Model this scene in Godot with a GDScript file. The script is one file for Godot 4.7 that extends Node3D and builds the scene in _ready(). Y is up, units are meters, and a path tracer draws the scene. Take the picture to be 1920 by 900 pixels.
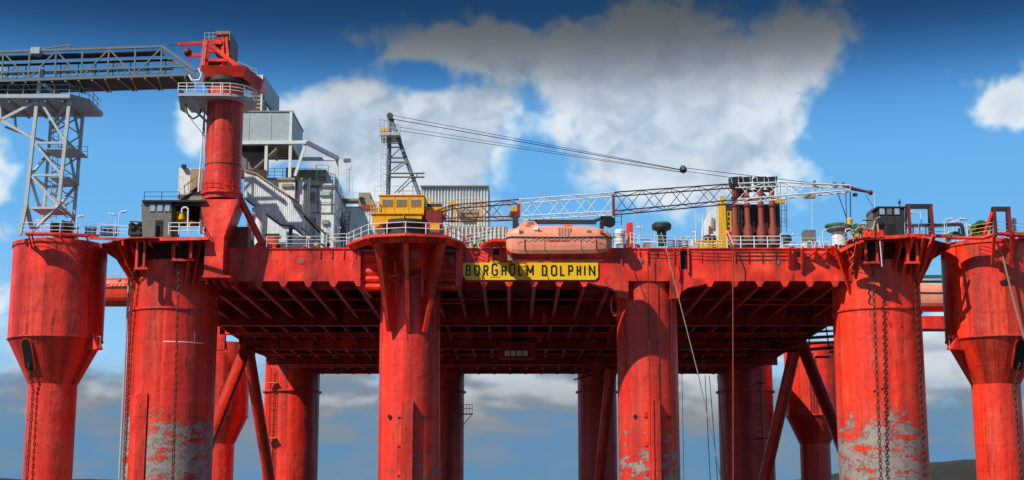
extends Node3D

# ------------------------------------------------------------------ lens
const FOCAL := 2750.0                       # focal length in pixels of a 1920 x 900 picture
const EYE := 6.0                            # height of the eye above the sea
const TILT := 0.18829                       # the camera looks up by this angle
const DECK := 34.3                          # top of the main deck
const KEEL := 30.84                         # underside of the main deck
const FRONT := 153.6                        # distance of the front plating

var M := {}                                 # materials
var unit_tube: ArrayMesh
var unit_box: BoxMesh
var unit_pole: ArrayMesh
var used := {}

# a place in the yard: picture direction taken out to the distance d along the ground
func at(px: float, py: float, d: float) -> Vector3:
	var ry := 450.0 - py
	var s := d / (FOCAL * cos(TILT) - ry * sin(TILT))
	return Vector3((px - 960.0) * s, EYE + (ry * cos(TILT) + FOCAL * sin(TILT)) * s, -d)

# ------------------------------------------------------------------ mesh building
class MB:
	var v := PackedVector3Array()
	var n := PackedVector3Array()
	var uv := PackedVector2Array()

	func tri(a: Vector3, b: Vector3, c: Vector3, na: Vector3, nb: Vector3, nc: Vector3, ua: Vector2, ub: Vector2, uc: Vector2) -> void:
		var g := (b - a).cross(c - a)
		if g.dot(na + nb + nc) > 0.0:
			v.append(a); v.append(c); v.append(b)
			n.append(na); n.append(nc); n.append(nb)
			uv.append(ua); uv.append(uc); uv.append(ub)
		else:
			v.append(a); v.append(b); v.append(c)
			n.append(na); n.append(nb); n.append(nc)
			uv.append(ua); uv.append(ub); uv.append(uc)

	func flat(p: Vector3, m: Vector3) -> Vector2:
		var a := m.abs()
		if a.y > a.x and a.y > a.z:
			return Vector2(p.x, p.z)
		if a.x > a.z:
			return Vector2(p.z, -p.y)
		return Vector2(p.x, -p.y)

	func face(a: Vector3, b: Vector3, c: Vector3, m: Vector3) -> void:
		tri(a, b, c, m, m, m, flat(a, m), flat(b, m), flat(c, m))

	func quad(a: Vector3, b: Vector3, c: Vector3, d: Vector3, out: Vector3) -> void:
		var m := (b - a).cross(c - a)
		if m.length() < 1e-9:
			m = (c - a).cross(d - a)
		m = m.normalized()
		if m.dot(out) < 0.0:
			m = -m
		face(a, b, c, m)
		face(a, c, d, m)

	func hexa(p: Array) -> void:             # eight corners: 0-3 one face, 4-7 the face opposite
		var mid := Vector3.ZERO
		for q in p:
			mid += q / 8.0
		for f in [[0, 1, 2, 3], [4, 5, 6, 7], [0, 1, 5, 4], [1, 2, 6, 5], [2, 3, 7, 6], [3, 0, 4, 7]]:
			var c: Vector3 = (p[f[0]] + p[f[1]] + p[f[2]] + p[f[3]]) / 4.0
			quad(p[f[0]], p[f[1]], p[f[2]], p[f[3]], c - mid)

	func box(lo: Vector3, hi: Vector3) -> void:
		hexa([Vector3(lo.x, lo.y, lo.z), Vector3(hi.x, lo.y, lo.z), Vector3(hi.x, hi.y, lo.z), Vector3(lo.x, hi.y, lo.z),
			Vector3(lo.x, lo.y, hi.z), Vector3(hi.x, lo.y, hi.z), Vector3(hi.x, hi.y, hi.z), Vector3(lo.x, hi.y, hi.z)])

	func beam(a: Vector3, b: Vector3, w: float, h: float, up := Vector3.UP) -> void:
		var f := (b - a).normalized()
		if absf(f.dot(up)) > 0.98:
			up = Vector3(0, 0, 1)
		var s := f.cross(up).normalized() * w * 0.5
		var u := s.cross(f).normalized() * h * 0.5
		hexa([a - s - u, a + s - u, a + s + u, a - s + u, b - s - u, b + s - u, b + s + u, b - s + u])

	func tube(a: Vector3, b: Vector3, r0: float, r1: float, seg := 10, caps := true) -> void:
		var f := (b - a).normalized()
		var s := f.cross(Vector3.UP if absf(f.y) < 0.9 else Vector3.RIGHT).normalized()
		var u := s.cross(f)
		var l := (b - a).length()
		for k in seg:
			var t0 := TAU * k / seg
			var t1 := TAU * (k + 1) / seg
			var d0 := s * cos(t0) + u * sin(t0)
			var d1 := s * cos(t1) + u * sin(t1)
			var u0 := Vector2(t0 * r0, 0)
			var u1 := Vector2(t1 * r0, 0)
			tri(a + d0 * r0, a + d1 * r0, b + d1 * r1, d0, d1, d1, u0, u1, u1 + Vector2(0, l))
			tri(a + d0 * r0, b + d1 * r1, b + d0 * r1, d0, d1, d0, u0, u1 + Vector2(0, l), u0 + Vector2(0, l))
			if caps:
				face(a, a + d0 * r0, a + d1 * r0, -f)
				face(b, b + d0 * r1, b + d1 * r1, f)

	func lathe(base: Vector3, prof: Array, seg := 48, from := 0.0, to := TAU) -> void:   # prof: Vector2(radius, height)
		for i in prof.size() - 1:
			var p: Vector2 = prof[i]
			var q: Vector2 = prof[i + 1]
			var m := Vector2(q.y - p.y, p.x - q.x).normalized()
			for k in seg:
				var t0 := from + (to - from) * k / seg
				var t1 := from + (to - from) * (k + 1) / seg
				var d0 := Vector3(sin(t0), 0, cos(t0))
				var d1 := Vector3(sin(t1), 0, cos(t1))
				var n0 := Vector3(d0.x * m.x, m.y, d0.z * m.x)
				var n1 := Vector3(d1.x * m.x, m.y, d1.z * m.x)
				var a := base + d0 * p.x + Vector3(0, p.y, 0)
				var b := base + d1 * p.x + Vector3(0, p.y, 0)
				var c := base + d1 * q.x + Vector3(0, q.y, 0)
				var d := base + d0 * q.x + Vector3(0, q.y, 0)
				var r := maxf(p.x, q.x)
				var ua := Vector2(t0 * r + base.x, -base.y - p.y)
				var ub := Vector2(t1 * r + base.x, -base.y - p.y)
				var uc := Vector2(t1 * r + base.x, -base.y - q.y)
				var ud := Vector2(t0 * r + base.x, -base.y - q.y)
				if p.x > 1e-5:
					tri(a, b, c, n0, n1, n1, ua, ub, uc)
				if q.x > 1e-5:
					tri(a, c, d, n0, n1, n0, ua, uc, ud)

	func prism(poly: PackedVector2Array, o: Vector3, ex: Vector3, ey: Vector3, ez: Vector3) -> void:   # polygon in the plane ex, ey, as deep as ez
		var idx := Geometry2D.triangulate_polygon(poly)
		var f := ez.normalized()
		for k in range(0, idx.size(), 3):
			var a := o + ex * poly[idx[k]].x + ey * poly[idx[k]].y
			var b := o + ex * poly[idx[k + 1]].x + ey * poly[idx[k + 1]].y
			var c := o + ex * poly[idx[k + 2]].x + ey * poly[idx[k + 2]].y
			face(a, b, c, -f)
			face(a + ez, b + ez, c + ez, f)
		var turn := -1.0 if Geometry2D.is_polygon_clockwise(poly) else 1.0
		for k in poly.size():
			var p := poly[k]
			var q := poly[(k + 1) % poly.size()]
			var e := (q - p) * turn
			var out := ex * e.y - ey * e.x
			var a := o + ex * p.x + ey * p.y
			var b := o + ex * q.x + ey * q.y
			quad(a, b, b + ez, a + ez, out)

	func sweep(pts: Array, r: float, seg := 7) -> void:
		for i in pts.size() - 1:
			tube(pts[i], pts[i + 1], r, r, seg, i == 0 or i == pts.size() - 2)

	func ball(c: Vector3, r: float, seg := 10) -> void:
		var rows := seg / 2 + 1
		for i in rows:
			for k in seg:
				var q := []
				for e in [[i, k], [i, k + 1], [i + 1, k + 1], [i + 1, k]]:
					var la: float = -PI / 2 + PI * e[0] / rows
					var lo: float = TAU * e[1] / seg
					q.append(Vector3(cos(la) * cos(lo), sin(la), cos(la) * sin(lo)))
				tri(c + q[0] * r, c + q[1] * r, c + q[2] * r, q[0], q[1], q[2], Vector2.ZERO, Vector2.ZERO, Vector2.ZERO)
				tri(c + q[0] * r, c + q[2] * r, c + q[3] * r, q[0], q[2], q[3], Vector2.ZERO, Vector2.ZERO, Vector2.ZERO)

	func mesh(off: Vector3) -> ArrayMesh:
		var a := []
		a.resize(Mesh.ARRAY_MAX)
		var w := v.duplicate()
		for k in w.size():
			w[k] -= off
		a[Mesh.ARRAY_VERTEX] = w
		a[Mesh.ARRAY_NORMAL] = n
		a[Mesh.ARRAY_TEX_UV] = uv
		var m := ArrayMesh.new()
		m.add_surface_from_arrays(Mesh.PRIMITIVE_TRIANGLES, a)
		return m

# ------------------------------------------------------------------ things and parts
func numbered(called: String) -> String:
	var k: int = used.get(called, 0)
	used[called] = k + 1
	return called if k == 0 else "%s_%03d" % [called, k]

func tag(o: Node, label: String, category: String, group := "") -> void:
	o.set_meta("label", label)
	o.set_meta("category", category)
	if group:
		o.set_meta("group", group)

func thing(called: String, label: String, category: String, where: Vector3, group := "") -> Node3D:
	var o := Node3D.new()
	o.name = numbered(called)
	add_child(o)
	o.position = where
	tag(o, label, category, group)
	return o

func part(p: Node3D, called: String, b: MB, m: Material, label := "") -> MeshInstance3D:
	var o := MeshInstance3D.new()
	o.name = called
	o.mesh = b.mesh(p.global_position if p != self else Vector3.ZERO)
	o.material_override = m
	p.add_child(o, true)
	if label:
		o.set_meta("label", label)
	return o

func stuff(o: Node) -> void:
	o.set_meta("kind", "stuff")

func solo(called: String, b: MB, m: Material, label: String, category: String, group := "") -> MeshInstance3D:   # a thing that is one mesh
	var o := MeshInstance3D.new()
	o.name = numbered(called)
	var lo := b.v[0]
	var hi := b.v[0]
	for q in b.v:
		lo = lo.min(q)
		hi = hi.max(q)
	var base := Vector3((lo.x + hi.x) / 2, lo.y, (lo.z + hi.z) / 2)
	o.mesh = b.mesh(base)
	o.material_override = m
	add_child(o)
	o.position = base
	tag(o, label, category, group)
	return o

func struct(called: String, b: MB, m: Material) -> MeshInstance3D:
	var o := part(self, called, b, m)
	o.set_meta("kind", "structure")
	return o

# a round or square bar that shares one mesh with all the others
func bar(p: Node3D, called: String, a: Vector3, b: Vector3, r: float, m: Material, mesh: Mesh = null) -> MeshInstance3D:
	var o := MeshInstance3D.new()
	o.name = called
	o.mesh = unit_tube if mesh == null else mesh
	o.material_override = m
	var f := b - a
	var l := f.length()
	f /= l
	var s := f.cross(Vector3.UP if absf(f.y) < 0.95 else Vector3.BACK).normalized()
	var u := s.cross(f)
	p.add_child(o, true)
	o.transform = Transform3D(Basis(s * r, f * l, u * r), (a + b) / 2 - p.global_position)
	return o

func sbar(p: Node3D, called: String, a: Vector3, b: Vector3, r: float, m: Material) -> MeshInstance3D:
	return bar(p, called, a, b, r, m, unit_box)

func slab(p: Node3D, called: String, lo: Vector3, hi: Vector3, m: Material) -> MeshInstance3D:
	var b := MB.new()
	b.box(lo.min(hi), lo.max(hi))
	return part(p, called, b, m)

# a box whose front lies at distance d between two corners of the picture
func pbox(p: Node3D, called: String, x0: float, y0: float, x1: float, y1: float, d: float, deep: float, m: Material) -> MeshInstance3D:
	var mx := (x0 + x1) / 2
	var my := (y0 + y1) / 2
	var a := at(x0, my, d)
	var c := at(x1, my, d)
	var t := at(mx, y0, d)
	var l := at(mx, y1, d)
	return slab(p, called, Vector3(a.x, l.y, -d - deep), Vector3(c.x, t.y, -d), m)

func copy(o: Node3D, where: Vector3, label: String, turn := 0.0) -> Node3D:
	var c: Node3D = o.duplicate()
	c.name = numbered(str(o.name).rstrip("0123456789").trim_suffix("_"))
	add_child(c)
	c.position = where
	c.rotation.y = o.rotation.y + turn
	c.set_meta("label", label)
	return c

func railing(label: String, pts: Array, h: float, m: Material, group := "railings along the deck edge", gap := 2.0, rails := 3, r := 0.03) -> Node3D:
	var o := thing("railing", label, "railing", pts[0], group)
	for i in pts.size() - 1:
		var a: Vector3 = pts[i]
		var b: Vector3 = pts[i + 1]
		for k in rails:
			var up := Vector3(0, h * (k + 1) / rails, 0)
			bar(o, "rail", a + up, b + up, r, m)
		var n := maxi(1, roundi((b - a).length() / gap))
		for k in n + (1 if i == pts.size() - 2 else 0):
			var q := a.lerp(b, float(k) / n)
			bar(o, "post", q, q + Vector3(0, h, 0), r * 1.25, m)
	return o

func ladder(p: Node3D, a: Vector3, b: Vector3, w: float, m: Material, side := Vector3.RIGHT, cage := false, step := 0.45) -> void:
	var s := side.normalized() * w / 2
	bar(p, "ladder_stile", a - s, b - s, 0.04, m)
	bar(p, "ladder_stile", a + s, b + s, 0.04, m)
	var n := int((b - a).length() / step)
	var st := MB.new()
	for k in n:
		var q := a.lerp(b, (k + 0.5) / n)
		st.tube(q - s, q + s, 0.025, 0.025, 5, false)
	stuff(part(p, "ladder_rungs", st, m))
	if cage:
		var out := side.normalized().cross((b - a).normalized())
		if out.z < 0:
			out = -out
		var hoops := int((b - a).length() / 1.1)
		for k in range(1, hoops + 1):
			var q := a.lerp(b, float(k) / hoops)
			var pts := []
			for e in 7:
				var t := PI * e / 6.0
				pts.append(q + s * 1.25 * cos(t) + out * 0.7 * sin(t))
			var hb := MB.new()
			hb.sweep(pts, 0.03, 5)
			part(p, "cage_hoop", hb, m)
		for e in [1, 3, 5]:
			var t: float = PI * e / 6.0
			var off := s * 1.25 * cos(t) + out * 0.7 * sin(t)
			bar(p, "cage_strap", a + off + (b - a) * 0.1, b + off, 0.025, m)

# four chords and zigzag lacing between a list of frames [centre, half width, half height]; dirs: across and up
func lattice(p: Node3D, frames: Array, across: Vector3, up: Vector3, rc: float, rb: float, m: Material) -> void:
	var cs := []
	for f in frames:
		var c: Vector3 = f[0]
		var a: Vector3 = across * f[1]
		var u: Vector3 = up * f[2]
		cs.append([c - a - u, c + a - u, c + a + u, c - a + u])
	for i in cs.size() - 1:
		for k in 4:
			bar(p, "chord", cs[i][k], cs[i + 1][k], rc, m)
			var k2: int = (k + 1) % 4
			if (i + k) % 2 == 0:
				bar(p, "lacing", cs[i][k], cs[i + 1][k2], rb, m)
			else:
				bar(p, "lacing", cs[i][k2], cs[i + 1][k], rb, m)
	for i in [0, cs.size() - 1]:
		for k in 4:
			bar(p, "lacing", cs[i][k], cs[i][(k + 1) % 4], rb, m)

func lamp_post(label: String, foot: Vector3, h: float, reach: Vector3) -> Node3D:
	var o := thing("lamp_post", label, "lamp post", foot, "deck lamp posts")
	bar(o, "pole", foot, foot + Vector3(0, h, 0), 0.05, M.white)
	var hd := foot + Vector3(0, h, 0) + reach
	bar(o, "arm", foot + Vector3(0, h - 0.1, 0), hd, 0.04, M.white)
	var b := MB.new()
	b.beam(hd - reach.normalized() * 0.1, hd + reach.normalized() * 0.55, 0.32, 0.16)
	var head := part(o, "lamp_head", b, M.white)
	var g := MB.new()
	g.beam(hd + Vector3(0, -0.1, 0), hd + reach.normalized() * 0.45 + Vector3(0, -0.1, 0), 0.24, 0.04)
	part(head, "lens", g, M.glass)
	return o

# ------------------------------------------------------------------ materials
func noise(seed_: int, freq: float, oct := 4) -> FastNoiseLite:
	var f := FastNoiseLite.new()
	f.seed = seed_
	f.noise_type = FastNoiseLite.TYPE_SIMPLEX_SMOOTH
	f.frequency = freq
	f.fractal_octaves = oct
	return f

var N_FINE: PackedByteArray
var N_BIG: PackedByteArray
var N_STREAK: PackedByteArray
var N_RUN: PackedByteArray
var N_BAND: PackedByteArray
const TS := 512

func noises() -> void:
	N_FINE = noise(3, 0.05, 4).get_seamless_image(TS, TS).get_data()
	N_BIG = noise(5, 0.009, 4).get_seamless_image(TS, TS).get_data()
	var s := noise(8, 0.035, 3).get_seamless_image(TS, TS)
	s = noise(8, 0.045, 4).get_seamless_image(TS, 32)
	s.resize(TS, TS, Image.INTERPOLATE_CUBIC)
	N_STREAK = s.get_data()
	var r := noise(21, 0.11, 2).get_seamless_image(TS, 64)
	r.resize(TS, TS, Image.INTERPOLATE_CUBIC)
	N_RUN = r.get_data()
	var bd := noise(27, 0.016, 3).get_seamless_image(TS, 16)
	bd.resize(TS, TS, Image.INTERPOLATE_CUBIC)
	N_BAND = bd.get_data()

# paint: base colour with faded patches, dirty streaks and rust runs
func paint(base: Color, faded: Color, fade: float, dirt: Color, dirty: float, rust: float, shift := 0, seams := false) -> ImageTexture:
	var data := PackedByteArray()
	data.resize(TS * TS * 3)
	var rc := Color(0.36, 0.17, 0.09)
	for y in TS:
		for x in TS:
			var i := y * TS + (x + shift) % TS
			var big := N_BIG[i] / 255.0
			var fine := N_FINE[i] / 255.0
			var st := N_STREAK[i] / 255.0
			var rn := N_RUN[(i + shift * 37) % (TS * TS)] / 255.0
			var c := base.lerp(faded, clampf((big * 0.55 + st * 0.45 - 0.42) * 2.6, 0, 1) * fade)
			c = c.lerp(dirt, clampf((st * 0.6 + fine * 0.25 + rn * 0.25 - 0.62) * 4.0, 0, 1) * dirty)
			c = c.lerp(rc, smoothstep(0.70, 0.86, rn * 0.72 + fine * 0.33) * smoothstep(0.4, 0.62, big) * rust)
			var k := 0.95 + 0.1 * fine
			if seams:                            # broad weathered bands, and the lines where plates are welded
				k *= 0.72 + 0.5 * N_BAND[i] / 255.0
				var sx := (x + (int(y / 64) % 2) * 64) % 128
				if y % 64 < 1 or sx < 1:
					k *= 0.80 + 0.12 * fine
				elif y % 64 < 9 and rn > 0.62:      # drips below a seam
					k *= 0.92
			var j := (y * TS + x) * 3
			data[j] = int(clampf(c.r * k, 0, 1) * 255)
			data[j + 1] = int(clampf(c.g * k, 0, 1) * 255)
			data[j + 2] = int(clampf(c.b * k, 0, 1) * 255)
	var im := Image.create_from_data(TS, TS, false, Image.FORMAT_RGB8, data)
	im.generate_mipmaps()
	return ImageTexture.create_from_image(im)

var dents: ImageTexture
func make_dents() -> void:                   # welded plates: buckled a little, with the seams a shade proud
	var im := Image.create(TS, TS, false, Image.FORMAT_L8)
	var row := 64
	var col := 128
	for y in TS:
		for x in TS:
			var h := 0.5 + (N_BIG[y * TS + x] / 255.0 - 0.5) * 0.45 + (N_FINE[y * TS + x] / 255.0 - 0.5) * 0.02
			var sx := (x + (int(y / row) % 2) * 64) % col
			if y % row < 1 or sx < 1:
				h += 0.03
			h += 0.035 * sin(PI * (y % row) / row) * sin(PI * sx / col)
			im.set_pixel(x, y, Color(h, h, h))
	im.bump_map_to_normal_map(9.0)
	dents = ImageTexture.create_from_image(im)

func plated(tex: Texture2D, size: float, rough: float, tint := Color.WHITE, dent := 0.0, metal := 0.0) -> StandardMaterial3D:
	var m := StandardMaterial3D.new()
	m.albedo_texture = tex
	m.albedo_color = tint
	m.uv1_scale = Vector3(1 / size, 1 / size, 1)
	m.roughness = rough
	m.metallic = metal
	if dent > 0:
		m.normal_enabled = true
		m.normal_texture = dents
		m.normal_scale = dent
	m.cull_mode = BaseMaterial3D.CULL_DISABLED
	return m

func plain(c: Color, rough := 0.6, metal := 0.0) -> StandardMaterial3D:
	var m := StandardMaterial3D.new()
	m.albedo_color = c
	m.roughness = rough
	m.metallic = metal
	m.cull_mode = BaseMaterial3D.CULL_DISABLED
	return m

# plain paint with world-wide wear, for bars that share one stretched mesh
func worn(tex: Texture2D, size: float, rough: float, tint := Color.WHITE) -> StandardMaterial3D:
	var m := plated(tex, size, rough, tint)
	m.uv1_triplanar = true
	m.uv1_world_triplanar = true
	m.uv1_scale = Vector3.ONE / size
	return m

# the scraped band near the waterline: red flaking off a grey primer, ragged at the top
func scraped(seed_: int, top: float, much: float, radius: float, cx: float, paint_: StandardMaterial3D) -> ImageTexture:
	var w := 1024
	var h := 512
	var a := noise(seed_, 0.011, 5)
	var b := noise(seed_ + 1, 0.05, 3)
	var e := noise(seed_ + 2, 0.006, 3)
	var flake := FastNoiseLite.new()             # paint comes off in angular flakes
	flake.seed = seed_ + 3
	flake.noise_type = FastNoiseLite.TYPE_CELLULAR
	flake.cellular_return_type = FastNoiseLite.RETURN_CELL_VALUE
	flake.cellular_distance_function = FastNoiseLite.DISTANCE_MANHATTAN
	flake.frequency = 0.055
	var src := paint_.albedo_texture.get_image()
	var im := Image.create(w, h, false, Image.FORMAT_RGB8)
	var bias := lerpf(-0.42, 0.30, much)
	for y in h:
		var up := 1.0 - float(y) / h               # 0 at the foot, 1 at the top of the band
		var iy := posmod(int(-(up * 22.0 - 4.0) / 22.0 * TS), TS)
		for x in w:
			var t := float(x) / w - 0.5
			var ix := posmod(int(((t if t >= 0 else t + 1.0) * TAU * radius + cx) / 22.0 * TS), TS)
			var red := src.get_pixel(ix, iy)
			if up < top + 0.12:
				var ring := Vector3(cos(TAU * t), 0, sin(TAU * t)) * 160.0
				var q := Vector3(ring.x, y * 1.5, ring.z)
				var grain := b.get_noise_3dv(q * 2.0)
				var fl := flake.get_noise_3dv(Vector3(q.x * 0.8, q.y * 1.1, q.z * 0.8) + Vector3(grain, grain, grain) * 7.0)
				var edge := top + 0.10 * e.get_noise_3dv(Vector3(ring.x * 2.4, y * 0.2, ring.z * 2.4)) + 0.035 * fl + 0.03 * grain
				var s := a.get_noise_3dv(Vector3(q.x * 0.8, q.y * 2.2, q.z * 0.8)) + 0.28 * b.get_noise_3dv(Vector3(q.x, q.y * 2.2, q.z)) + 0.24 * fl + 0.10 * grain
				s += bias - 0.28 * smoothstep(0.16, 0.0, edge - up)
				var bare := smoothstep(-0.015, 0.015, s) * smoothstep(0.004, -0.004, up - edge)
				var grey := Color(0.61, 0.605, 0.60).lerp(Color(0.44, 0.40, 0.39), clampf(0.45 + 1.1 * grain - 0.6 * s + 0.9 * a.get_noise_3dv(q * 2.4), 0, 1))
				red = red.lerp(Color(0.42, 0.10, 0.07), 0.45 * smoothstep(-0.13, -0.01, s) * smoothstep(0.03, -0.01, up - edge))
				red = red.lerp(grey, bare * (0.9 if much > 0.5 else 0.55))
			im.set_pixel(x, y, red)
	im.generate_mipmaps()
	return ImageTexture.create_from_image(im)

func materials() -> void:
	noises()
	make_dents()
	var hull := paint(Color(0.87, 0.18, 0.115), Color(0.88, 0.33, 0.235), 0.7, Color(0.52, 0.08, 0.06), 0.65, 0.5, 0, true)
	var hull2 := paint(Color(0.89, 0.20, 0.11), Color(0.90, 0.37, 0.25), 0.7, Color(0.60, 0.11, 0.07), 0.65, 0.5, 211, true)
	var white_t := paint(Color(0.84, 0.88, 0.91), Color(0.76, 0.81, 0.85), 0.5, Color(0.64, 0.61, 0.56), 0.6, 0.9, 77)
	var grey_t := paint(Color(0.62, 0.69, 0.74), Color(0.70, 0.77, 0.82), 0.6, Color(0.52, 0.52, 0.51), 0.5, 0.4, 130)
	var dark_t := paint(Color(0.16, 0.17, 0.18), Color(0.25, 0.26, 0.27), 0.6, Color(0.10, 0.09, 0.08), 0.6, 0.5, 30)
	var yellow_t := paint(Color(0.86, 0.66, 0.04), Color(0.84, 0.69, 0.16), 0.5, Color(0.58, 0.42, 0.06), 0.6, 0.6, 190)
	M.hull = plated(hull, 22.0, 0.42, Color.WHITE, 0.6)
	M.hull_bright = plated(hull2, 22.0, 0.42, Color.WHITE, 0.6)  # lighter, more orange hull: stronger sunlight put into the paint
	M.hull_flat = plated(hull, 14.0, 0.5)
	M.under = plated(hull, 18.0, 0.6, Color(0.78, 0.73, 0.73))  # hull red darkened for undersides, shade put into the tint
	M.hull_shaded = plated(hull, 9.0, 0.8, Color(0.22, 0.25, 0.28))  # hull red tinted near black, deep shade put into the colour
	M.red_bar = worn(hull, 9.0, 0.5)
	M.stack_red = plated(paint(Color(0.56, 0.23, 0.18), Color(0.62, 0.33, 0.27), 0.6, Color(0.34, 0.13, 0.09), 0.8, 0.9, 60), 6.0, 0.6)
	M.maroon = worn(hull, 5.0, 0.55, Color(0.52, 0.55, 0.6))
	M.white_wall = plated(white_t, 9.0, 0.55)
	M.white = worn(white_t, 4.0, 0.5)
	M.grey_wall = plated(grey_t, 9.0, 0.5)
	M.grey = worn(grey_t, 5.0, 0.5)
	M.tower = worn(white_t, 4.0, 0.5, Color(0.84, 0.85, 0.86))
	M.boom = worn(grey_t, 5.0, 0.55, Color(0.62, 0.64, 0.66))
	M.boom_inner = worn(hull, 5.0, 0.6, Color(0.42, 0.45, 0.5))
	M.boom_rust = worn(hull, 5.0, 0.6, Color(0.34, 0.55, 0.62))
	M.cabin = plated(paint(Color(0.42, 0.42, 0.42), Color(0.52, 0.52, 0.51), 0.6, Color(0.24, 0.23, 0.22), 0.8, 0.8, 14), 6.0, 0.6)
	M.dark_wall = plated(dark_t, 6.0, 0.55)
	M.dark = worn(dark_t, 4.0, 0.55)
	M.yellow_wall = plated(yellow_t, 7.0, 0.45)
	M.yellow = worn(yellow_t, 4.0, 0.5)
	M.salmon = plated(paint(Color(0.91, 0.55, 0.45), Color(0.92, 0.66, 0.57), 0.8, Color(0.76, 0.36, 0.26), 0.6, 0.3, 99), 8.0, 0.5)
	M.orange = plated(paint(Color(0.86, 0.22, 0.08), Color(0.86, 0.32, 0.16), 0.6, Color(0.6, 0.15, 0.08), 0.4, 0.1, 140), 8.0, 0.4)
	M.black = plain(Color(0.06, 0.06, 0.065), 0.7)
	M.rope = plain(Color(0.74, 0.73, 0.68), 0.8)
	M.wire = plain(Color(0.15, 0.17, 0.20), 0.5, 0.4)
	M.rust = plain(Color(0.33, 0.19, 0.12), 0.85)
	M.chain = worn(paint(Color(0.30, 0.19, 0.15), Color(0.45, 0.32, 0.26), 0.7, Color(0.12, 0.09, 0.08), 0.8, 0.8, 44), 3.0, 0.75)
	M.green = plain(Color(0.16, 0.42, 0.28), 0.5)
	M.blue = plain(Color(0.18, 0.34, 0.48), 0.5)
	M.glass = plain(Color(0.30, 0.40, 0.50), 0.08, 0.3)
	M.bright_glass = plain(Color(0.62, 0.70, 0.78), 0.1, 0.2)
	M.ink = plain(Color(0.05, 0.05, 0.06), 0.5)
	M.sign = plated(paint(Color(0.93, 0.76, 0.06), Color(0.91, 0.77, 0.18), 0.4, Color(0.78, 0.61, 0.06), 0.35, 0.25, 5), 9.0, 0.45)
	M.paper = plain(Color(0.92, 0.92, 0.91), 0.6)
	M.red = plain(Color(0.72, 0.10, 0.08), 0.5)
	M.tan = worn(paint(Color(0.60, 0.55, 0.46), Color(0.66, 0.62, 0.54), 0.5, Color(0.38, 0.31, 0.22), 0.6, 0.6, 8), 4.0, 0.6)
	M.tan_wall = plated(M.tan.albedo_texture, 6.0, 0.6)
	var sh := MB.new()
	sh.tube(Vector3(0, -0.5, 0), Vector3(0, 0.5, 0), 1, 1, 8)
	unit_tube = sh.mesh(Vector3.ZERO)
	unit_box = BoxMesh.new()
	unit_box.size = Vector3(2, 1, 2)

# ------------------------------------------------------------------ sky: blue air, white cumulus, greyer cloud and an added fade low down and overhead
var s_a: FastNoiseLite
var s_b: FastNoiseLite
var s_c: FastNoiseLite
# cumulus banks: bearing and height in degrees, half widths in degrees, thickness
const BANKS := [[-5.8, 15.2, 3.0, 1.5, 0.62], [-6.8, 13.6, 3.4, 1.8, 0.55], [-3.2, 13.4, 2.2, 1.7, 0.45], [-12.6, 15.0, 0.9, 1.6, 0.5], [-20.0, 13.8, 1.1, 1.8, 0.55], [-1.6, 15.6, 1.8, 1.2, 0.4],
	[5.0, 15.6, 4.6, 2.0, 0.66], [8.4, 14.6, 3.4, 1.9, 0.6], [2.0, 17.9, 4.8, 1.5, 0.6], [10.4, 17.9, 4.8, 1.6, 0.66], [-1.4, 14.2, 1.8, 1.8, 0.4], [4.2, 13.3, 2.4, 1.0, 0.45], [8.5, 13.2, 2.4, 0.8, 0.3], [19.2, 15.2, 1.9, 1.0, 0.68], [-7.2, 18.6, 1.0, 0.4, 0.25], [-3.6, 18.6, 2.2, 0.9, 0.3],
	[1.2, 13.3, 1.0, 1.4, -0.55], [0.9, 14.9, 0.7, 1.2, -0.2], [-2.6, 17.0, 1.8, 0.6, -0.42], [-4.2, 17.3, 1.2, 0.5, -0.3], [15.6, 12.4, 3.2, 3.6, -0.6], [13.6, 16.0, 1.2, 2.4, -0.35], [-16.0, 12.6, 2.6, 3.0, -0.5], [-15.0, 17.8, 4.6, 1.5, -0.5], [-9.6, 17.2, 2.2, 0.8, -0.5], [16.5, 17.9, 2.4, 1.2, -0.4],
	[0.4, 5.2, 2.4, 0.7, 0.35], [17.0, 6.4, 2.0, 1.6, 0.5], [-17.0, 4.6, 2.0, 1.0, 0.35], [-20.0, 8.0, 1.2, 1.2, 0.5], [-19.6, 10.4, 0.8, 0.4, 0.35], [-8.0, 5.0, 2.0, 0.8, 0.2], [7.2, 4.5, 1.6, 1.2, 0.4]]

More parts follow.
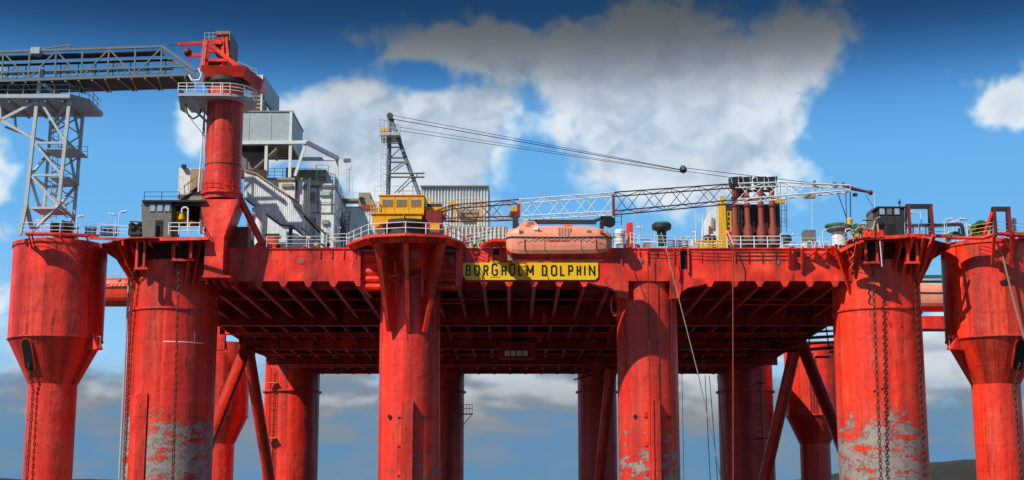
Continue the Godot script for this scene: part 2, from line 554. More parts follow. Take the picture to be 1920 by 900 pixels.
func sky_color(d: Vector3) -> Color:
	var el := rad_to_deg(asin(clampf(d.y, -1, 1)))
	var az := rad_to_deg(atan2(d.x, -d.z))
	var e := maxf(el, 0.0)
	var blue := Color(0.58, 0.80, 0.96).lerp(Color(0.42, 0.70, 0.93), smoothstep(6, 13, e)).lerp(Color(0.20, 0.44, 0.72), smoothstep(13.0, 20, e))
	var warp := Vector3(s_b.get_noise_3dv(d * 30), s_b.get_noise_3dv(d * 30 + Vector3(9, 3, 1)), s_b.get_noise_3dv(d * 30 + Vector3(2, 7, 5))) * 0.012
	var q := d + warp
	q.y *= 1.35
	var n := s_a.get_noise_3dv(q * 9.5)
	var fine := s_c.get_noise_3dv(q * 52.0)
	var bias := -0.16
	for b in BANKS:
		var dx: float = wrapf(az - b[0], -180, 180) / b[2]
		var dy: float = (el - b[1]) / b[3]
		var g := dx * dx + dy * dy
		if g < 9.0:
			bias += b[4] * exp(-g)
	if el < 9.0:                                 # long flat banks toward the horizon
		bias += 0.42 * smoothstep(8.2, 4.2, e)
	bias += 0.20 * maxf(smoothstep(22, 30, absf(az)), smoothstep(20.5, 26, el))
	var dens := n * 0.62 + fine * 0.15 + bias
	var wisp := 0.5 + 0.5 * s_b.get_noise_3dv(q * 5.0 + Vector3(1, 8, 3))      # some edges crisp, some torn thin
	var cover := smoothstep(-0.05 - 0.06 * wisp, 0.12 + 0.42 * wisp, dens)
	var sunny := 0.0
	if cover > 0.02:                             # each puff is bright toward the sun and grey behind
		var o := q + Vector3(-0.010, 0.014, 0.0)
		sunny = clampf(((n - s_a.get_noise_3dv(o * 9.5)) * 0.62 + (fine - s_c.get_noise_3dv(o * 52.0)) * 0.13) * 2.6, -1, 1)
	var thick := smoothstep(0.2, 0.85, dens + 0.25 * s_b.get_noise_3dv(q * 20.0 + Vector3(4, 0, 0)))
	var lit := Color(0.90, 0.93, 0.96).lerp(Color(0.70, 0.76, 0.83), thick * 0.7 + 0.3 * smoothstep(0.1, -0.5, fine + n))
	lit = lit.lerp(Color(0.97, 0.98, 0.99), clampf(sunny, 0, 1) * 0.75).lerp(Color(0.62, 0.68, 0.76), clampf(-sunny, 0, 1) * 0.85)
	lit = lit.lerp(Color(0.54, 0.56, 0.59), smoothstep(15.2, 18.8, e) * 0.8)
	lit = lit.lerp(Color(0.80, 0.82, 0.84).lerp(Color(0.40, 0.44, 0.51), clampf(0.5 + 2.2 * s_b.get_noise_3dv(Vector3(d.x, d.y * 3.2, d.z) * 14.0), 0, 1)), smoothstep(8.0, 4.5, e) * 0.85)
	var c := blue.lerp(lit, cover * 0.94)
	# a fade is put into the sky colour, overhead and along the horizon
	var dim := 1.0 - 0.45 * smoothstep(15.6, 20.5, e) - 0.52 * smoothstep(6.0, 2.0, e)
	c = Color(c.r * dim, c.g * dim, c.b * dim)
	if el < 0.0:
		c = c.lerp(Color(0.20, 0.24, 0.28), smoothstep(0, -8, el))
	return c

func make_sky() -> ImageTexture:
	s_a = noise(11, 1.0, 6)
	s_b = noise(12, 1.0, 4)
	s_c = noise(13, 1.0, 4)
	var w := 1024
	var h := 512
	var im := Image.create(w, h, false, Image.FORMAT_RGB8)
	for y in h:
		var th := PI * (y + 0.5) / h
		for x in w:
			var az := TAU * (x + 0.5) / w
			im.set_pixel(x, y, sky_color(Vector3(sin(th) * sin(az), cos(th), -sin(th) * cos(az))))
	im.resize(4096, 2048, Image.INTERPOLATE_CUBIC)
	var half := int(4096 * 26.0 / 360.0)
	for y in range(int(2048 * (90.0 - 24.0) / 180.0), int(2048 * 90.5 / 180.0)):   # the same air again at a finer step
		var th := PI * (y + 0.5) / 2048
		for x in range(-half, half):
			var az := TAU * (x + 0.5) / 4096
			im.set_pixel(posmod(x, 4096), y, sky_color(Vector3(sin(th) * sin(az), cos(th), -sin(th) * cos(az))))
	return ImageTexture.create_from_image(im)

func light_and_air() -> void:
	var cam := Camera3D.new()
	cam.name = "camera"
	add_child(cam)
	cam.position = Vector3(0, EYE, 0)
	cam.rotation = Vector3(TILT, 0, 0)
	cam.fov = rad_to_deg(2.0 * atan(450.0 / FOCAL))
	cam.near = 0.5
	cam.far = 20000
	cam.current = true
	var we := WorldEnvironment.new()
	we.name = "world"
	var env := Environment.new()
	env.background_mode = Environment.BG_SKY
	var sm := PanoramaSkyMaterial.new()
	sm.panorama = make_sky()
	sm.energy_multiplier = 0.9
	var sky := Sky.new()
	sky.sky_material = sm
	env.sky = sky
	env.tonemap_mode = Environment.TONE_MAPPER_LINEAR
	env.tonemap_exposure = 1.12
	env.sdfgi_enabled = true
	env.ssao_enabled = true
	env.ssil_enabled = true
	we.environment = env
	add_child(we)
	var sun := DirectionalLight3D.new()
	sun.name = "sun"
	add_child(sun)
	sun.look_at_from_position(Vector3.ZERO, Vector3(0.50, -0.73, -0.47), Vector3.UP)
	sun.light_energy = 1.6
	sun.light_color = Color(1.0, 0.96, 0.89)
	sun.light_angular_distance = 0.5
	sun.shadow_enabled = true

func setting() -> void:
	var sea := MB.new()
	sea.quad(Vector3(-9000, 0, 400), Vector3(9000, 0, 400), Vector3(9000, 0, -9000), Vector3(-9000, 0, -9000), Vector3.UP)
	var wm := plain(Color(0.19, 0.25, 0.28), 0.18)
	wm.normal_enabled = true
	var nt := NoiseTexture2D.new()
	nt.noise = noise(31, 0.03, 4)
	nt.seamless = true
	nt.as_normal_map = true
	wm.normal_texture = nt
	wm.uv1_scale = Vector3(1 / 24.0, 1 / 24.0, 1)
	struct("sea", sea, wm)
	# far shore: moorland hills across the firth
	var hn := noise(41, 0.0011, 5)
	var fn := noise(42, 0.012, 3)
	var hb := MB.new()
	var nx := 150
	var nz := 26
	var g := []
	for j in nz + 1:
		var row := []
		for i in nx + 1:
			var x := -2600.0 + 5200.0 * i / nx
			var z := -2100.0 - 1500.0 * j / nz
			var t := float(j) / nz
			var right := smoothstep(300, 800, x)
			var top := lerpf(74.0, 118.0, right) + 22.0 * hn.get_noise_2d(x, z) + 3.0 * fn.get_noise_2d(x, z)
			row.append(Vector3(x, top * sin(PI * clampf(t * 1.25, 0, 1)) ** 0.8 - 4.0, z))
		g.append(row)
	for j in nz:
		for i in nx:
			hb.quad(g[j][i], g[j][i + 1], g[j + 1][i + 1], g[j + 1][i], Vector3.UP)
	var ht := paint(Color(0.12, 0.14, 0.14), Color(0.17, 0.17, 0.15), 0.9, Color(0.09, 0.105, 0.10), 0.8, 0.0, 9)
	var hm := plated(ht, 420.0, 0.95)
	struct("hills", hb, hm)

# ------------------------------------------------------------------ the hull: columns
func column(called: String, label: String, x: float, z: float, prof: Array, mat: Material, group: String) -> Node3D:
	var o := thing(called, label, "rig column", Vector3(x, 0, z), group)
	var b := MB.new()
	b.lathe(Vector3(x, 0, z), prof, 72)
	part(o, "shell", b, mat)
	return o

func ring(o: Node3D, c: Vector3, r: float, y: float, m: Material, called := "ring_flange", out := 0.12, th := 0.16) -> void:
	var b := MB.new()
	b.lathe(Vector3(c.x, 0, c.z), [Vector2(r - 0.05, y - th), Vector2(r + out, y - th), Vector2(r + out, y + th * 0.4), Vector2(r - 0.05, y + th * 0.4)], 64)
	part(o, called, b, m)

# a triangular plate standing out of a round column, deepest at the top
func fin(o: Node3D, c: Vector3, r: float, ang: float, top: float, foot: float, out: float, m: Material, thick := 0.16, called := "gusset", lip := 0.35) -> void:
	var d := Vector3(sin(ang), 0, cos(ang))
	var s := Vector3(cos(ang), 0, -sin(ang))
	var b := MB.new()
	b.prism(PackedVector2Array([Vector2(r - 0.3, foot), Vector2(r + 0.2, foot), Vector2(r + out * 0.55, lerpf(foot, top, 0.45)), Vector2(r + out, top - lip), Vector2(r + out, top), Vector2(r - 0.3, top)]),
		c - s * thick / 2, d, Vector3.UP, s * thick)
	part(o, called, b, m)

func chain(label: String, pts: Array, m: Material, link := 0.5, thick := 0.055) -> void:
	var o := thing("anchor_chain", label, "chain", pts[-1], "anchor chains hanging from the fairleads")
	var b := MB.new()
	var flip := false
	for i in pts.size() - 1:
		var a: Vector3 = pts[i]
		var c: Vector3 = pts[i + 1]
		var f := (c - a).normalized()
		var s0 := f.cross(Vector3.BACK).normalized()
		var u0 := s0.cross(f)
		var n := int((c - a).length() / (link * 0.74))
		for k in n:
			var s := (s0 + u0).normalized() if flip else (s0 - u0 * 0.6).normalized()
			flip = not flip
			var q := a.lerp(c, (k + 0.5) / n)
			var ring_ := []
			for e in 9:
				var t := TAU * e / 8.0
				ring_.append(q + f * cos(t) * (link / 2 - thick) + s * sin(t) * link * 0.29)
			b.sweep(ring_, thick, 5)
	stuff(part(o, "chain_links", b, m))

const COLD := 157.0
const BACKD := 246.0
const CX := [-36.5, -10.97, 14.54, 39.37]
const OX := [-49.1, 51.75]

func columns() -> void:
	var big := [Vector2(4.67, 18.0), Vector2(4.67, 34.2)]
	var slim := [Vector2(3.25, 18.0), Vector2(3.25, 31.4)]
	var taper := [Vector2(2.52, -4), Vector2(2.52, 20.1), Vector2(4.94, 24.9), Vector2(4.94, 35.15), Vector2(0.01, 35.2)]
	# front row, corner and inner columns; their feet carry the scraped band
	var names := ["broad red corner column hung with two rusty chains, under the dark red crane pedestal", "red inner column with three long triangular fins under the crane platform",
		"slimmer red column that flares into the deck front to the right of the yellow sign", "broad sunlit red corner column with two pale chains, under the grey cabin and black frame"]
	var cols := []
	for k in 4:
		var edge: bool = k == 0 or k == 3
		var c := Vector3(CX[k], 0, -COLD)
		var o := column("corner_column" if edge else "inner_column", names[k], c.x, c.z, big if edge else slim, M.hull_bright if k == 3 else M.hull, "front columns of the rig")
		cols.append(o)
		var foot := MB.new()
		var r := 4.67 if edge else 3.25
		foot.lathe(c, [Vector2(r, -4), Vector2(r, 18.0)], 72)
		for i in foot.uv.size():                       # once round and once up the band
			var p := foot.v[i] - c
			foot.uv[i] = Vector2(0, 1.0 - (p.y + 4.0) / 22.0)
		var at_ := 0
		for seg in 72:
			for e in 6:
				var p := foot.v[at_] - c
				var t := atan2(p.x, p.z) / TAU
				if t < 0:
					t += 1
				if seg == 71 and t < 0.5:
					t += 1
				foot.uv[at_].x = t + 0.5
				at_ += 1
		var sm := plated(scraped(60 + k * 7, [0.925, 0.80, 0.85, 0.925][k], [1.0, 0.25, 0.55, 0.95][k], r, c.x, M.hull_bright if k == 3 else M.hull), 1.0, 0.5)
		sm.normal_enabled = false
		part(o, "waterline_band", foot, sm)
		if edge:
			ring(o, c, r, 27.9, M.hull_flat, "ring_flange", 0.14, 0.14)
	# tapered sponson columns outside the corners
	var tn := ["tall red tapered column at the far left, wide above a cone, carrying the grey lattice tower", "sunlit red tapered column cut by the right edge, wide above a cone, with a chain in its slot"]
	for k in 2:
		var c := Vector3(OX[k], 0, -COLD)
		var o := column("tapered_column", tn[k], c.x, c.z, taper, M.hull_bright if k == 1 else M.hull, "front columns of the rig")
		ring(o, c, 4.94, 24.9, M.hull, "seam_flange", 0.07, 0.08)
		ring(o, c, 4.94, 35.1, M.hull_flat, "top_rim", 0.12, 0.3)
		# dark slot in the cone where the chain comes out
		var ang: float = [-0.42, 0.36][k]
		var d := Vector3(sin(ang), 0, cos(ang))
		var s := Vector3(cos(ang), 0, -sin(ang))
		var nrm := Vector2(4.8, -2.42).normalized()    # the cone's outward normal: radius, height
		var up := Vector3(d.x * 1.0, 4.8, d.z * 2.42).normalized()
		var mid := c + d * (2.52 + 2.42 * 0.62) + Vector3(0, 20.1 + 4.8 * 0.62, 0)
		var out := Vector3(d.x * nrm.x, nrm.y, d.z * nrm.x)
		var poly := PackedVector2Array()
		var poly2 := PackedVector2Array()
		for e in 24:
			var t := TAU * e / 24.0
			var ex := 0.6 * cos(t)
			var ey := 0.6 * sin(t) + (1.05 if sin(t) > 0 else -1.25)
			poly.append(Vector2(ex, ey))
			poly2.append(Vector2(ex * 1.28, ey * 1.07))
		var lip := MB.new()
		lip.prism(poly2, mid - out * 0.25, s, up, out * 0.36)
		part(o, "slot_rim", lip, M.hull_flat)
		var hole := MB.new()
		hole.prism(poly, mid - out * 0.2, s, up, out * 0.34)
		part(o, "chain_slot", hole, M.black)
		var start := mid + up * -0.9 + out * 0.24
		var low := c + Vector3(0, 3, 0) + d * (2.52 + 0.7)
		var knee := c + Vector3(0, 19.4, 0) + d * (2.52 + 0.42)
		chain(["rusty chain running down from the slot in the far left tapered column", "rusty chain running down from the slot in the right hand tapered column"][k], [start, knee, low], M.chain, 0.5, 0.057)
		# small boat landing bracket near the seam, on the side
		var sd := Vector3([0.94, -0.90][k], 0, 0.36).normalized()
		var q := c + sd * 4.94 + Vector3(0, 24.6, 0)
		var br := thing("landing_bracket", ["small red bracket platform on the right side of the far left tapered column", "small red bracket platform on the left side of the right hand tapered column"][k], "platform", q, "bracket platforms on the tapered columns")
		var pb := MB.new()
		pb.prism(PackedVector2Array([Vector2(-0.6, 0.9), Vector2(0, 0.9), Vector2(0.85, -0.75), Vector2(0.85, -0.9), Vector2(-0.6, -0.95)]), q - sd.cross(Vector3.UP) * 0.5, sd, Vector3.UP, sd.cross(Vector3.UP))
		part(br, "bracket", pb, M.hull_flat)
		for e in 2:
			var f: Vector3 = q + sd * (0.35 + e * 0.5) + Vector3(0, -0.75, 0)
			bar(br, "post", f, f + Vector3(0, 1.3, 0), 0.03, M.grey)
		bar(br, "rail", q + sd * 0.2 + Vector3(0, 0.5, 0), q + sd * 0.9 + Vector3(0, 0.5, 0), 0.03, M.grey)
	# the back row
	var bn := ["shaded red column with yellow ladder landings and a dark red caged ladder, behind the gap left of the centre", "dark red inner column almost hidden behind the left inner column, with a hanging basket platform",
		"dark red inner column behind the gap left of the flared column", "shaded red column with a ringed collar, behind the gap right of the centre"]
	for k in 4:
		var edge: bool = k == 0 or k == 3
		var r := 4.55 if edge else 3.25
		var bx: float = CX[k] - (0.3 if k != 2 else 0.3)
		var c := Vector3(bx, 0, -BACKD)
		var o := column("back_column", bn[k], c.x, c.z, [Vector2(r, -4), Vector2(r, 31.4)], M.hull, "back columns of the rig")
		ring(o, c, r, 27.0, M.hull_flat, "ring_flange", 0.35, 0.2)
		if edge:
			var f := c + Vector3(-2.6 if k == 0 else 1.6, 0, r * 0.9)
			ladder(o, f + Vector3(0, 12, 0.2), f + Vector3(0, 30.5, 0.2), 0.6, M.maroon if k == 0 else M.dark, Vector3.RIGHT, true)
			for e in 2:
				var y := 19.0 + 9.0 * e
				slab(o, "ladder_landing", f + Vector3(-0.7, y, 0), f + Vector3(0.9, y + 0.12, 1.2), M.yellow if k == 0 else M.dark)
		if k == 1:
			var q := c + Vector3(r + 0.2, 23.3, 0.4)
			slab(o, "basket_floor", q + Vector3(-0.4, -0.1, -0.8), q + Vector3(1.3, 0, 0.8), M.dark)
			for e in 4:
				var f: Vector3 = q + Vector3(-0.3 + 0.5 * e, 0, 0.75)
				bar(o, "basket_post", f, f + Vector3(0, 1.5, 0), 0.04, M.dark)
			bar(o, "basket_rail", q + Vector3(-0.3, 1.5, 0.75), q + Vector3(1.2, 1.5, 0.75), 0.04, M.dark)
			bar(o, "basket_rail", q + Vector3(-0.3, 0.8, 0.75), q + Vector3(1.2, 0.8, 0.75), 0.04, M.dark)
			bar(o, "basket_strut", q + Vector3(1.2, -0.1, 0.6), q + Vector3(-0.4, -2.0, 0.6), 0.06, M.dark)
			ladder(o, c + Vector3(1.2, 10, r + 0.1), c + Vector3(1.2, 29, r + 0.1), 0.6, M.dark)
	var tb := ["shaded red tapered column standing behind the left diagonal braces", "shaded red tapered column standing behind the right diagonal braces"]
	for k in 2:
		var c := Vector3([-48.7, 50.4][k], 0, -BACKD)
		var o := column("back_tapered_column", tb[k], c.x, c.z, [Vector2(2.5, -4), Vector2(2.5, 18.3), Vector2(4.6, 22.9), Vector2(4.6, 35.0), Vector2(0.01, 35.1)], M.hull, "back columns of the rig")
		ring(o, c, 4.6, 22.9, M.hull_flat, "seam_flange", 0.08, 0.08)
		var f := c + Vector3(1.5 - 2.6 * k, 0, 4.45)
		ladder(o, f + Vector3(0, 23, 0.15), f + Vector3(0, 33, 0.15), 0.6, M.maroon if k == 0 else M.dark, Vector3.RIGHT, true)
	# diagonal braces
	var bd := [["long dark diagonal brace leaning left between the corner column and the back row", at(462, 652, 196), at(372, 878, 180)], ["long red diagonal brace leaning right in front of the laddered back column", at(464, 648, 200), at(506, 905, 212)],
		["red diagonal brace leaning left before the right hand tapered back column", at(1492, 648, 200), at(1432, 905, 206)], ["dark red diagonal brace leaning right toward the sunlit corner column", at(1504, 648, 198), at(1592, 868, 180)],
		["steep red brace close behind the flared column's left side", at(1146, 690, 214), at(1124, 905, 220)]]
	for e in bd:
		var a: Vector3 = e[1]
		var b: Vector3 = e[2]
		b = a + (b - a) * (a.y + 3) / (a.y - b.y)
		var t := thing("diagonal_brace", e[0], "brace", b, "diagonal braces under the deck")
		var mb := MB.new()
		mb.tube(a, b, 0.82, 0.82, 24)
		part(t, "tube", mb, M.hull)
		var nd := MB.new()
		nd.tube(a + (b - a).normalized() * 1.4, a + (b - a).normalized() * 0.2, 0.9, 0.9, 24)
		part(t, "end_collar", nd, M.hull_flat)
	# fenders, stripes and fittings on the front columns
	var c0 := Vector3(CX[0], 0, -COLD)
	for e in [[-0.62, 18.7, 0.42], [-0.40, 18.9, 0.5]]:
		var d := Vector3(sin(e[0]), 0, cos(e[0]))
		var b := MB.new()
		b.box(c0 + d * 4.6 + Vector3(-e[2], 3, -0.2), c0 + d * 4.6 + Vector3(e[2], e[1], 0.45))
		part(cols[0], "fender", b, M.hull)
	for k in [1, 2]:
		var c := Vector3(CX[k], 0, -COLD)
		var ax := 0.05 if k == 1 else 0.25
		var b := MB.new()
		b.box(c + Vector3(ax - 0.62, 3, 3.0), c + Vector3(ax + 0.62, 18.2, 3.75))
		part(cols[k], "fender", b, M.hull)
		for y in [10.5, 13.5, 16.5]:
			for sx in [-1, 1]:
				var g := MB.new()
				g.box(c + Vector3(ax + sx * 0.64, y, 2.6), c + Vector3(ax + sx * 1.0, y + 0.5, 3.3))
				part(cols[k], "fender_lug", g, M.hull_flat)
		for sx in [-1.9, 1.9]:
			var g := MB.new()
			g.tube(c + Vector3(sx + ax, 16.6, 2.2), c + Vector3(sx + ax, 16.6, 2.95), 0.2, 0.2, 12)
			part(cols[k], "bollard_recess", g, M.black)
	# painted draught line and weld marks on the left corner column
	var arc := MB.new()
	arc.lathe(c0, [Vector2(4.682, 24.22), Vector2(4.682, 24.31)], 20, 0.02, 0.98)
	part(cols[0], "draught_line", arc, M.paper)
	var tick := MB.new()
	tick.lathe(c0, [Vector2(4.682, 24.3), Vector2(4.682, 25.4)], 1, 0.72, 0.735)
	part(cols[0], "draught_tick", tick, M.paper)
	# pipe down the left side of that column
	bar(cols[0], "riser_pipe", c0 + Vector3(-4.75, -3, 1.0), c0 + Vector3(-4.75, 31.5, 1.0), 0.12, M.grey)
	for e in [[3, -0.35, 19.2], [3, -0.18, 19.4]]:
		var d := Vector3(sin(e[1]), 0, cos(e[1]))
		var q: Vector3 = Vector3(CX[3], e[2], -COLD) + d * 4.66
		var b := MB.new()
		b.beam(q - Vector3(0.25, 0.1, 0), q + Vector3(0.25, 0.05, 0), 0.12, 0.1)
		part(cols[3], "padeye", b, M.black)
	for e in [0.05, 0.3]:
		var d := Vector3(sin(e), 0, cos(e))
		var q: Vector3 = Vector3(CX[3], 26.1, -COLD) + d * 4.66
		var b := MB.new()
		b.beam(q + Vector3(0, -0.3, 0), q + Vector3(0, 0.2, 0), 0.16, 0.12)
		part(cols[3], "padeye", b, M.red)
	# the pale hose on the right hand tapered column
	var hs := MB.new()
	hs.sweep([at(1868, 452, 150.2), at(1880, 480, 150.5), at(1896, 545, 151), at(1914, 612, 151.5), at(1935, 680, 152)], 0.12, 8)
	solo("hose", hs, M.tan, "pale grey hose sloping down the right hand tapered column", "hose")

# ------------------------------------------------------------------ the deck box between the columns
func deck() -> void:
	var z0 := -FRONT
	var z1 := -(BACKD + 4.0)
	var xl := -38.5
	var xr := 41.5
	var o := thing("deck_box", "red steel deck box of the rig, its dark ribbed underside bridging the columns", "rig deck", Vector3(1.5, KEEL, z0))
	# deck plating: top, and the raised underside behind the front box girder
	slab(o, "deck_plate", Vector3(xl, DECK - 0.25, z1), Vector3(xr, DECK, z0 - 0.3), M.grey_wall)
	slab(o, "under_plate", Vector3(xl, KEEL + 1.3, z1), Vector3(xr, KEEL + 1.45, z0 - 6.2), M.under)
	# front plating, plate by plate; gaps leave the recesses
	var edges := [-31.1, -26.2, -21.6, -16.35]
	var runs := [[-33.2, -28.6], [-28.6, -24.2], [-24.2, -20.2], [-20.2, -16.3], [-4.9, -1.6], [-1.6, 1.6], [1.6, 4.6], [4.6, 8.2], [8.2, 11.4], [11.4, 14.4], [14.4, 17.8],
		[18.8, 22.6], [22.6, 26.6], [26.6, 30.0], [31.0, 34.6], [34.6, 37.5]]
	for r in runs:
		var b := MB.new()
		b.box(Vector3(r[0] + 0.012, KEEL, z0 - 0.16), Vector3(r[1] - 0.012, DECK - 0.02, z0))
		part(o, "front_plate", b, M.hull_bright if r[0] > 18 else M.hull)
	# the backing that closes the box girder behind the plates
	slab(o, "girder_web", Vector3(xl + 5.0, KEEL + 0.05, z0 - 0.6), Vector3(xr - 5.0, DECK - 0.3, z0 - 0.4), M.hull)
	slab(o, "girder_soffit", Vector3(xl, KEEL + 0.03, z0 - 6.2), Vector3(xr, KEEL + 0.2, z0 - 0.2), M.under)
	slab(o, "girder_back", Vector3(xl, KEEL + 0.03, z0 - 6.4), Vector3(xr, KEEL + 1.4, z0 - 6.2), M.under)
	# shallow stringers along the soffit
	for k in 8:
		var z := z0 - 0.9 - k * 0.66
		slab(o, "soffit_stringer", Vector3(xl + 4, KEEL - 0.06, z), Vector3(xr - 4, KEEL + 0.03, z + 0.12), M.under)
	# side walls
	for x in [xl, xr]:
		slab(o, "side_wall", Vector3(x - 0.1, KEEL + 0.1, z1), Vector3(x + 0.1, DECK - 0.3, z0 - 1.0), M.hull)
	slab(o, "back_wall", Vector3(xl, KEEL + 0.1, z1 - 0.2), Vector3(xr, DECK - 0.3, z1), M.hull)
	# deep ribs running back from the front, each with a pale tab under the front plating
	var n := 28
	for k in n:
		var x := -34.9 + k * 2.66
		var c := Vector3(x, KEEL, z0)
		var near := minf(minf(absf(x - CX[1]), absf(x - CX[2])), minf(absf(x - CX[0]) - 1.4, absf(x - CX[3]) - 1.4))
		if near > 3.4:
			var tb := MB.new()
			tb.prism(PackedVector2Array([Vector2(-0.5, 0.0), Vector2(0.5, 0.0), Vector2(0.17, -0.6), Vector2(-0.17, -0.6)]), c + Vector3(0, 0, -0.3), Vector3.RIGHT, Vector3.UP, Vector3(0, 0, 0.32))
			part(o, "rib_tab", tb, M.hull)
		var rb := MB.new()
		rb.box(Vector3(x - 0.06, KEEL - 0.5, z1 + 0.3), Vector3(x + 0.06, KEEL + 1.35, z0 - 6.45 if near <= 3.4 else z0 - 0.32))
		part(o, "rib", rb, M.under)
		var fl := MB.new()
		fl.box(Vector3(x - 0.2, KEEL - 0.58, z1 + 0.3), Vector3(x + 0.2, KEEL - 0.503, z0 - 6.45 if near <= 3.4 else z0 - 0.34))
		part(o, "rib_flange", fl, M.hull_flat)
	# cross girders under the ribs, front to back
	var gi := 0
	for z in [-180.0, -203.0, -226.0, -243.0]:
		var deep: float = [1.25, 1.55, 1.3, 1.0][gi]
		var y0 := KEEL - deep
		var gb := MB.new()
		gb.box(Vector3(xl + 0.5, y0, z - 0.1), Vector3(xr - 0.5, KEEL + 1.32, z))
		part(o, "cross_girder", gb, M.under)
		var fb := MB.new()
		fb.box(Vector3(xl + 0.5, y0 - 0.1, z - 0.5), Vector3(xr - 0.5, y0 - 0.004, z + 0.45))
		part(o, "girder_flange", fb, M.hull_flat)
		for k in 26:
			var x := -33.0 + k * 2.8
			slab(o, "web_stiffener", Vector3(x - 0.07, y0, z + 0.003), Vector3(x + 0.07, KEEL - 0.5, z + 0.3), M.under)
		gi += 1
	# plating between the ribs, patched; painted shade deepens toward the middle, right and back
	var rg := RandomNumberGenerator.new()
	rg.seed = 77
	for k in n - 1:
		var x := -34.9 + k * 2.66
		var zs := [-160.1, -179.9, -202.9, -225.9]
		for j in 3:
			var roll := rg.randf() + (0.45 if absf(x + 1.0) < 8.0 else (0.2 if x > 14 else 0.0)) + 0.14 * j
			slab(o, "under_panel", Vector3(x + 0.09, KEEL + 1.18 + 0.03 * rg.randf(), zs[j + 1] + 0.2), Vector3(x + 2.57, KEEL + 1.27, zs[j] - 0.2), M.hull if roll < 0.3 else (M.under if roll < 0.72 else M.hull_shaded))
	# trays, conduits and odd brackets hung between them
	for k in 46:
		var x := rg.randf_range(-33, 35)
		var z := rg.randf_range(-240, -163)
		var l := rg.randf_range(3, 14)
		var y := KEEL - 0.6 - 0.25 * rg.randf()
		match k % 4:
			0: bar(o, "conduit", Vector3(x, y, z), Vector3(minf(x + l, 37), y, z), rg.randf_range(0.06, 0.14), M.red_bar)
			1: slab(o, "cable_tray", Vector3(x, y - 0.06, z - l), Vector3(x + 0.5, y, z), M.hull_shaded)
			2: bar(o, "conduit", Vector3(x, y, z), Vector3(x + 0.3, y, z - l), rg.randf_range(0.06, 0.12), M.dark)
			3: slab(o, "hung_bracket", Vector3(x, y - 0.6 - 0.5 * rg.randf(), z - 0.2), Vector3(x + 0.25 + 0.6 * rg.randf(), y + 0.5, z), M.red_bar)
	# a deeper bright box beam on the left, where the braces meet
	slab(o, "brace_beam", Vector3(-36.0, KEEL - 1.75, -202.85), Vector3(-17.0, KEEL + 0.9, -202.3), M.hull)
	# pipe runs slung below, smaller than the girders
	for e in [[-166.0, -0.1, 0.12], [-190.0, -1.0, 0.16], [-192.0, -1.1, 0.1], [-213.0, -1.2, 0.16], [-232.0, -1.0, 0.2]]:
		bar(o, "pipe", Vector3(xl + 3, KEEL + e[1], e[0]), Vector3(xr - 3, KEEL + e[1], e[0]), e[2], M.red_bar)
	# recessed, ribbed flanks on either side of the left inner column, between two deep posts
	var hl := -16.1
	var hr := -5.6
	for e in [[hl, -13.0], [-8.9, hr]]:
		for k in 5:
			var y := DECK - 0.35 - k * 0.82
			var b := MB.new()
			var q: float = e[0]
			var w: float = e[1] - e[0]
			var z := z0 - 0.02
			b.prism(PackedVector2Array([Vector2(0, 0), Vector2(0, -0.74), Vector2(0.1, -0.80), Vector2(-0.34, -0.62), Vector2(-0.42, -0.4), Vector2(-0.34, -0.12)]), Vector3(q, y, z - 0.5), Vector3(0, 0, -1), Vector3.UP, Vector3(w, 0, 0))
			part(o, "ribbed_panel", b, M.hull)
	for x in [hl, hr]:
		slab(o, "deep_post", Vector3(x - 0.35, KEEL - 0.6, z0 - 0.3), Vector3(x + 0.05 if x < -10 else x + 0.35, DECK - 0.1, z0 + 0.35), M.hull)
		var leg := MB.new()
		leg.beam(Vector3(x, KEEL - 0.45, z0 + 0.1), Vector3(x + (0.5 if x < -10 else -0.1), KEEL - 0.55, z0 - 7.0), 0.4, 0.35)
		part(o, "post_heel", leg, M.hull)
	# bevelled haunches joining the flared column to the deck front
	var h := CX[2] as float
	for s in [-1, 1]:
		var poly := PackedVector2Array()
		poly.append(Vector2(2.6 * s, 0.25))
		for k in 9:
			var t := PI / 2 * k / 8.0
			poly.append(Vector2(s * (3.15 + 1.9 * (1 - sin(t))), -0.02 - 1.25 * (1 - cos(t)) - 0.35))
		poly.append(Vector2(2.6 * s, -1.7))
		if s > 0:
			pass
		var b := MB.new()
		var po := PackedVector2Array([Vector2(s * 2.2, 0.3), Vector2(s * 6.4, 0.3), Vector2(s * 6.4, -0.15)])
		for k in 9:
			var t := PI / 2 * k / 8.0
			po.append(Vector2(s * (3.2 + 2.0 * (1 - sin(t))), -0.5 - 1.3 * (1 - cos(t))))
		po.append(Vector2(s * 2.2, -1.9))
		b.prism(po, Vector3(h, KEEL, z0 - 1.2), Vector3.RIGHT, Vector3.UP, Vector3(0, 0, 1.205))
		part(o, "haunch", b, M.hull)
	# front plate proud of the column head there
	var hd := MB.new()
	hd.lathe(Vector3(h, 0, -COLD), [Vector2(3.27, KEEL - 0.6), Vector2(3.27, DECK - 0.35)], 30, -1.0, 1.0)
	part(o, "column_head", hd, M.hull)
	# port lights
	for e in [[565, 489], [847, 489], [1200, 489], [1457, 491], [1503, 489]]:
		var q := at(e[0], e[1], FRONT)
		var b := MB.new()
		b.tube(q + Vector3(0, 0, -0.1), q + Vector3(0, 0, 0.05), 0.36, 0.36, 24)
		var pl := part(o, "port_frame", b, M.hull_flat)
		var g := MB.new()
		g.tube(q + Vector3(0, 0, -0.1), q + Vector3(0, 0, 0.07), 0.27, 0.27, 24)
		part(pl, "port_glass", g, M.cabin)
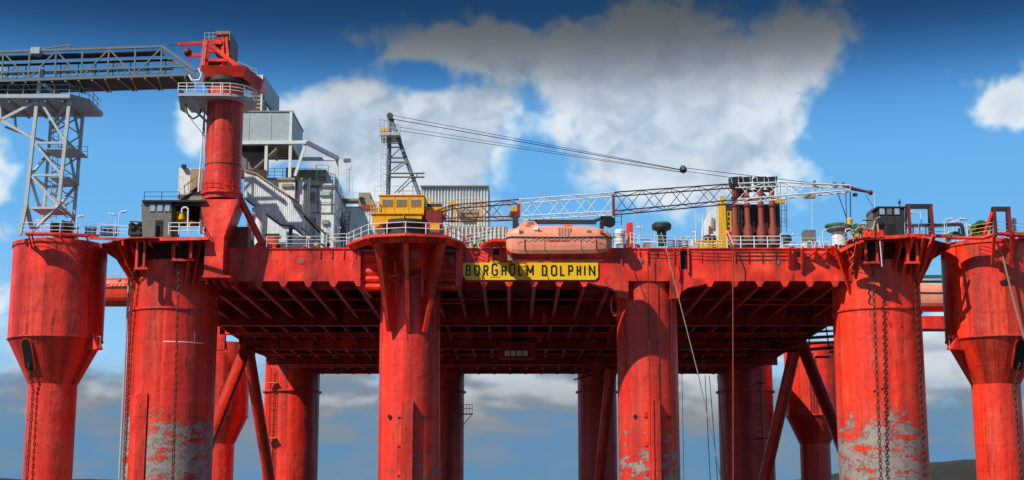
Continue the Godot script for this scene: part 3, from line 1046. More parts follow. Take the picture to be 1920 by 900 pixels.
	# upper row of dark scuppers above the sign
	for e in [[926, 488], [1014, 489], [1058, 489], [1103, 489]]:
		var q := at(e[0], e[1], FRONT)
		var b := MB.new()
		b.tube(q + Vector3(0, 0, -0.1), q + Vector3(0, 0, 0.06), 0.24, 0.24, 18)
		part(o, "scupper", b, M.black)
	for x in [-2.6, 0.05, 2.7, 5.3, 7.9]:
		slab(o, "front_stiffener", Vector3(x - 0.07, DECK - 1.2, z0 + 0.003), Vector3(x + 0.07, DECK - 0.1, z0 + 0.16), M.hull)
	slab(o, "door_recess", at(924, 465, FRONT) + Vector3(0, 0, 0.02), at(936, 478, FRONT) + Vector3(0, 0, 0.06), M.black)
	# dark recesses at the two ends of the right hand front
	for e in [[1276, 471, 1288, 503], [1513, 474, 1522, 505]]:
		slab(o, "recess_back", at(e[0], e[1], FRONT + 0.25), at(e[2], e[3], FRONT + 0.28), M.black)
	slab(o, "recess_post", at(1271, 466, FRONT) + Vector3(0, 0, 0.01), at(1276, 527, FRONT) + Vector3(0, 0, 0.3), M.hull)
	slab(o, "recess_post", at(1288, 466, FRONT) + Vector3(0, 0, 0.01), at(1292, 512, FRONT) + Vector3(0, 0, 0.3), M.hull)
	slab(o, "recess_sill", Vector3(17.8, KEEL, z0 - 0.15), Vector3(18.8, KEEL + 1.25, z0 - 0.01), M.hull)
	slab(o, "recess_sill", Vector3(30.0, KEEL, z0 - 0.15), Vector3(31.0, KEEL + 1.2, z0 - 0.01), M.hull)
	# triangular brackets at the top right of the front
	for px in [1478, 1502, 1527, 1549, 1572]:
		var q := at(px, 468, FRONT)
		var big: bool = px < 1510
		var hgt: float = 2.5 if px == 1502 else (1.9 if px == 1478 else 1.15)
		var b := MB.new()
		b.prism(PackedVector2Array([Vector2(0, 0.1), Vector2(1.3, 0.1), Vector2(1.3, -0.1), Vector2(0.25, -hgt), Vector2(0, -hgt)]), q + Vector3(-0.12, 0, 0.01), Vector3(0, 0, 1), Vector3.UP, Vector3(0.2, 0, 0))
		part(o, "deck_bracket", b, M.hull_bright)
		if not big:
			bar(o, "bracket_strut", q + Vector3(-0.75, -0.9, 0.1), q + Vector3(0.3, 0.0, 1.2), 0.11, M.red_bar)
	# waterway bar and shadow gutter along the top of the plating
	slab(o, "gutter", Vector3(-33.2, DECK - 0.02, z0 - 0.4), Vector3(-16.3, DECK + 0.1, z0 + 0.12), M.hull)
	slab(o, "gutter", Vector3(-5.2, DECK - 0.02, z0 - 0.4), Vector3(37.4, DECK + 0.1, z0 + 0.12), M.hull)
	for k in 4:
		var x := -20.4 + k * 1.25
		slab(o, "hanger", Vector3(x - 0.05, DECK - 1.0, z0 + 0.01), Vector3(x + 0.05, DECK - 0.1, z0 + 0.12), M.hull)
	for k in 7:
		var x: float = 11.6 + k * 0.93
		slab(o, "hanger", Vector3(x - 0.04, DECK - (0.6 if k % 3 else 1.5), z0 + 0.15), Vector3(x + 0.04, DECK - 0.05, z0 + 0.28), M.hull)
	# light box with four pale panels under the deck
	var lb := thing("light_box", "dark red box slung under the deck with four pale square panels", "light box", at(967, 668, 198))
	pbox(lb, "box", 935, 641, 1004, 671, 198.5, 2.5, M.under)
	for k in 4:
		pbox(lb, "panel", 946.5 + k * 11.2, 657.5, 955.5 + k * 11.2, 667, 198.3, 0.15, M.paper)
	# dark hooped walkway pipes near the braces on the right and left
	for s in 2:
		var nm: String = ["knot of dark pipes and gantry bars under the deck beside the right hand braces", "red bracket frame with a dark gantry under the deck above the left braces"][s]
		var q0 := at([1500, 435][s], 640, 200)
		var g := thing("pipe_gantry", nm, "pipe gantry", q0, "gantries under the deck")
		for k in 4:
			var a := q0 + Vector3(-7.5 + 12 * s, 0.8 - 0.9 * k, 0.5 * k)
			var b := q0 + Vector3(7.5 - 6 * s, 1.6 - 0.8 * k, 0.5 * k)
			bar(g, "pipe", a, b, 0.16 + 0.05 * (k % 2), M.maroon)
		for k in 6:
			var a := q0 + Vector3(-6.0 + 2.4 * k, 1.8, 0.3)
			bar(g, "hanger", a, a + Vector3(0.3 * (k % 3), -3.0, 0), 0.1, M.dark)
		if s == 0:
			for k in 3:
				slab(g, "gantry_floor", q0 + Vector3(2.0 + 2.0 * k, -2.2 + k * 0.7, -1), q0 + Vector3(4.0 + 2.0 * k, -2.1 + k * 0.7, 1), M.dark)
		else:
			slab(g, "end_box", q0 + Vector3(-2.6, -1.2, -0.4), q0 + Vector3(-0.9, 2.2, 0.6), M.hull)
			slab(g, "top_box", q0 + Vector3(-1.6, 0.9, -0.5), q0 + Vector3(4, 2.0, 0.6), M.hull)
	var hc := thing("access_hoops", "dark ladder and hooped red basket under the deck beside the steep brace", "ladder", at(1105, 690, 205))
	ladder(hc, at(1098, 706, 205), at(1112, 640, 206), 0.7, M.maroon, Vector3.RIGHT, false, 0.6)
	for k in 5:
		var pts := []
		for e in 9:
			var t := TAU * e / 8.0
			pts.append(at(1098 + k * 5, 695 - k * 2, 206) + Vector3(0.75 * cos(t), 0.6 * sin(t), 0.3 * sin(t * 2)))
		var b := MB.new()
		b.sweep(pts, 0.07, 6)
		part(hc, "hoop", b, M.red_bar)
	bar(hc, "rail", at(1076, 712, 205), at(1122, 700, 206), 0.1, M.maroon)
	# hanging ring on the flared column's left side
	var mr := thing("mooring_ring", "large red ring and lug on the left side of the flared column", "mooring ring", at(1152, 585, 156))
	var pts2 := []
	for e in 17:
		var t := TAU * e / 16.0
		pts2.append(at(1153, 572, 156) + Vector3(0.42 * cos(t), 1.1 * sin(t), 0))
	var rb2 := MB.new()
	rb2.sweep(pts2, 0.11, 7)
	part(mr, "ring", rb2, M.red_bar)
	pbox(mr, "lug", 1150, 585, 1168, 592, 155.5, 1.2, M.hull_flat)

# ------------------------------------------------------------------ lettering built of plate strokes
func letter(ch: String) -> Array:                 # strokes on a unit box, none overlapping: x and y in 0..1
	var c := 0.2
	var o_l := [Vector2(0.5, 1), Vector2(c, 1), Vector2(0, 1 - c * 0.6), Vector2(0, c * 0.6), Vector2(c, 0), Vector2(0.5, 0)]
	var o_r := [Vector2(0.5, 1), Vector2(1 - c, 1), Vector2(1, 1 - c * 0.6), Vector2(1, c * 0.6), Vector2(1 - c, 0), Vector2(0.5, 0)]
	match ch:
		"O": return [o_l, o_r]
		"B": return [[Vector2(0.5, 1), Vector2(0, 1), Vector2(0, 0), Vector2(0.5, 0)], [Vector2(0.5, 1), Vector2(0.8, 1), Vector2(0.98, 0.88), Vector2(0.98, 0.62), Vector2(0.84, 0.52), Vector2(1, 0.40), Vector2(1, 0.12), Vector2(0.8, 0), Vector2(0.5, 0)], [Vector2(0.13, 0.52), Vector2(0.72, 0.52)]]
		"R": return [[Vector2(0, 0), Vector2(0, 1), Vector2(0.5, 1)], [Vector2(0.5, 1), Vector2(0.8, 1), Vector2(1, 0.86), Vector2(1, 0.64), Vector2(0.8, 0.5), Vector2(0.13, 0.5)], [Vector2(0.62, 0.43), Vector2(1, 0)]]
		"G": return [[Vector2(1, 0.82), Vector2(0.8, 1), Vector2(0.2, 1), Vector2(0, 0.88), Vector2(0, 0.12), Vector2(0.2, 0), Vector2(0.8, 0), Vector2(1, 0.12), Vector2(1, 0.45), Vector2(0.55, 0.45)]]
		"H": return [[Vector2(0, 0), Vector2(0, 1)], [Vector2(1, 0), Vector2(1, 1)], [Vector2(0.13, 0.5), Vector2(0.87, 0.5)]]
		"L": return [[Vector2(0, 1), Vector2(0, 0), Vector2(1, 0)]]
		"M": return [[Vector2(0, 0), Vector2(0, 1), Vector2(0.5, 0.25)], [Vector2(0.5, 0.25), Vector2(1, 1), Vector2(1, 0)]]
		"D": return [[Vector2(0.5, 1), Vector2(0, 1), Vector2(0, 0), Vector2(0.5, 0)], [Vector2(0.5, 1), Vector2(0.75, 1), Vector2(1, 0.82), Vector2(1, 0.18), Vector2(0.75, 0), Vector2(0.5, 0)]]
		"P": return [[Vector2(0, 0), Vector2(0, 1), Vector2(0.5, 1)], [Vector2(0.5, 1), Vector2(0.8, 1), Vector2(1, 0.86), Vector2(1, 0.6), Vector2(0.8, 0.46), Vector2(0.13, 0.46)]]
		"I": return [[Vector2(0.5, 0), Vector2(0.5, 1)]]
		"N": return [[Vector2(0, 0), Vector2(0, 1), Vector2(1, 0), Vector2(1, 1)]]
	return []

func name_board() -> void:
	var o := thing("name_board", "long yellow board lettered in black on the deck front under the lifeboat", "sign", at(994, 525, FRONT))
	var z := -FRONT + 0.17
	var a := at(867.5, 525, FRONT)
	var b := at(1121, 493, FRONT)
	var w := b.x - a.x
	var h := b.y - a.y
	var p := MB.new()
	p.prism(PackedVector2Array([Vector2(0, 0.45), Vector2(0.45, 0), Vector2(w - 0.3, 0), Vector2(w, 0.3), Vector2(w, h), Vector2(0.1, h), Vector2(0, h - 0.2)]), Vector3(a.x, a.y, z - 0.06), Vector3.RIGHT, Vector3.UP, Vector3(0, 0, 0.06))
	part(o, "board", p, M.sign)
	# two taller plates stand proud where stiffeners pass behind
	for e in [[918.5, 937.5, 489.5, 520], [960, 970, 489, 519]]:
		var q := at(e[0], e[3], FRONT)
		var r := at(e[1], e[2], FRONT)
		slab(o, "proud_plate", Vector3(q.x, q.y, z + 0.004), Vector3(r.x, r.y, z + 0.045), M.sign)
	var text := "BORGHOLM DOLPHIN"
	var xs := [[160, 207], [235, 287], [317, 364], [392, 449], [480, 525], [550, 606], [631, 676], [707, 771], [0, 0], [843, 893], [925, 981], [1007, 1053], [1080, 1125], [1156, 1196], [1222, 1236], [1266, 1324]]
	var t := 0.165
	for k in text.length():
		var ch := text[k]
		if ch == " ":
			continue
		var tall := k == 3 or k == 5
		var q := at(840 + xs[k][0] / 4.8, 380 + (660 if tall else 662) / 4.8, FRONT)
		var r := at(840 + xs[k][1] / 4.8, 380 + (550 if tall else 564) / 4.8, FRONT)
		var mb := MB.new()
		var lw := r.x - q.x - t
		var lh := r.y - q.y - t
		for st in letter(ch):
			var pl := PackedVector2Array()
			for e in st:
				pl.append(Vector2(e.x * lw, e.y * lh))
			for poly in Geometry2D.offset_polyline(pl, t / 2, Geometry2D.JOIN_MITER, Geometry2D.END_BUTT):
				mb.prism(poly, Vector3(q.x + t / 2, q.y + t / 2, z + (0.049 if tall else 0.004)), Vector3.RIGHT, Vector3.UP, Vector3(0, 0, 0.03))
		part(o, "letter", mb, M.ink)

# ------------------------------------------------------------------ platforms that overhang the columns
func edge_platforms() -> void:
	var zf := -149.0
	var y := 34.62
	# crane platform over the left inner column
	var o := thing("crane_platform", "red overhanging platform with chamfered corners and three long fins under the yellow crane", "platform", at(768, 458, 151))
	var a := [at(652, 459, FRONT).x, at(691, 445, 149).x, at(761, 440, 148.2).x, at(836, 447, 149).x, at(874, 459, FRONT).x]
	var dz := [-FRONT + 0.1, -149.0, -147.9, -149.0, -FRONT + 0.1]
	var plan := PackedVector2Array()
	for k in 5:
		plan.append(Vector2(a[k], -dz[k]))
	plan.append(Vector2(a[4], 160))
	plan.append(Vector2(a[0], 160))
	var b := MB.new()
	b.prism(plan, Vector3(0, y, 0), Vector3.RIGHT, Vector3(0, 0, -1), Vector3(0, 0.12, 0))
	part(o, "floor", b, M.hull_flat)
	for k in 4:                                        # kick plate leaning inwards under the edge, cut into panels
		var p := Vector3(a[k], y + 0.15, dz[k])
		var q := Vector3(a[k + 1], y + 0.15, dz[k + 1])
		var n := 4 if k == 1 or k == 2 else 2
		for i in n:
			var f := p.lerp(q, float(i) / n + 0.012)
			var g := p.lerp(q, float(i + 1) / n - 0.012)
			var c := MB.new()
			var down := Vector3(0, -0.55, -1.1)
			c.hexa([f, g, g + down, f + down, f + Vector3(0, -0.07, -0.06), g + Vector3(0, -0.07, -0.06), g + down + Vector3(0, -0.07, 0.02), f + down + Vector3(0, -0.07, 0.02)])
			part(o, "edge_panel", c, M.hull_bright)
		var e := MB.new()
		e.beam(p, q, 0.16, 0.26)
		part(o, "edge_beam", e, M.hull_bright)
	for k in [1, 3]:
		var p := Vector3(a[k], y, dz[k])
		var st := MB.new()
		st.beam(p, Vector3(a[k] + (1.6 if k == 1 else -1.6), y - 2.4, -152.6), 0.22, 0.22)
		part(o, "strut", st, M.hull)
	# the three fins: seen edge on, tapering to the column
	for e in [[706, 728, 622, 0], [761, 765, 622, 1], [832, 797, 622, 2]]:
		var top := at(e[0], 456, 149.6)
		var foot := at(e[1], e[2], 153.6)
		var w := 0.55
		var f := MB.new()
		var back := -2.5
		var sx := Vector3(w, 0, 0)
		var m1 := Vector3(foot.x, foot.y + 0.15, foot.z - 0.9)
		var t1 := Vector3(top.x, top.y, -152.9)
		if e[3] == 0:
			t1.x += 1.35
			m1.x += 0.5
		elif e[3] == 2:
			t1.x -= 1.35
			m1.x -= 0.5
		f.hexa([top - sx / 2, top + sx / 2, foot + sx / 3, foot - sx / 3, t1 - sx / 2, t1 + sx / 2, m1 + sx / 3, m1 - sx / 3])
		part(o, "fin", f, M.hull_bright)
	# trunk of the crane passing down behind the middle fin, with its rounded foot
	var tr := MB.new()
	var tc := Vector3(at(768, 500, 153).x + 0.1, 0, -153.4)
	tr.lathe(tc, [Vector2(0.05, 31.6), Vector2(1.3, 31.9), Vector2(2.05, 33.0), Vector2(2.05, y)], 32)
	part(o, "crane_trunk", tr, M.hull)
	for e in [[741, 470, 520], [792, 470, 555]]:
		bar(o, "standpipe", at(e[0], e[1] - 10, 152.4), at(e[0], e[2], 152.6), 0.16, M.red_bar)
	bar(o, "tie_bar", at(722, 482, 152.3), at(745, 483, 152.3), 0.1, M.red_bar)
	bar(o, "tie_bar", at(788, 482, 152.3), at(815, 483, 152.3), 0.1, M.red_bar)
	var ek := MB.new()
	for i in 12:
		var t0 := TAU * i / 12.0
		var t1 := TAU * (i + 1) / 12.0
		var c := at(739, 521, 151.8)
		ek.tube(c + Vector3(0.6 * cos(t0), 0.18 * sin(t0), 0.4 * sin(t0)), c + Vector3(0.6 * cos(t1), 0.18 * sin(t1), 0.4 * sin(t1)), 0.13, 0.13, 7)
	part(o, "ring_eye", ek, M.red_bar)
	railing("white railing around the chamfered platform under the yellow crane", [Vector3(a[0] - 0.1, y + 0.15, dz[0]), Vector3(a[1], y + 0.3, dz[1]), Vector3(a[2], y + 0.3, dz[2]), Vector3(a[3], y + 0.3, dz[3]), Vector3(a[4], y + 0.15, dz[4])], 1.15, M.white, "railings along the deck edge", 1.9, 2, 0.045)
	# small peaked platform beside the lifeboat
	var s := thing("lifeboat_platform", "small red peaked platform at the left end of the salmon lifeboat", "platform", at(925, 462, 152))
	var sp := [at(902, 461, FRONT), at(926, 450, 151.0), at(950, 451, 151.0)]
	for k in 2:
		var e := MB.new()
		e.beam(sp[k], sp[k + 1], 0.25, 0.3)
		part(s, "edge_beam", e, M.hull_bright)
	var fl := MB.new()
	fl.prism(PackedVector2Array([Vector2(sp[0].x, FRONT - 0.1), Vector2(sp[1].x, 151.1), Vector2(sp[2].x, 151.1), Vector2(sp[2].x, FRONT + 0.5), Vector2(sp[0].x, FRONT + 0.5)]), Vector3(0, sp[1].y - 0.25, 0), Vector3.RIGHT, Vector3(0, 0, -1), Vector3(0, 0.1, 0))
	part(s, "floor", fl, M.hull_flat)
	for px in [920, 937]:
		pbox(s, "hanger", px, 462, px + 4, 488, FRONT - 0.15, 0.1, M.hull)

	# left corner: walkway from the far left column past the cabin to the crane pedestal
	var lc := thing("corner_platform", "dark red platform with hanging gussets around the head of the left corner column", "platform", at(300, 455, 151), "corner platforms of the rig")
	corner(lc, Vector3(CX[0], 0, -COLD), at(186, 442, 153.5).x, at(392, 446, 150).x, y, M.hull, [[-1.02, 3.7, 1.1], [-0.86, 4.6, 0.0], [-0.74, 4.0, 1.2], [-0.56, 3.0, 0.0], [0.16, 3.6, 0.0], [0.44, 4.4, 1.0], [0.60, 4.2, 0.0], [0.86, 3.0, 0.0]])
	for e in [[168, 446, 300, 452, 151.5], [300, 449, 392, 447, 149.2]]:
		var bb := MB.new()
		bb.beam(at(e[0], e[1], e[4]), at(e[2], e[3], e[4] - 1.2), 0.2, 0.3)
		part(lc, "edge_beam", bb, M.hull_bright)
	for e in [[256, 270, 452, 505], [326, 358, 452, 489]]:       # fairlead frames the chains run through
		for px in [e[0], e[1]]:
			pbox(lc, "fairlead_post", px - 2, e[2], px + 2, e[3], 150.1, 0.4, M.hull)
		pbox(lc, "fairlead_sill", e[0] - 4, e[3] - 4, e[1] + 6, e[3], 150.0, 0.5, M.hull)
		pbox(lc, "fairlead_shade", e[0], e[2], e[1], e[3], 151.6, 0.3, M.black)  # black sheet painted for the shade behind the frame
	pbox(lc, "side_box", 232, 484, 244, 499, 154, 1.5, M.hull)
	# right corner
	var rc := thing("corner_platform", "sunlit red platform with slanting legs around the head of the right corner column", "platform", at(1680, 455, 151), "corner platforms of the rig")
	corner(rc, Vector3(CX[3], 0, -COLD), at(1594, 456, 151).x, at(1782, 446, 153.5).x, y, M.hull_bright, [[-0.98, 4.4, 0.0], [-0.84, 5.0, 0.8], [-0.68, 3.4, 0.0], [-0.1, 2.6, 0.0], [0.20, 2.8, 0.0], [0.58, 3.2, 0.6], [0.78, 3.8, 0.0], [0.92, 4.2, 0.9], [1.08, 3.4, 0.0]])
	for e in [[1575, 471, 1622, 447, 151.3, 149.6], [1622, 447, 1700, 443, 149.4, 149.2], [1700, 441, 1776, 443, 149.0, 150.6]]:
		var bb := MB.new()
		bb.beam(at(e[0], e[1], e[4]), at(e[2], e[3], e[5]), 0.2, 0.34)
		part(rc, "edge_beam", bb, M.hull_bright)
	for e in [[1624, 1645, 452, 494], [1702, 1720, 452, 494]]:
		for px in [e[0], e[1]]:
			pbox(rc, "fairlead_post", px - 2, e[2], px + 2, e[3], 150.1, 0.4, M.hull)
		pbox(rc, "fairlead_sill", e[0] - 4, e[3] - 4, e[1] + 5, e[3], 150.0, 0.5, M.hull)
		pbox(rc, "fairlead_shade", e[0], e[2], e[1], e[3], 151.6, 0.3, M.black)  # shade behind this frame, again given as a black sheet
	for e in [[1712, 441, 1691, 512], [1733, 444, 1716, 520], [1751, 441, 1721, 528], [1608, 455, 1598, 512], [1616, 452, 1604, 520]]:
		var bb := MB.new()
		bb.beam(at(e[0], e[1], 149.0), at(e[2], e[3], 152.6), 0.36, 0.36)
		part(rc, "leg", bb, M.hull_bright)
	for k in 5:                                        # lattice strip beside the left legs
		bar(rc, "lacing", at(1594 + 2 * (k % 2) * 3, 470 + k * 8, 150.6), at(1600 - 2 * (k % 2) * 3, 478 + k * 8, 150.6), 0.07, M.red_bar)
	bar(rc, "hanging_rod", at(1650, 452, 149.2), at(1654, 500, 149.6), 0.07, M.white)
	# rims of the two tapered columns
	var lt := thing("column_walkway", "red walkway bracketed to the top edge of the far left tapered column", "walkway", at(120, 444, 150.5), "walkways on the tapered columns")
	for e in [[48, 439, 112, 439, 150.6, 150.9], [112, 439, 186, 443, 150.9, 152.4]]:
		var bb := MB.new()
		bb.beam(at(e[0], e[1], e[4]), at(e[2], e[3], e[5]), 0.9, 0.22)
		part(lt, "walkway_floor", bb, M.hull_bright)
	for px in [54, 60, 112, 160]:
		var bb := MB.new()
		bb.beam(at(px, 441, 150.4), at(px + 6, 466 if px < 100 else 452, 152.5), 0.14, 0.16)
		part(lt, "bracket", bb, M.hull)
	var rt := thing("column_walkway", "red walkway with hanging legs on the top edge of the right hand tapered column", "walkway", at(1880, 444, 150.5), "walkways on the tapered columns")
	for e in [[1776, 446, 1845, 446, 152.0, 150.6], [1845, 446, 1870, 438, 150.4, 149.6], [1870, 438, 1935, 442, 149.6, 150.2]]:
		var bb := MB.new()
		bb.beam(at(e[0], e[1], e[4]), at(e[2], e[3], e[5]), 0.9, 0.22)
		part(rt, "walkway_floor", bb, M.hull_bright)
	for e in [[1864, 443, 1861, 497], [1897, 443, 1895, 497], [1880, 446, 1893, 470], [1906, 446, 1905, 470]]:
		var bb := MB.new()
		bb.beam(at(e[0], e[1], 149.4), at(e[2], e[3], 150.9), 0.3, 0.3)
		part(rt, "leg", bb, M.hull_bright)
	# chains of the corner columns
	chain("dark chain hanging in front of the left corner column, right of its fenders", [at(338, 452, 150.9), at(335, 520, 151.0), at(324, 900, 151.9)], M.chain)
	chain("dark chain hanging down the left edge of the left corner column", [at(262, 455, 150.6), at(250, 520, 153.0), at(243, 620, 153.6), at(232, 900, 154.2)], M.chain)
	chain("pale rusty chain hanging in front of the right corner column, below the grey cabin", [at(1634, 460, 150.6), at(1637, 520, 151.0), at(1652, 900, 151.6)], M.chain)
	chain("pale rusty chain hanging along the right edge of the right corner column", [at(1711, 460, 150.6), at(1716, 520, 151.6), at(1734, 900, 152.6)], M.chain)

func corner(o: Node3D, c: Vector3, x0: float, x1: float, y: float, m: Material, fins: Array) -> void:
	var plan := PackedVector2Array([Vector2(x0, 153.4), Vector2(c.x - 4.2, 150.2), Vector2(c.x - 3.0, 149.2), Vector2(c.x + 3.0, 149.2), Vector2(c.x + 4.2, 150.2), Vector2(x1, 153.4), Vector2(x1, 163), Vector2(x0, 163)])
	if x1 < 0:
		plan[4] = Vector2(x1 - 0.4, 149.2)
		plan[5] = Vector2(x1, 150)
	var b := MB.new()
	b.prism(plan, Vector3(0, y, 0), Vector3.RIGHT, Vector3(0, 0, -1), Vector3(0, 0.14, 0))
	part(o, "floor", b, M.under)  # darker red, so the shade below the floor is partly painted
	for k in 5:                                        # beams under the floor
		var x := lerpf(x0 + 0.6, x1 - 0.6, k / 4.0)
		var f := MB.new()
		f.box(Vector3(x - 0.1, y - 0.55, -161), Vector3(x + 0.1, y - 0.003, -152.2 if k == 0 or k == 4 else -150.2))
		part(o, "floor_beam", f, m)
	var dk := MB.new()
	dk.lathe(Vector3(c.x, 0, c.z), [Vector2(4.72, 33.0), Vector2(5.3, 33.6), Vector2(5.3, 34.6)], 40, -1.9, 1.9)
	part(o, "column_collar", dk, M.hull_shaded)  # near-black colour paints in the shade under the platform
	for f in fins:
		fin(o, c, 4.67, f[0], 34.58, 34.58 - f[1], 2.0 + f[2] * 0.5, m, 0.22)

# ------------------------------------------------------------------ red pedestal crane at the left with its boom laid along the rest tower
func red_crane() -> void:
	var d := 151.6
	var o := thing("pedestal_crane", "tall red pedestal crane whose long grey boom lies to the left on the lattice tower", "crane", at(408, 525, d))
	var cx := at(417, 350, d + 1.0).x
	var c := Vector3(cx, 0, -d - 1.0)
	# square foot: front, right side, with a tapering top
	var f0 := at(385, 440, d - 1.3)
	var f1 := at(420, 440, d - 1.3)
	var fb := at(400, 516, d - 1.3).y
	var ft := at(400, 372, d - 1.3).y
	var b := MB.new()
	b.box(Vector3(f0.x, fb, -d - 2.6), Vector3(f1.x, at(400, 448, d).y, -d + 1.3))
	part(o, "foot", b, M.hull)
	var b2 := MB.new()
	var y1 := at(400, 448, d).y
	b2.hexa([Vector3(f0.x, y1, -d + 1.3), Vector3(f1.x, y1, -d + 1.3), Vector3(f1.x, y1, -d - 2.6), Vector3(f0.x, y1, -d - 2.6),
		Vector3(cx - 1.95, ft, -d + 0.9), Vector3(cx + 2.1, ft, -d + 0.9), Vector3(cx + 2.1, ft, -d - 2.9), Vector3(cx - 1.95, ft, -d - 2.9)])
	part(o, "foot_taper", b2, M.hull)
	var bp := MB.new()
	bp.box(Vector3(f0.x - 0.1, fb - 0.25, -d - 2.7), Vector3(f1.x + 0.9, fb, -d + 1.4))
	part(o, "foot_plate", bp, M.hull)
	for k in 3:
		var x := f0.x + 0.2 + 0.8 * k
		slab(o, "foot_rib", Vector3(x, fb - 0.85, -d - 2.4), Vector3(x + 0.12, fb - 0.253, -d + 1.0), M.hull)
	# the round column
	var yt := at(417, 152, d + 1).y
	var yb := at(417, 366, d + 1).y
	var p := MB.new()
	p.lathe(c, [Vector2(1.95, yb - 0.6), Vector2(1.98, yb), Vector2(1.93, at(417, 322, d).y), Vector2(1.93, yt)], 48)
	part(o, "column", p, M.hull)
	ring(o, c, 1.95, at(417, 360, d).y, M.hull_flat, "base_flange", 0.25, 0.18)
	ring(o, c, 1.93, at(417, 308, d).y, M.dark_wall, "joint_band", 0.04, 0.06)
	for k in 9:
		var t := -1.4 + 2.8 * k / 8.0
		var q := c + Vector3(sin(t) * 2.2, at(417, 359, d).y, cos(t) * 2.2)
		bar(o, "guard_post", q, q + Vector3(0, 1.0, 0), 0.03, M.red_bar)
	for hh in [0.5, 1.0]:
		var gr := []
		for k in 13:
			var t := -1.4 + 2.8 * k / 12.0
			gr.append(c + Vector3(sin(t) * 2.2, at(417, 359, d).y + hh, cos(t) * 2.2))
		var gm := MB.new()
		gm.sweep(gr, 0.035, 5)
		part(o, "guard_rail", gm, M.red_bar)
	# raking strut down to the deck edge at the right
	var st := MB.new()
	st.tube(at(448, 368, d + 1), at(492, 458, FRONT - 0.2), 0.36, 0.36, 16)
	part(o, "raking_strut", st, M.hull)
	var sf := MB.new()
	sf.prism(PackedVector2Array([Vector2(-1.3, 0), Vector2(1.5, 0), Vector2(0.5, 0.9), Vector2(-0.5, 0.9)]), at(494, 466, FRONT) + Vector3(0, 0, -0.5), Vector3.RIGHT, Vector3.UP, Vector3(0, 0, 0.5))
	part(o, "strut_shoe", sf, M.hull)
	pbox(o, "side_box", 428, 425, 465, 466, d + 2.5, 2.0, M.stack_red)
	# access pipes beside the column
	bar(o, "pipe", at(384, 205, d + 1), at(372, 360, d + 1), 0.1, M.white)
	bar(o, "pipe", at(383, 200, d + 2), at(385, 320, d + 2), 0.06, M.grey)
	var cab := MB.new()
	cab.sweep([at(348, 196, d), at(352, 214, d), at(362, 223, d), at(374, 216, d), at(378, 200, d)], 0.09, 6)
	part(o, "slack_hose", cab, M.black)
	bar(o, "stay_wire", at(352, 216, d), at(386, 258, d), 0.035, M.wire)
	# ring platform
	var py := at(405, 181, d - 2).y
	var pc := Vector3(cx + 0.3, 0, -d - 1.0)
	var pl := MB.new()
	var plan := PackedVector2Array([Vector2(at(343, 185, d).x, d - 2.3), Vector2(pc.x - 0.2, d - 2.3)])
	for k in 13:
		var t := -PI / 2 + PI * k / 12.0
		plan.append(Vector2(pc.x + 3.0 * cos(t), d + 1.0 + 3.3 * sin(t)))
	plan.append(Vector2(at(343, 185, d).x, d + 4.3))
	pl.prism(plan, Vector3(0, py, 0), Vector3.RIGHT, Vector3(0, 0, -1), Vector3(0, 0.28, 0))
	part(o, "ring_platform", pl, M.grey_wall)
	var edge := []
	for k in 15:
		edge.append(Vector3(plan[k].x, py + 0.28, -plan[k].y))
	for hh in [0.4, 0.75, 1.12]:
		var gm := MB.new()
		var up := []
		for e in edge:
			up.append(e + Vector3(0, hh, 0))
		gm.sweep(up, 0.045, 6)
		part(o, "platform_rail", gm, M.white)
	for k in [0, 1, 2, 3, 5, 7, 9, 11, 13, 14]:
		bar(o, "platform_post", edge[k], edge[k] + Vector3(0, 1.12, 0), 0.05, M.white)
		if k == 0:
			for i in 4:
				var q: Vector3 = edge[0].lerp(edge[1], (i + 1) / 5.0)
				bar(o, "platform_post", q, q + Vector3(0, 1.12, 0), 0.05, M.white)
	for e in [[0.2, 2.2], [1.5, 1.4]]:
		var q := Vector3(plan[0].x + e[0], py, -d + 2.0)
		var bb := MB.new()
		bb.beam(q, Vector3(cx - 1.7, py - e[1], -d - 0.2), 0.2, 0.2)
		part(o, "platform_brace", bb, M.grey)
	var wd := MB.new()
	wd.hexa([at(333, 168, d + 3), at(345, 170, d + 0), at(350, 214, d + 1), at(338, 206, d + 3), at(333, 168, d + 5), at(345, 170, d + 4), at(350, 214, d + 4), at(338, 206, d + 5)])
	part(o, "wind_plate", wd, M.tan_wall)
	# slewing head: dark ring, red bed and A-frame
	var sl := MB.new()
	sl.lathe(c, [Vector2(1.9, yt - 0.75), Vector2(2.45, yt - 0.5), Vector2(2.45, yt - 0.05), Vector2(0.1, yt)], 40)
	part(o, "slew_ring", sl, M.dark_wall)
	var hy := at(417, 150, d).y
	var bed := MB.new()
	var ht := at(417, 131, d).y
	bed.hexa([Vector3(cx - 2.0, hy, -d + 1.2), Vector3(cx + 2.2, hy, -d + 1.2), Vector3(cx + 2.4, hy, -d - 4), Vector3(cx - 1.8, hy, -d - 4),
		Vector3(cx - 2.3, ht, -d + 1.6), Vector3(cx + 2.5, ht, -d + 1.6), Vector3(cx + 2.6, ht, -d - 4.2), Vector3(cx - 2.2, ht, -d - 4.2)])
	part(o, "slew_bed", bed, M.hull)
	var tail := MB.new()
	tail.hexa([Vector3(cx + 2.2, hy - 0.1, -d + 1.0), Vector3(cx + 3.5, hy - 0.6, -d - 2.0), Vector3(cx + 3.5, hy - 0.4, -d - 4.0), Vector3(cx + 2.2, hy - 0.2, -d - 4),
		Vector3(cx + 2.5, ht, -d + 1.2), Vector3(cx + 3.8, ht - 0.5, -d - 2.0), Vector3(cx + 3.8, ht - 0.5, -d - 4.0), Vector3(cx + 2.5, ht, -d - 4)])
	part(o, "tail_bed", tail, M.hull)
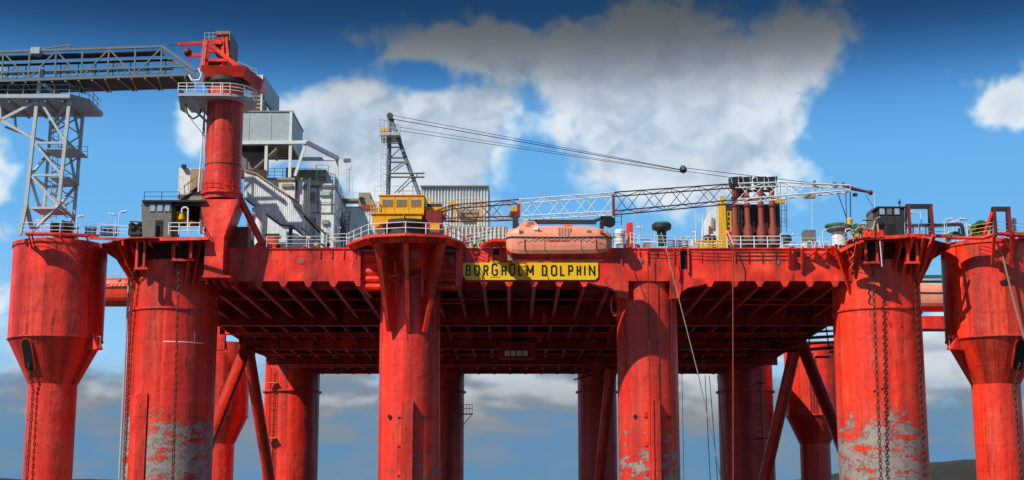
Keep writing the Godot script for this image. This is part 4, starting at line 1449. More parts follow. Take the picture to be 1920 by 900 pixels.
	var A := func(n: String, x0: float, yy0: float, x1: float, yy1: float, z0: float, z1: float, w: float) -> void:
		var m := MB.new()
		m.beam(at(x0, yy0, d + z0), at(x1, yy1, d + z1), w, w)
		part(o, n, m, M.hull)
	A.call("mast_leg", 379, 132, 386, 76, -1.2, -0.8, 0.46)
	A.call("mast_leg", 386, 132, 392, 78, 2.6, 2.2, 0.4)
	A.call("back_stay", 391, 82, 458, 134, -1.0, -0.8, 0.44)
	A.call("back_stay", 395, 84, 462, 140, 2.4, 2.6, 0.4)
	A.call("mast_tie", 384, 96, 408, 96, -0.9, -0.9, 0.34)
	A.call("mast_tie", 381, 113, 430, 113, -0.9, -0.9, 0.28)
	A.call("mast_head", 381, 79, 416, 80, -0.7, -0.7, 0.42)
	A.call("cab_post", 418, 74, 418, 102, -0.6, -0.6, 0.3)
	A.call("cab_post", 424, 70, 428, 112, -0.6, -0.6, 0.26)
	A.call("jib_arm", 334, 83, 384, 80, -0.6, -0.6, 0.3)
	A.call("jib_arm", 358, 105, 380, 103, -0.6, -0.6, 0.3)
	for k in 4:
		A.call("winch_frame", 395 + k * 9, 130, 399 + k * 9, 112, -0.4, 0.2, 0.26)
	var wdm := MB.new()
	wdm.tube(at(398, 122, d - 0.4), at(410, 122, d + 0.6), 0.55, 0.55, 16)
	part(o, "winch_drum", wdm, M.dark_wall)
	var jb := MB.new()
	jb.ball(at(352, 98, d - 0.6), 0.45, 12)
	part(o, "head_block", jb, M.maroon)
	A.call("head_link", 350, 98, 357, 112, -0.6, -0.6, 0.26)
	bar(o, "luff_wire", at(318, 85, d), at(334, 84, d - 0.6), 0.04, M.wire)
	# machinery house on top: grey slab with a slanting back, red ribbed front
	pbox(o, "machinery_house", 404, 58, 431, 101, d - 0.3, 4.7, M.cabin)
	for k in 3:
		pbox(o, "house_panel", 406 + k * 8, 63, 412 + k * 8, 82, d - 0.36, 0.05, M.stack_red)
	for k in 2:
		A.call("house_bar", 404, 64 + 15 * k, 426, 63 + 15 * k, -0.45, -0.45, 0.12)
	for k in 3:
		bar(o, "head_rail_post", at(384 + k * 8, 80, d - 0.6), at(384 + k * 8, 62, d - 0.6), 0.035, M.grey)
	bar(o, "head_rail", at(384, 62, d - 0.6), at(404, 61, d - 0.6), 0.035, M.grey)
	bar(o, "head_rail", at(384, 70, d - 0.6), at(404, 69, d - 0.6), 0.035, M.grey)
	bar(o, "whip_aerial", at(398, 60, d), at(398, 54, d), 0.03, M.wire)
	for k in 4:
		bar(o, "tail_rail_post", at(446 + k * 12, 128 + k * 5, d), at(446 + k * 12, 116 + k * 5, d), 0.035, M.grey)
	bar(o, "tail_rail", at(446, 116, d), at(482, 131, d), 0.035, M.grey)
	bar(o, "tail_rail", at(446, 122, d), at(482, 137, d), 0.035, M.grey)
	# ------------- boom: a boxed truss with a floor and bundled pipes, running out of the frame to the left
	var df := 151.0
	var db := 155.4
	var xr := at(352, 140, df).x
	var xl := xr - 34.0
	var yb0 := at(352, 140, df).y
	var slope := 0.0345                       # dips toward its far end
	var hb := 3.25
	var Y := func(x: float) -> float: return yb0 + (x - xr) * -slope * -1.0
	var bays := 12
	var bw := 34.0 / bays
	var pt := func(x: float, up: float, dd: float) -> Vector3: return Vector3(x, Y.call(x) + up, -dd)
	for dd in [df, db]:
		var fr: bool = dd == df
		var tr := xr - 2.9
		sbar(o, "boom_bottom_chord", pt.call(xl, 0, dd), pt.call(xr, 0, dd), 0.15, M.boom)
		sbar(o, "boom_top_chord", pt.call(xl, hb, dd), pt.call(tr, hb, dd), 0.12, M.boom)
		sbar(o, "boom_nose", pt.call(tr, hb, dd), pt.call(xr + 0.9, 0.35, dd), 0.17, M.boom)
		sbar(o, "boom_mid_rail", pt.call(xl, 0.95, dd), pt.call(xr, 0.95, dd), 0.1, M.boom)
		for k in bays:
			var x := tr - k * bw
			if x < xl + 0.5:
				continue
			sbar(o, "boom_post", pt.call(x, 0.1, dd), pt.call(x, hb - 0.1, dd), 0.085 if fr else 0.07, M.boom)
			var x2 := maxf(x - bw, xl)
			if k % 2 == 0:
				sbar(o, "boom_diagonal", pt.call(x, hb - 0.1, dd), pt.call(x2, 0.1, dd), 0.075, M.boom)
			else:
				sbar(o, "boom_diagonal", pt.call(x, 0.1, dd), pt.call(x2, hb - 0.1, dd), 0.075, M.boom)
			if fr:
				bar(o, "walkway_brace", pt.call(x - bw * 0.5, 0.2, dd), pt.call(x - bw * 0.25, 0.95, dd), 0.05, M.boom)
				bar(o, "walkway_brace", pt.call(x - bw * 0.5, 0.2, dd), pt.call(x - bw * 0.75, 0.95, dd), 0.05, M.boom)
	for k in bays * 2:
		var x := xr - 0.3 - k * bw * 0.5
		sbar(o, "floor_beam", pt.call(x, -0.24, df - 0.1), pt.call(x + (0.5 if k % 2 else -0.6), -0.24, db + 0.1), 0.09, M.tan)
	var fm := MB.new()
	fm.hexa([pt.call(xl, -0.12, df), pt.call(xr, -0.12, df), pt.call(xr, -0.12, db), pt.call(xl, -0.12, db), pt.call(xl, -0.05, df), pt.call(xr, -0.05, df), pt.call(xr, -0.05, db), pt.call(xl, -0.05, db)])
	part(o, "boom_floor", fm, M.dark_wall)
	var tm := MB.new()
	var tx := xr - 3.1
	tm.hexa([pt.call(xl, hb - 0.35, df + 0.5), pt.call(tx, hb - 0.35, df + 0.5), pt.call(tx, hb - 0.35, df + 2.1), pt.call(xl, hb - 0.35, df + 2.1), pt.call(xl, hb - 0.25, df + 0.5), pt.call(tx, hb - 0.25, df + 0.5), pt.call(tx, hb - 0.25, df + 2.1), pt.call(xl, hb - 0.25, df + 2.1)])
	part(o, "boom_roof_walk", tm, M.dark_wall)
	for e in [[0.5, 152.2, 0.12], [0.75, 153.0, 0.14], [1.5, 153.6, 0.08], [1.9, 154.2, 0.1], [2.5, 153.4, 0.14], [1.2, 154.6, 0.08]]:
		bar(o, "boom_pipe", pt.call(xl, e[0], e[1]), pt.call(xr - 2.2, e[0], e[1]), e[2], M.dark if e[2] > 0.11 else M.boom)
	for k in 16:
		var x := xr - 3.0 - k * 1.9
		bar(o, "pipe_hanger", pt.call(x, 0.3, 153.4), pt.call(x, 2.6, 153.4), 0.06, M.boom)
	pbox(o, "roof_box", 57, 88, 74, 100, df - 0.2, 1.2, M.grey_wall)
	sbar(o, "roof_rail", at(75, 92, df), at(134, 84, df), 0.08, M.boom)
	sbar(o, "roof_rail", at(128, 96, df), at(126, 85, df), 0.07, M.boom)
	var hz := MB.new()
	hz.sweep([at(372, 128, df - 0.3), at(378, 139, df - 0.4), at(374, 150, df - 0.4), at(360, 151, df - 0.4), at(354, 140, df - 0.3)], 0.1, 7)
	part(o, "nose_hose", hz, M.white)

func rest_tower() -> void:
	var o := thing("boom_rest_tower", "pale grey lattice tower on the far left column, holding up the crane boom", "lattice tower", at(90, 440, 153))
	var S := func(n: String, x0: float, y0: float, x1: float, y1: float, d0: float, d1: float, w: float) -> void:
		sbar(o, n, at(x0, y0, d0), at(x1, y1, d1), w * 0.74, M.tower)
	var f := 152.0
	var b := 157.0
	# four legs; the near pair left and middle, the far pair inside and right
	S.call("leg", 78, 128, 70, 186, f - 1.2, f, 0.26)
	S.call("leg", 70, 186, 49, 383, f, f, 0.24)
	S.call("leg", 131, 184, 110, 384, f, f, 0.24)
	S.call("leg", 156, 208, 138, 410, b, b, 0.22)
	S.call("leg", 96, 226, 80, 420, b, b, 0.2)
	S.call("splayed_leg", 49, 383, 37, 441, f, f, 0.26)
	S.call("splayed_leg", 49, 383, 60, 430, f, f + 1, 0.24)
	S.call("splayed_leg", 110, 384, 64, 430, f, f + 1, 0.26)
	S.call("splayed_leg", 138, 410, 132, 440, b, b, 0.24)
	# level ties
	for e in [[66, 268, 121, 268, f], [90, 290, 148, 289, b], [60, 329, 115, 328, f], [86, 350, 142, 348, b], [55, 390, 104, 390, f]]:
		S.call("tie", e[0], e[1], e[2], e[3], e[4], e[4], 0.16)
	for e in [[121, 268, 148, 289], [115, 328, 142, 348], [64, 268, 90, 290], [60, 329, 86, 350]]:
		S.call("side_tie", e[0], e[1], e[2], e[3], f, b, 0.14)
	# diagonals
	for e in [[76, 190, 120, 262, f, f], [66, 270, 113, 325, f, f], [60, 331, 108, 384, f, f], [130, 212, 100, 240, f, b], [134, 190, 152, 270, b, b], [125, 262, 141, 340, b, b], [92, 228, 146, 286, b, b], [88, 292, 60, 325, b, f],
		[140, 352, 112, 384, b, f], [110, 384, 137, 408, f, b], [58, 336, 74, 388, f, b], [96, 240, 126, 190, b, f], [92, 352, 130, 400, b, b]]:
		S.call("diagonal", e[0], e[1], e[2], e[3], e[4], e[5], 0.17)
	for k in 5:                                  # finer bracing on the far and inner faces
		var y0 := 216 + 40 * k
		var x0 := 97.0 - 3.6 * k
		sbar(o, "lacing", at(x0, y0, b), at(150 - 4.2 * k, y0 + 36, b), 0.07, M.tower)
		sbar(o, "lacing", at(154 - 4.2 * k, y0, b), at(x0 - 3, y0 + 36, b), 0.07, M.tower)
	# landings with rails
	for e in [[84, 278, 146, 287], [92, 331, 130, 338], [56, 388, 106, 400]]:
		var p := at(e[0], e[1], f + 0.6)
		var q := at(e[2], e[1], f + 0.6)
		slab(o, "landing", Vector3(p.x, p.y - 0.1, -b + 0.5), Vector3(q.x, p.y, -f - 0.6), M.grey_wall)
		for k in 4:
			var r := p.lerp(q, k / 3.0) + Vector3(0, 0, -3.5)
			bar(o, "landing_post", r, r + Vector3(0, 1.1, 0), 0.035, M.tower)
		for hh in [0.55, 1.1]:
			bar(o, "landing_rail", p + Vector3(0, hh, -3.5), q + Vector3(0, hh, -3.5), 0.03, M.tower)
	# head platform, running out of the frame at the left on a strut
	var y := at(70, 181, f - 0.6).y
	var xr := at(131, 181, f - 0.6).x
	var plan := PackedVector2Array([Vector2(xr - 15, f - 0.6), Vector2(xr, f - 0.6), Vector2(xr + 1.5, f + 1.2), Vector2(xr + 1.5, b + 1.5), Vector2(xr - 15, b + 1.5)])
	var h := MB.new()
	h.prism(plan, Vector3(0, y - 0.28, 0), Vector3.RIGHT, Vector3(0, 0, -1), Vector3(0, 0.3, 0))
	part(o, "head_floor", h, M.grey_wall)
	var e0 := MB.new()
	e0.beam(Vector3(xr - 15, y + 0.05, -f + 0.62), Vector3(xr, y + 0.05, -f + 0.62), 0.12, 0.42)
	part(o, "head_edge", e0, M.grey_wall)
	var e1 := MB.new()
	e1.beam(Vector3(xr, y + 0.05, -f + 0.62), Vector3(xr + 1.55, y + 0.05, -f - 1.2), 0.12, 0.42)
	part(o, "head_edge", e1, M.grey_wall)
	var e2 := MB.new()
	e2.beam(Vector3(xr + 1.55, y + 0.05, -f - 1.2), Vector3(xr + 1.55, y + 0.05, -b - 1.5), 0.12, 0.42)
	part(o, "head_edge", e2, M.grey_wall)
	for k in 8:
		var x := xr - 0.8 - 1.9 * k
		slab(o, "head_beam", Vector3(x - 0.09, y - 0.55, -b - 1.3), Vector3(x + 0.09, y - 0.283, -f + 0.5), M.tan_wall)
	S.call("cantilever_strut", 64, 261, -10, 219, f, f, 0.2)
	S.call("cantilever_strut", 90, 268, 10, 238, b, b, 0.16)
	S.call("cantilever_brace", 68, 190, 0, 226, f, f, 0.2)
	S.call("cantilever_brace", 28, 215, 30, 242, b, b, 0.14)
	S.call("cantilever_brace", 0, 190, 1, 226, f, f, 0.15)
	S.call("cradle_arm", 82, 158, 104, 175, f - 0.8, f + 1, 0.22)
	var rp := [Vector3(xr - 15, y + 0.25, -f + 0.5), Vector3(xr - 0.1, y + 0.25, -f + 0.5), Vector3(xr + 1.5, y + 0.25, -f - 1.3), Vector3(xr + 1.5, y + 0.25, -b - 1)]
	for i in 3:
		for hh in [0.55, 1.1]:
			bar(o, "head_rail", rp[i] + Vector3(0, hh, 0), rp[i + 1] + Vector3(0, hh, 0), 0.04, M.tower)
		var n := maxi(1, roundi((rp[i + 1] - rp[i]).length() / 1.6))
		for k in n:
			var q: Vector3 = rp[i].lerp(rp[i + 1], float(k) / n)
			bar(o, "head_post", q, q + Vector3(0, 1.1, 0), 0.04, M.tower)
	ladder(o, at(100, 410, b - 0.5), at(106, 215, b - 0.5), 0.6, M.tower, Vector3.RIGHT, false)

# ------------------------------------------------------------------ yellow crane over the middle platform
func yellow_crane() -> void:
	var d := 156.5
	var o := thing("lattice_boom_crane", "yellow cabbed crane with a grey mast and a long lattice boom pointing right", "crane", at(752, 440, d))
	var g := at(752, 440, d)
	var b := MB.new()
	b.lathe(Vector3(g.x + 0.4, 0, g.z - 2.0), [Vector2(2.35, DECK), Vector2(2.35, at(752, 421, d).y), Vector2(2.9, at(752, 419, d).y), Vector2(2.9, at(752, 412, d).y)], 40)
	part(o, "pedestal", b, M.dark_wall)
	# cab: upper house with three windows above a lower, slanting skirt
	var u0 := at(711, 403, d)
	var u1 := at(795, 367, d)
	var zf := -d
	slab(o, "cab", Vector3(u0.x, u0.y, zf - 4.6), Vector3(u1.x, u1.y, zf), M.yellow_wall)
	slab(o, "cab_roof", Vector3(u0.x - 0.1, u1.y, zf - 4.7), Vector3(u1.x + 0.1, u1.y + 0.1, zf + 0.1), M.yellow_wall)
	var sk := MB.new()
	var l0 := at(698, 402, d)
	var l1 := at(792, 402, d)
	var m0 := at(702, 424, d)
	var m1 := at(790, 413, d)
	var zk := Vector3(0, 0, -4.8)
	var poly := PackedVector2Array()
	for q in [l0, l1, at(790, 413, d), at(745, 413, d), at(740, 419, d), at(716, 419, d), at(703, 429, d), at(698, 412, d)]:
		poly.append(Vector2(q.x, q.y))
	sk.prism(poly, Vector3(0, 0, zf + 0.25), Vector3.RIGHT, Vector3.UP, Vector3(0, 0, -4.9))
	part(o, "cab_skirt", sk, M.yellow_wall)
	slab(o, "skirt_ledge", Vector3(l0.x - 0.15, l0.y - 0.02, zf - 4.9), Vector3(l1.x, l0.y + 0.12, zf + 0.4), M.yellow_wall)
	for e in [[717, 735], [743.5, 761.5], [770.5, 788]]:
		var fr := pbox(o, "window", e[0] - 1.2, 373, e[1] + 1.2, 387, d - 0.06, 0.05, M.yellow_wall)
		pbox(fr, "pane", e[0], 374.5, e[1], 385.5, d - 0.09, 0.04, M.cabin)
	for x in [739, 765.5]:
		pbox(o, "cab_rib", x - 0.7, 369, x + 0.7, 402, d - 0.05, 0.05, M.yellow_wall)
	pbox(o, "house", 778, 388, 834, 402, d + 1.0, 4.0, M.yellow_wall)
	pbox(o, "boom_foot", 788, 394, 828, 428, d + 0.2, 4.2, M.maroon)
	pbox(o, "winch_box", 806, 420, 824, 431, d - 0.3, 1.5, M.yellow_wall)
	pbox(o, "engine_box", 800, 382, 828, 392, d + 2, 3, M.dark_wall)
	for k in 4:
		bar(o, "side_rail_post", at(696 + k * 5, 402, d - 0.2), at(696 + k * 5, 382 - k, d - 0.2), 0.045, M.yellow)
	bar(o, "side_rail", at(696, 382, d - 0.2), at(711, 379, d - 0.2), 0.045, M.yellow)
	bar(o, "side_rail", at(696, 391, d - 0.2), at(711, 390, d - 0.2), 0.045, M.yellow)
	bar(o, "front_post", at(757, 403, d - 0.4), at(757, 425, d - 0.4), 0.07, M.yellow)
	for k in 6:
		bar(o, "roof_rail_post", at(702 + k * 18, 367, d + 2.0), at(702 + k * 18, 349, d + 2.0), 0.035, M.yellow if k > 2 else M.white)
	bar(o, "roof_rail", at(702, 349, d + 2.0), at(792, 349, d + 2.0), 0.035, M.white)
	bar(o, "roof_rail", at(702, 358, d + 2.0), at(792, 358, d + 2.0), 0.035, M.white)
	# mast: upright pair, raking pair, cross bars and a crow's nest
	for z in [0.6, 3.6]:
		bar(o, "mast_leg", at(728, 366, d + z), at(731, 219, d + 2.1), 0.24, M.boom)
		bar(o, "mast_stay", at(787, 368, d + z), at(735, 228, d + 2.1), 0.24, M.boom)
		bar(o, "mast_joint", at(735, 228, d + 2.1), at(731, 219, d + 2.1), 0.28, M.boom)
		for e in [[731, 268, 747], [731, 276, 750], [731, 296, 757], [731, 304, 759], [730, 325, 796], [730, 332, 796]]:
			bar(o, "mast_tie", at(e[0], e[1], d + z), at(e[2], e[1], d + z), 0.1, M.boom)
		for e in [[733, 295, 750, 278], [733, 320, 757, 303], [738, 322, 760, 306], [740, 362, 768, 334], [746, 362, 775, 336], [778, 338, 783, 325]]:
			bar(o, "mast_brace", at(e[0], e[1], d + z), at(e[2], e[3], d + z), 0.07, M.boom)
	var sv := MB.new()
	sv.tube(at(731, 217, d + 1.4), at(731, 217, d + 3.0), 0.36, 0.36, 18)
	part(o, "head_sheave", sv, M.cabin)
	var nf := at(712, 250, d + 1.0)
	slab(o, "nest_floor", nf + Vector3(0, -0.35, -3), Vector3(at(750, 250, d + 1).x, nf.y, nf.z + 0.6), M.grey_wall)
	pbox(o, "nest_box", 714, 240, 727, 246, d + 0.6, 1.0, M.yellow_wall)
	for k in 6:
		var q := at(712 + k * 7.6, 250, d + 0.6)
		bar(o, "nest_post", q, q + Vector3(0, 1.55 - 0.12 * k, 0), 0.04, M.grey)
	bar(o, "nest_rail", at(712, 223, d + 0.6), at(750, 235, d + 0.6), 0.04, M.grey)
	bar(o, "nest_rail", at(712, 236, d + 0.6), at(750, 242, d + 0.6), 0.04, M.grey)
	ladder(o, at(719, 366, d + 0.4), at(719, 254, d + 0.4), 0.55, M.white, Vector3.RIGHT, true)
	# boom: four painted lengths
	var bd := d + 1.6
	var path := [[812, 405, 6, 0.6], [848, 400, 12.5, 1.0], [972, 393.5, 16, 1.1], [1150, 382, 18, 1.1], [1380, 363, 15.5, 1.1], [1460, 358, 13, 1.0], [1592, 354, 4.5, 0.6]]
	var mats := [M.boom_inner, M.boom_inner, M.white, M.boom_rust, M.white, M.white]
	for i in path.size() - 1:
		var p: Array = path[i]
		var q: Array = path[i + 1]
		var a := at(p[0], p[1], bd)
		var c := at(q[0], q[1], bd)
		var sa: float = p[2] * 0.0585
		var sc: float = q[2] * 0.0585
		var n := maxi(2, roundi((c - a).length() / 1.55))
		if i == 0:
			n = 2
		var frames := []
		for k in n + 1:
			var t := float(k) / n
			frames.append([a.lerp(c, t), lerpf(p[3], q[3], t), lerpf(sa, sc, t)])
		lattice(o, frames, Vector3(0, 0, 1), Vector3(0.06, 1, 0), 0.075, 0.04, mats[i])
	var tp := MB.new()
	tp.tube(at(1590, 352, bd), at(1632, 361, bd), 0.22, 0.12, 10)
	part(o, "boom_tip_arm", tp, M.maroon)
	bar(o, "tip_stay", at(1570, 347, bd), at(1630, 359, bd), 0.07, M.wire)
	var th := MB.new()
	th.ball(at(1632, 361, bd), 0.3, 10)
	part(o, "tip_block", th, M.maroon)
	pbox(o, "tip_lamp", 1600, 362, 1608, 367, bd, 0.4, M.dark)
	for e in [[1563, 341, 1568, 349], [1526, 338, 1530, 350], [1580, 341, 1584, 349]]:
		pbox(o, "boom_sheave", e[0], e[1], e[2], e[3], bd, 0.6, M.cabin)
	pbox(o, "boom_fitting", 1510, 364, 1530, 370, bd - 0.3, 0.8, M.tan_wall)
	pbox(o, "boom_joint", 970, 376, 977, 412, bd - 1.2, 0.2, M.grey_wall)
	pbox(o, "boom_joint", 1148, 364, 1153, 402, bd - 1.2, 0.2, M.maroon)
	# pendants from mast head to the floating block and on to the boom head
	var hd := at(734, 218, d + 2.1)
	for e in [[0.0, 216, 318, 0.028], [0.4, 223, 319, 0.042], [0.9, 236, 322, 0.022], [1.2, 243, 323, 0.028]]:
		bar(o, "pendant_wire", at(735, e[1], d + 1.4 + e[0]), at(1277, e[2], bd - 0.4 + e[0] * 0.6), e[3], M.wire)
	var bl := MB.new()
	bl.tube(at(1281, 318, bd - 0.5), at(1281, 318, bd + 0.7), 0.42, 0.42, 14)
	part(o, "floating_block", bl, M.black)
	pbox(o, "block_cheek", 1277, 310, 1284, 318, bd - 0.6, 0.12, M.cabin)
	bar(o, "pendant_wire", at(1286, 315, bd), at(1572, 349, bd - 0.5), 0.035, M.wire)
	bar(o, "pendant_wire", at(1286, 321, bd), at(1420, 340, bd + 0.5), 0.03, M.wire)
	bar(o, "pendant_wire", at(1420, 340, bd + 0.5), at(1600, 350, bd + 0.3), 0.025, M.wire)
	# hoist ropes dropping from the boom head
	for e in [[1571, 362, 1598, 440, 0.05], [1586, 362, 1587, 420, 0.05], [1594, 360, 1595, 412, 0.06], [1622, 364, 1640, 392, 0.03]]:
		bar(o, "hoist_rope", at(e[0], e[1], bd), at(e[2], e[3], bd), e[4], M.wire)
	var hk := MB.new()
	hk.tube(at(1593, 411, bd), at(1593, 424, bd), 0.36, 0.22, 12)
	part(o, "hook_block", hk, M.yellow_wall)
	pbox(o, "hook_cap", 1590, 408, 1597, 413, bd - 0.2, 0.5, M.white_wall)

# ------------------------------------------------------------------ white and grey houses behind the left crane
func accommodation() -> void:
	# upper grey exhaust house on stilts
	var d := 168.0
	var o := thing("exhaust_house", "grey stepped box house on an open steel frame behind the red crane column", "module", at(520, 330, d))
	var a := at(440, 265, d)
	var y_b := at(500, 265, d).y
	var y_t := at(545, 210, d).y
	var xr := at(547, 240, d).x
	slab(o, "lower_box", Vector3(a.x, y_b, -d - 9), Vector3(xr, y_t, -d), M.grey_wall)
	for k in 3:
		slab(o, "box_seam", Vector3(xr - 2.5 - 2.6 * k, y_b, -d + 0.002), Vector3(xr - 2.42 - 2.6 * k, y_t, -d + 0.04), M.grey_wall)
	slab(o, "box_trim", Vector3(a.x, y_t, -d - 9.1), Vector3(xr + 0.1, y_t + 0.15, -d + 0.1), M.tan_wall)
	slab(o, "corner_post", Vector3(xr - 0.28, y_b, -d + 0.003), Vector3(xr + 0.03, y_t, -d + 0.1), M.white_wall)
	var sl := MB.new()
	sl.prism(PackedVector2Array([Vector2(at(470, 210, d).x, y_t + 0.15), Vector2(at(505, 210, d).x, y_t + 0.15), Vector2(at(492, 183, d).x, at(490, 183, d).y), Vector2(at(492, 138, d).x, at(490, 138, d).y), Vector2(at(470, 138, d).x, at(490, 138, d).y)]), Vector3(0, 0, -d - 9), Vector3.RIGHT, Vector3.UP, Vector3(0, 0, 8.6))
	part(o, "sloping_box", sl, M.grey_wall)
	var chute := MB.new()
	chute.prism(PackedVector2Array([Vector2(-0.1, 0), Vector2(1.6, -4.4), Vector2(4.0, -4.4), Vector2(4.0, 0.2)]), Vector3(at(492, 138, d).x, at(492, 138, d).y, -d - 8.8), Vector3(0.02, 0, 0).normalized(), Vector3.UP, Vector3(0, 0, 8.0))
	var sb := MB.new()
	var p0 := Vector3(at(493, 140, d).x, at(493, 140, d).y, -d - 0.6)
	var p1 := Vector3(at(492, 184, d).x, at(493, 184, d).y, -d - 0.6)
	var p2 := Vector3(at(504, 209, d).x, y_t + 0.16, -d - 0.6)
	sb.hexa([p0, p1, p1 + Vector3(0.35, 0, -9), p0 + Vector3(0.35, 0, -9), p0 + Vector3(0.12, 0, 0), p1 + Vector3(0.12, 0, 0), p1 + Vector3(0.47, 0, -9), p0 + Vector3(0.47, 0, -9)])
	part(o, "side_sheet", sb, M.grey_wall)
	for k in 8:                                              # louvres on the front of the sloping part
		pbox(o, "louvre", 468, 150 + k * 7.2, 491, 153 + k * 7.2, d - 0.15 + 0.3, 0.4, M.tan_wall)
	pbox(o, "louvre_post", 489, 140, 492, 208, d - 0.1, 0.2, M.white_wall)
	# underside beams
	for k in 8:
		slab(o, "underside_beam", Vector3(a.x, y_b - 0.2, -d - 0.6 - k * 1.1), Vector3(xr, y_b - 0.003, -d - 0.35 - k * 1.1), M.tan_wall)
	sbar(o, "sill_beam", at(440, 268, d - 0.1), at(574, 267, d - 0.1), 0.2, M.white)
	for e in [[500, 265, 498, 333], [545, 265, 543, 333]]:
		sbar(o, "stilt", at(e[0], e[1], d), at(e[2], e[3], d), 0.17, M.white)
	sbar(o, "raking_leg", at(574, 267, d), at(553, 330, d), 0.16, M.white)
	sbar(o, "raking_beam", at(573, 266, d), at(633, 297, d + 8), 0.22, M.white)
	sbar(o, "back_beam", at(562, 298, d + 8), at(633, 298, d + 8), 0.2, M.white)
	sbar(o, "back_leg", at(631, 298, d + 8), at(632, 420, d + 8), 0.22, M.white)
	sbar(o, "knee", at(502, 272, d), at(520, 300, d + 3), 0.12, M.tan)
	sbar(o, "knee", at(547, 268, d), at(562, 298, d + 8), 0.12, M.white)
	pbox(o, "inner_bulkhead", 449, 282, 496, 320, d + 2, 3.0, M.cabin)
	pbox(o, "inner_soffit", 449, 272, 497, 283, d + 1.5, 3.0, M.dark_wall)
	var stair := MB.new()
	stair.beam(at(478, 318, d + 0.5), at(520, 280, d + 0.5), 1.2, 0.14)
	part(o, "stair_stringer", stair, M.tan_wall)
	for k in 7:
		var q := at(480 + k * 6, 312 - k * 5.4, d + 0.5)
		slab(o, "stair_tread", q + Vector3(-0.25, 0, -0.6), q + Vector3(0.25, 0.07, 0.6), M.dark_wall)
	pbox(o, "cable_tray", 450, 318, 498, 332, d - 0.5, 1.0, M.rust)

	# corrugated stair enclosure slanting down to the right
	var dc := 163.0
	var s := thing("stair_enclosure", "dirty white corrugated stair casing slanting down to the right beside the crane", "stair casing", at(520, 440, dc))
	var pts := [[461, 318], [471, 318], [500, 338], [552, 377], [566, 384], [566, 440], [552, 424], [528, 423], [500, 405], [461, 368]]
	var top := [[458, 319], [480, 325], [553, 375], [566, 388]]
	var bot := [[458, 372], [480, 388], [526, 422], [548, 424], [566, 440]]
	var n := 54
	var cm := MB.new()
	var yt := func(px: float) -> float:
		for i in top.size() - 1:
			if px <= top[i + 1][0]:
				return lerpf(top[i][1], top[i + 1][1], (px - top[i][0]) / (top[i + 1][0] - top[i][0]))
		return top[-1][1]
	var yb := func(px: float) -> float:
		for i in bot.size() - 1:
			if px <= bot[i + 1][0]:
				return lerpf(bot[i][1], bot[i + 1][1], (px - bot[i][0]) / (bot[i + 1][0] - bot[i][0]))
		return bot[-1][1]
	for k in n:
		var px0 := 458.0 + 108.0 * k / n
		var px1 := 458.0 + 108.0 * (k + 1) / n
		var z0 := dc + (0.04 if k % 2 else 0.0)
		var z1 := dc + (0.0 if k % 2 else 0.04)
		var f0 := at(px0, yt.call(px0), z0)
		var f1 := at(px1, yt.call(px1), z1)
		var g0 := at(px0, yb.call(px0), z0)
		var g1 := at(px1, yb.call(px1), z1)
		cm.quad(f0, f1, g1, g0, Vector3.BACK)
	stuff(part(s, "corrugated_sheet", cm, M.white_wall))
	var back := MB.new()
	var poly := PackedVector2Array()
	for e in top + [bot[4], bot[3], bot[2], bot[1], bot[0]]:
		var q := at(e[0], e[1], dc)
		poly.append(Vector2(q.x, q.y))
	back.prism(poly, Vector3(0, 0, -dc - 2.2), Vector3.RIGHT, Vector3.UP, Vector3(0, 0, 2.0))
	part(s, "casing", back, M.white_wall)
	for i in 3:
		var bm := MB.new()
		bm.beam(at(top[i][0], top[i][1], dc - 0.05), at(top[i + 1][0], top[i + 1][1], dc - 0.05), 0.25, 0.16)
		part(s, "edge_trim", bm, M.tan_wall)
	for i in 4:
		var bm := MB.new()
		bm.beam(at(bot[i][0], bot[i][1], dc - 0.05), at(bot[i + 1][0], bot[i + 1][1], dc - 0.05), 0.25, 0.14)
		part(s, "edge_trim", bm, M.rust)
	for e in [[553, 386, 612, 440, 0.0], [566, 428, 608, 462, 0.0], [556, 392, 600, 436, 1.4]]:
		var bm := MB.new()
		bm.beam(at(e[0], e[1], dc + e[4]), at(e[2], e[3], dc + e[4]), 0.1, 0.22)
		part(s, "stair_stringer", bm, M.tan_wall if e[4] == 0 else M.dark_wall)
	for k in 8:
		bar(s, "handrail_post", at(568 + k * 6.4, 396 + k * 6, dc), at(568 + k * 6.4, 382 + k * 6.4, dc), 0.03, M.white)
	bar(s, "handrail", at(566, 382, dc), at(618, 432, dc), 0.04, M.white)
	pbox(s, "blue_post", 541, 424, 547, 458, dc + 1, 0.6, M.blue)
	# the main white block, right side in view with windows
	var db := 170.0
	var w := thing("accommodation_block", "white rust-streaked accommodation block with windows along its receding right side", "house block", at(590, 455, db))
	var bl := at(470, 455, db)
	var br := at(626, 350, db)
	var f := pbox(w, "front_house", 500, 336, 579, 464, db - 1, 10, M.white_wall)
	pbox(w, "main_house", 579, 350, 626, 464, db, 18, M.white_wall)
	pbox(w, "lower_house", 462, 400, 500, 464, db - 1, 10, M.cabin)
	pbox(w, "rust_pipe", 553, 338, 557, 372, db - 1.3, 0.25, M.rust)
	pbox(w, "roof_edge", 496, 333, 581, 337, db - 1.2, 10.2, M.tan_wall)
	pbox(w, "roof_edge", 577, 347, 628, 351, db - 0.2, 18.2, M.cabin)
	pbox(w, "mid_band", 579, 398, 626.5, 400, db - 0.1, 18, M.tan_wall)
	pbox(w, "penthouse", 560, 318, 612, 338, db + 8, 7, M.tan_wall)
	pbox(w, "roof_box", 536, 314, 556, 334, db + 2, 2.0, M.tan_wall)
	for k in 4:
		pbox(w, "roof_crate", 606 + k * 4.2, 344, 609.6 + k * 4.2, 349, db - 0.1, 0.8, M.white_wall)
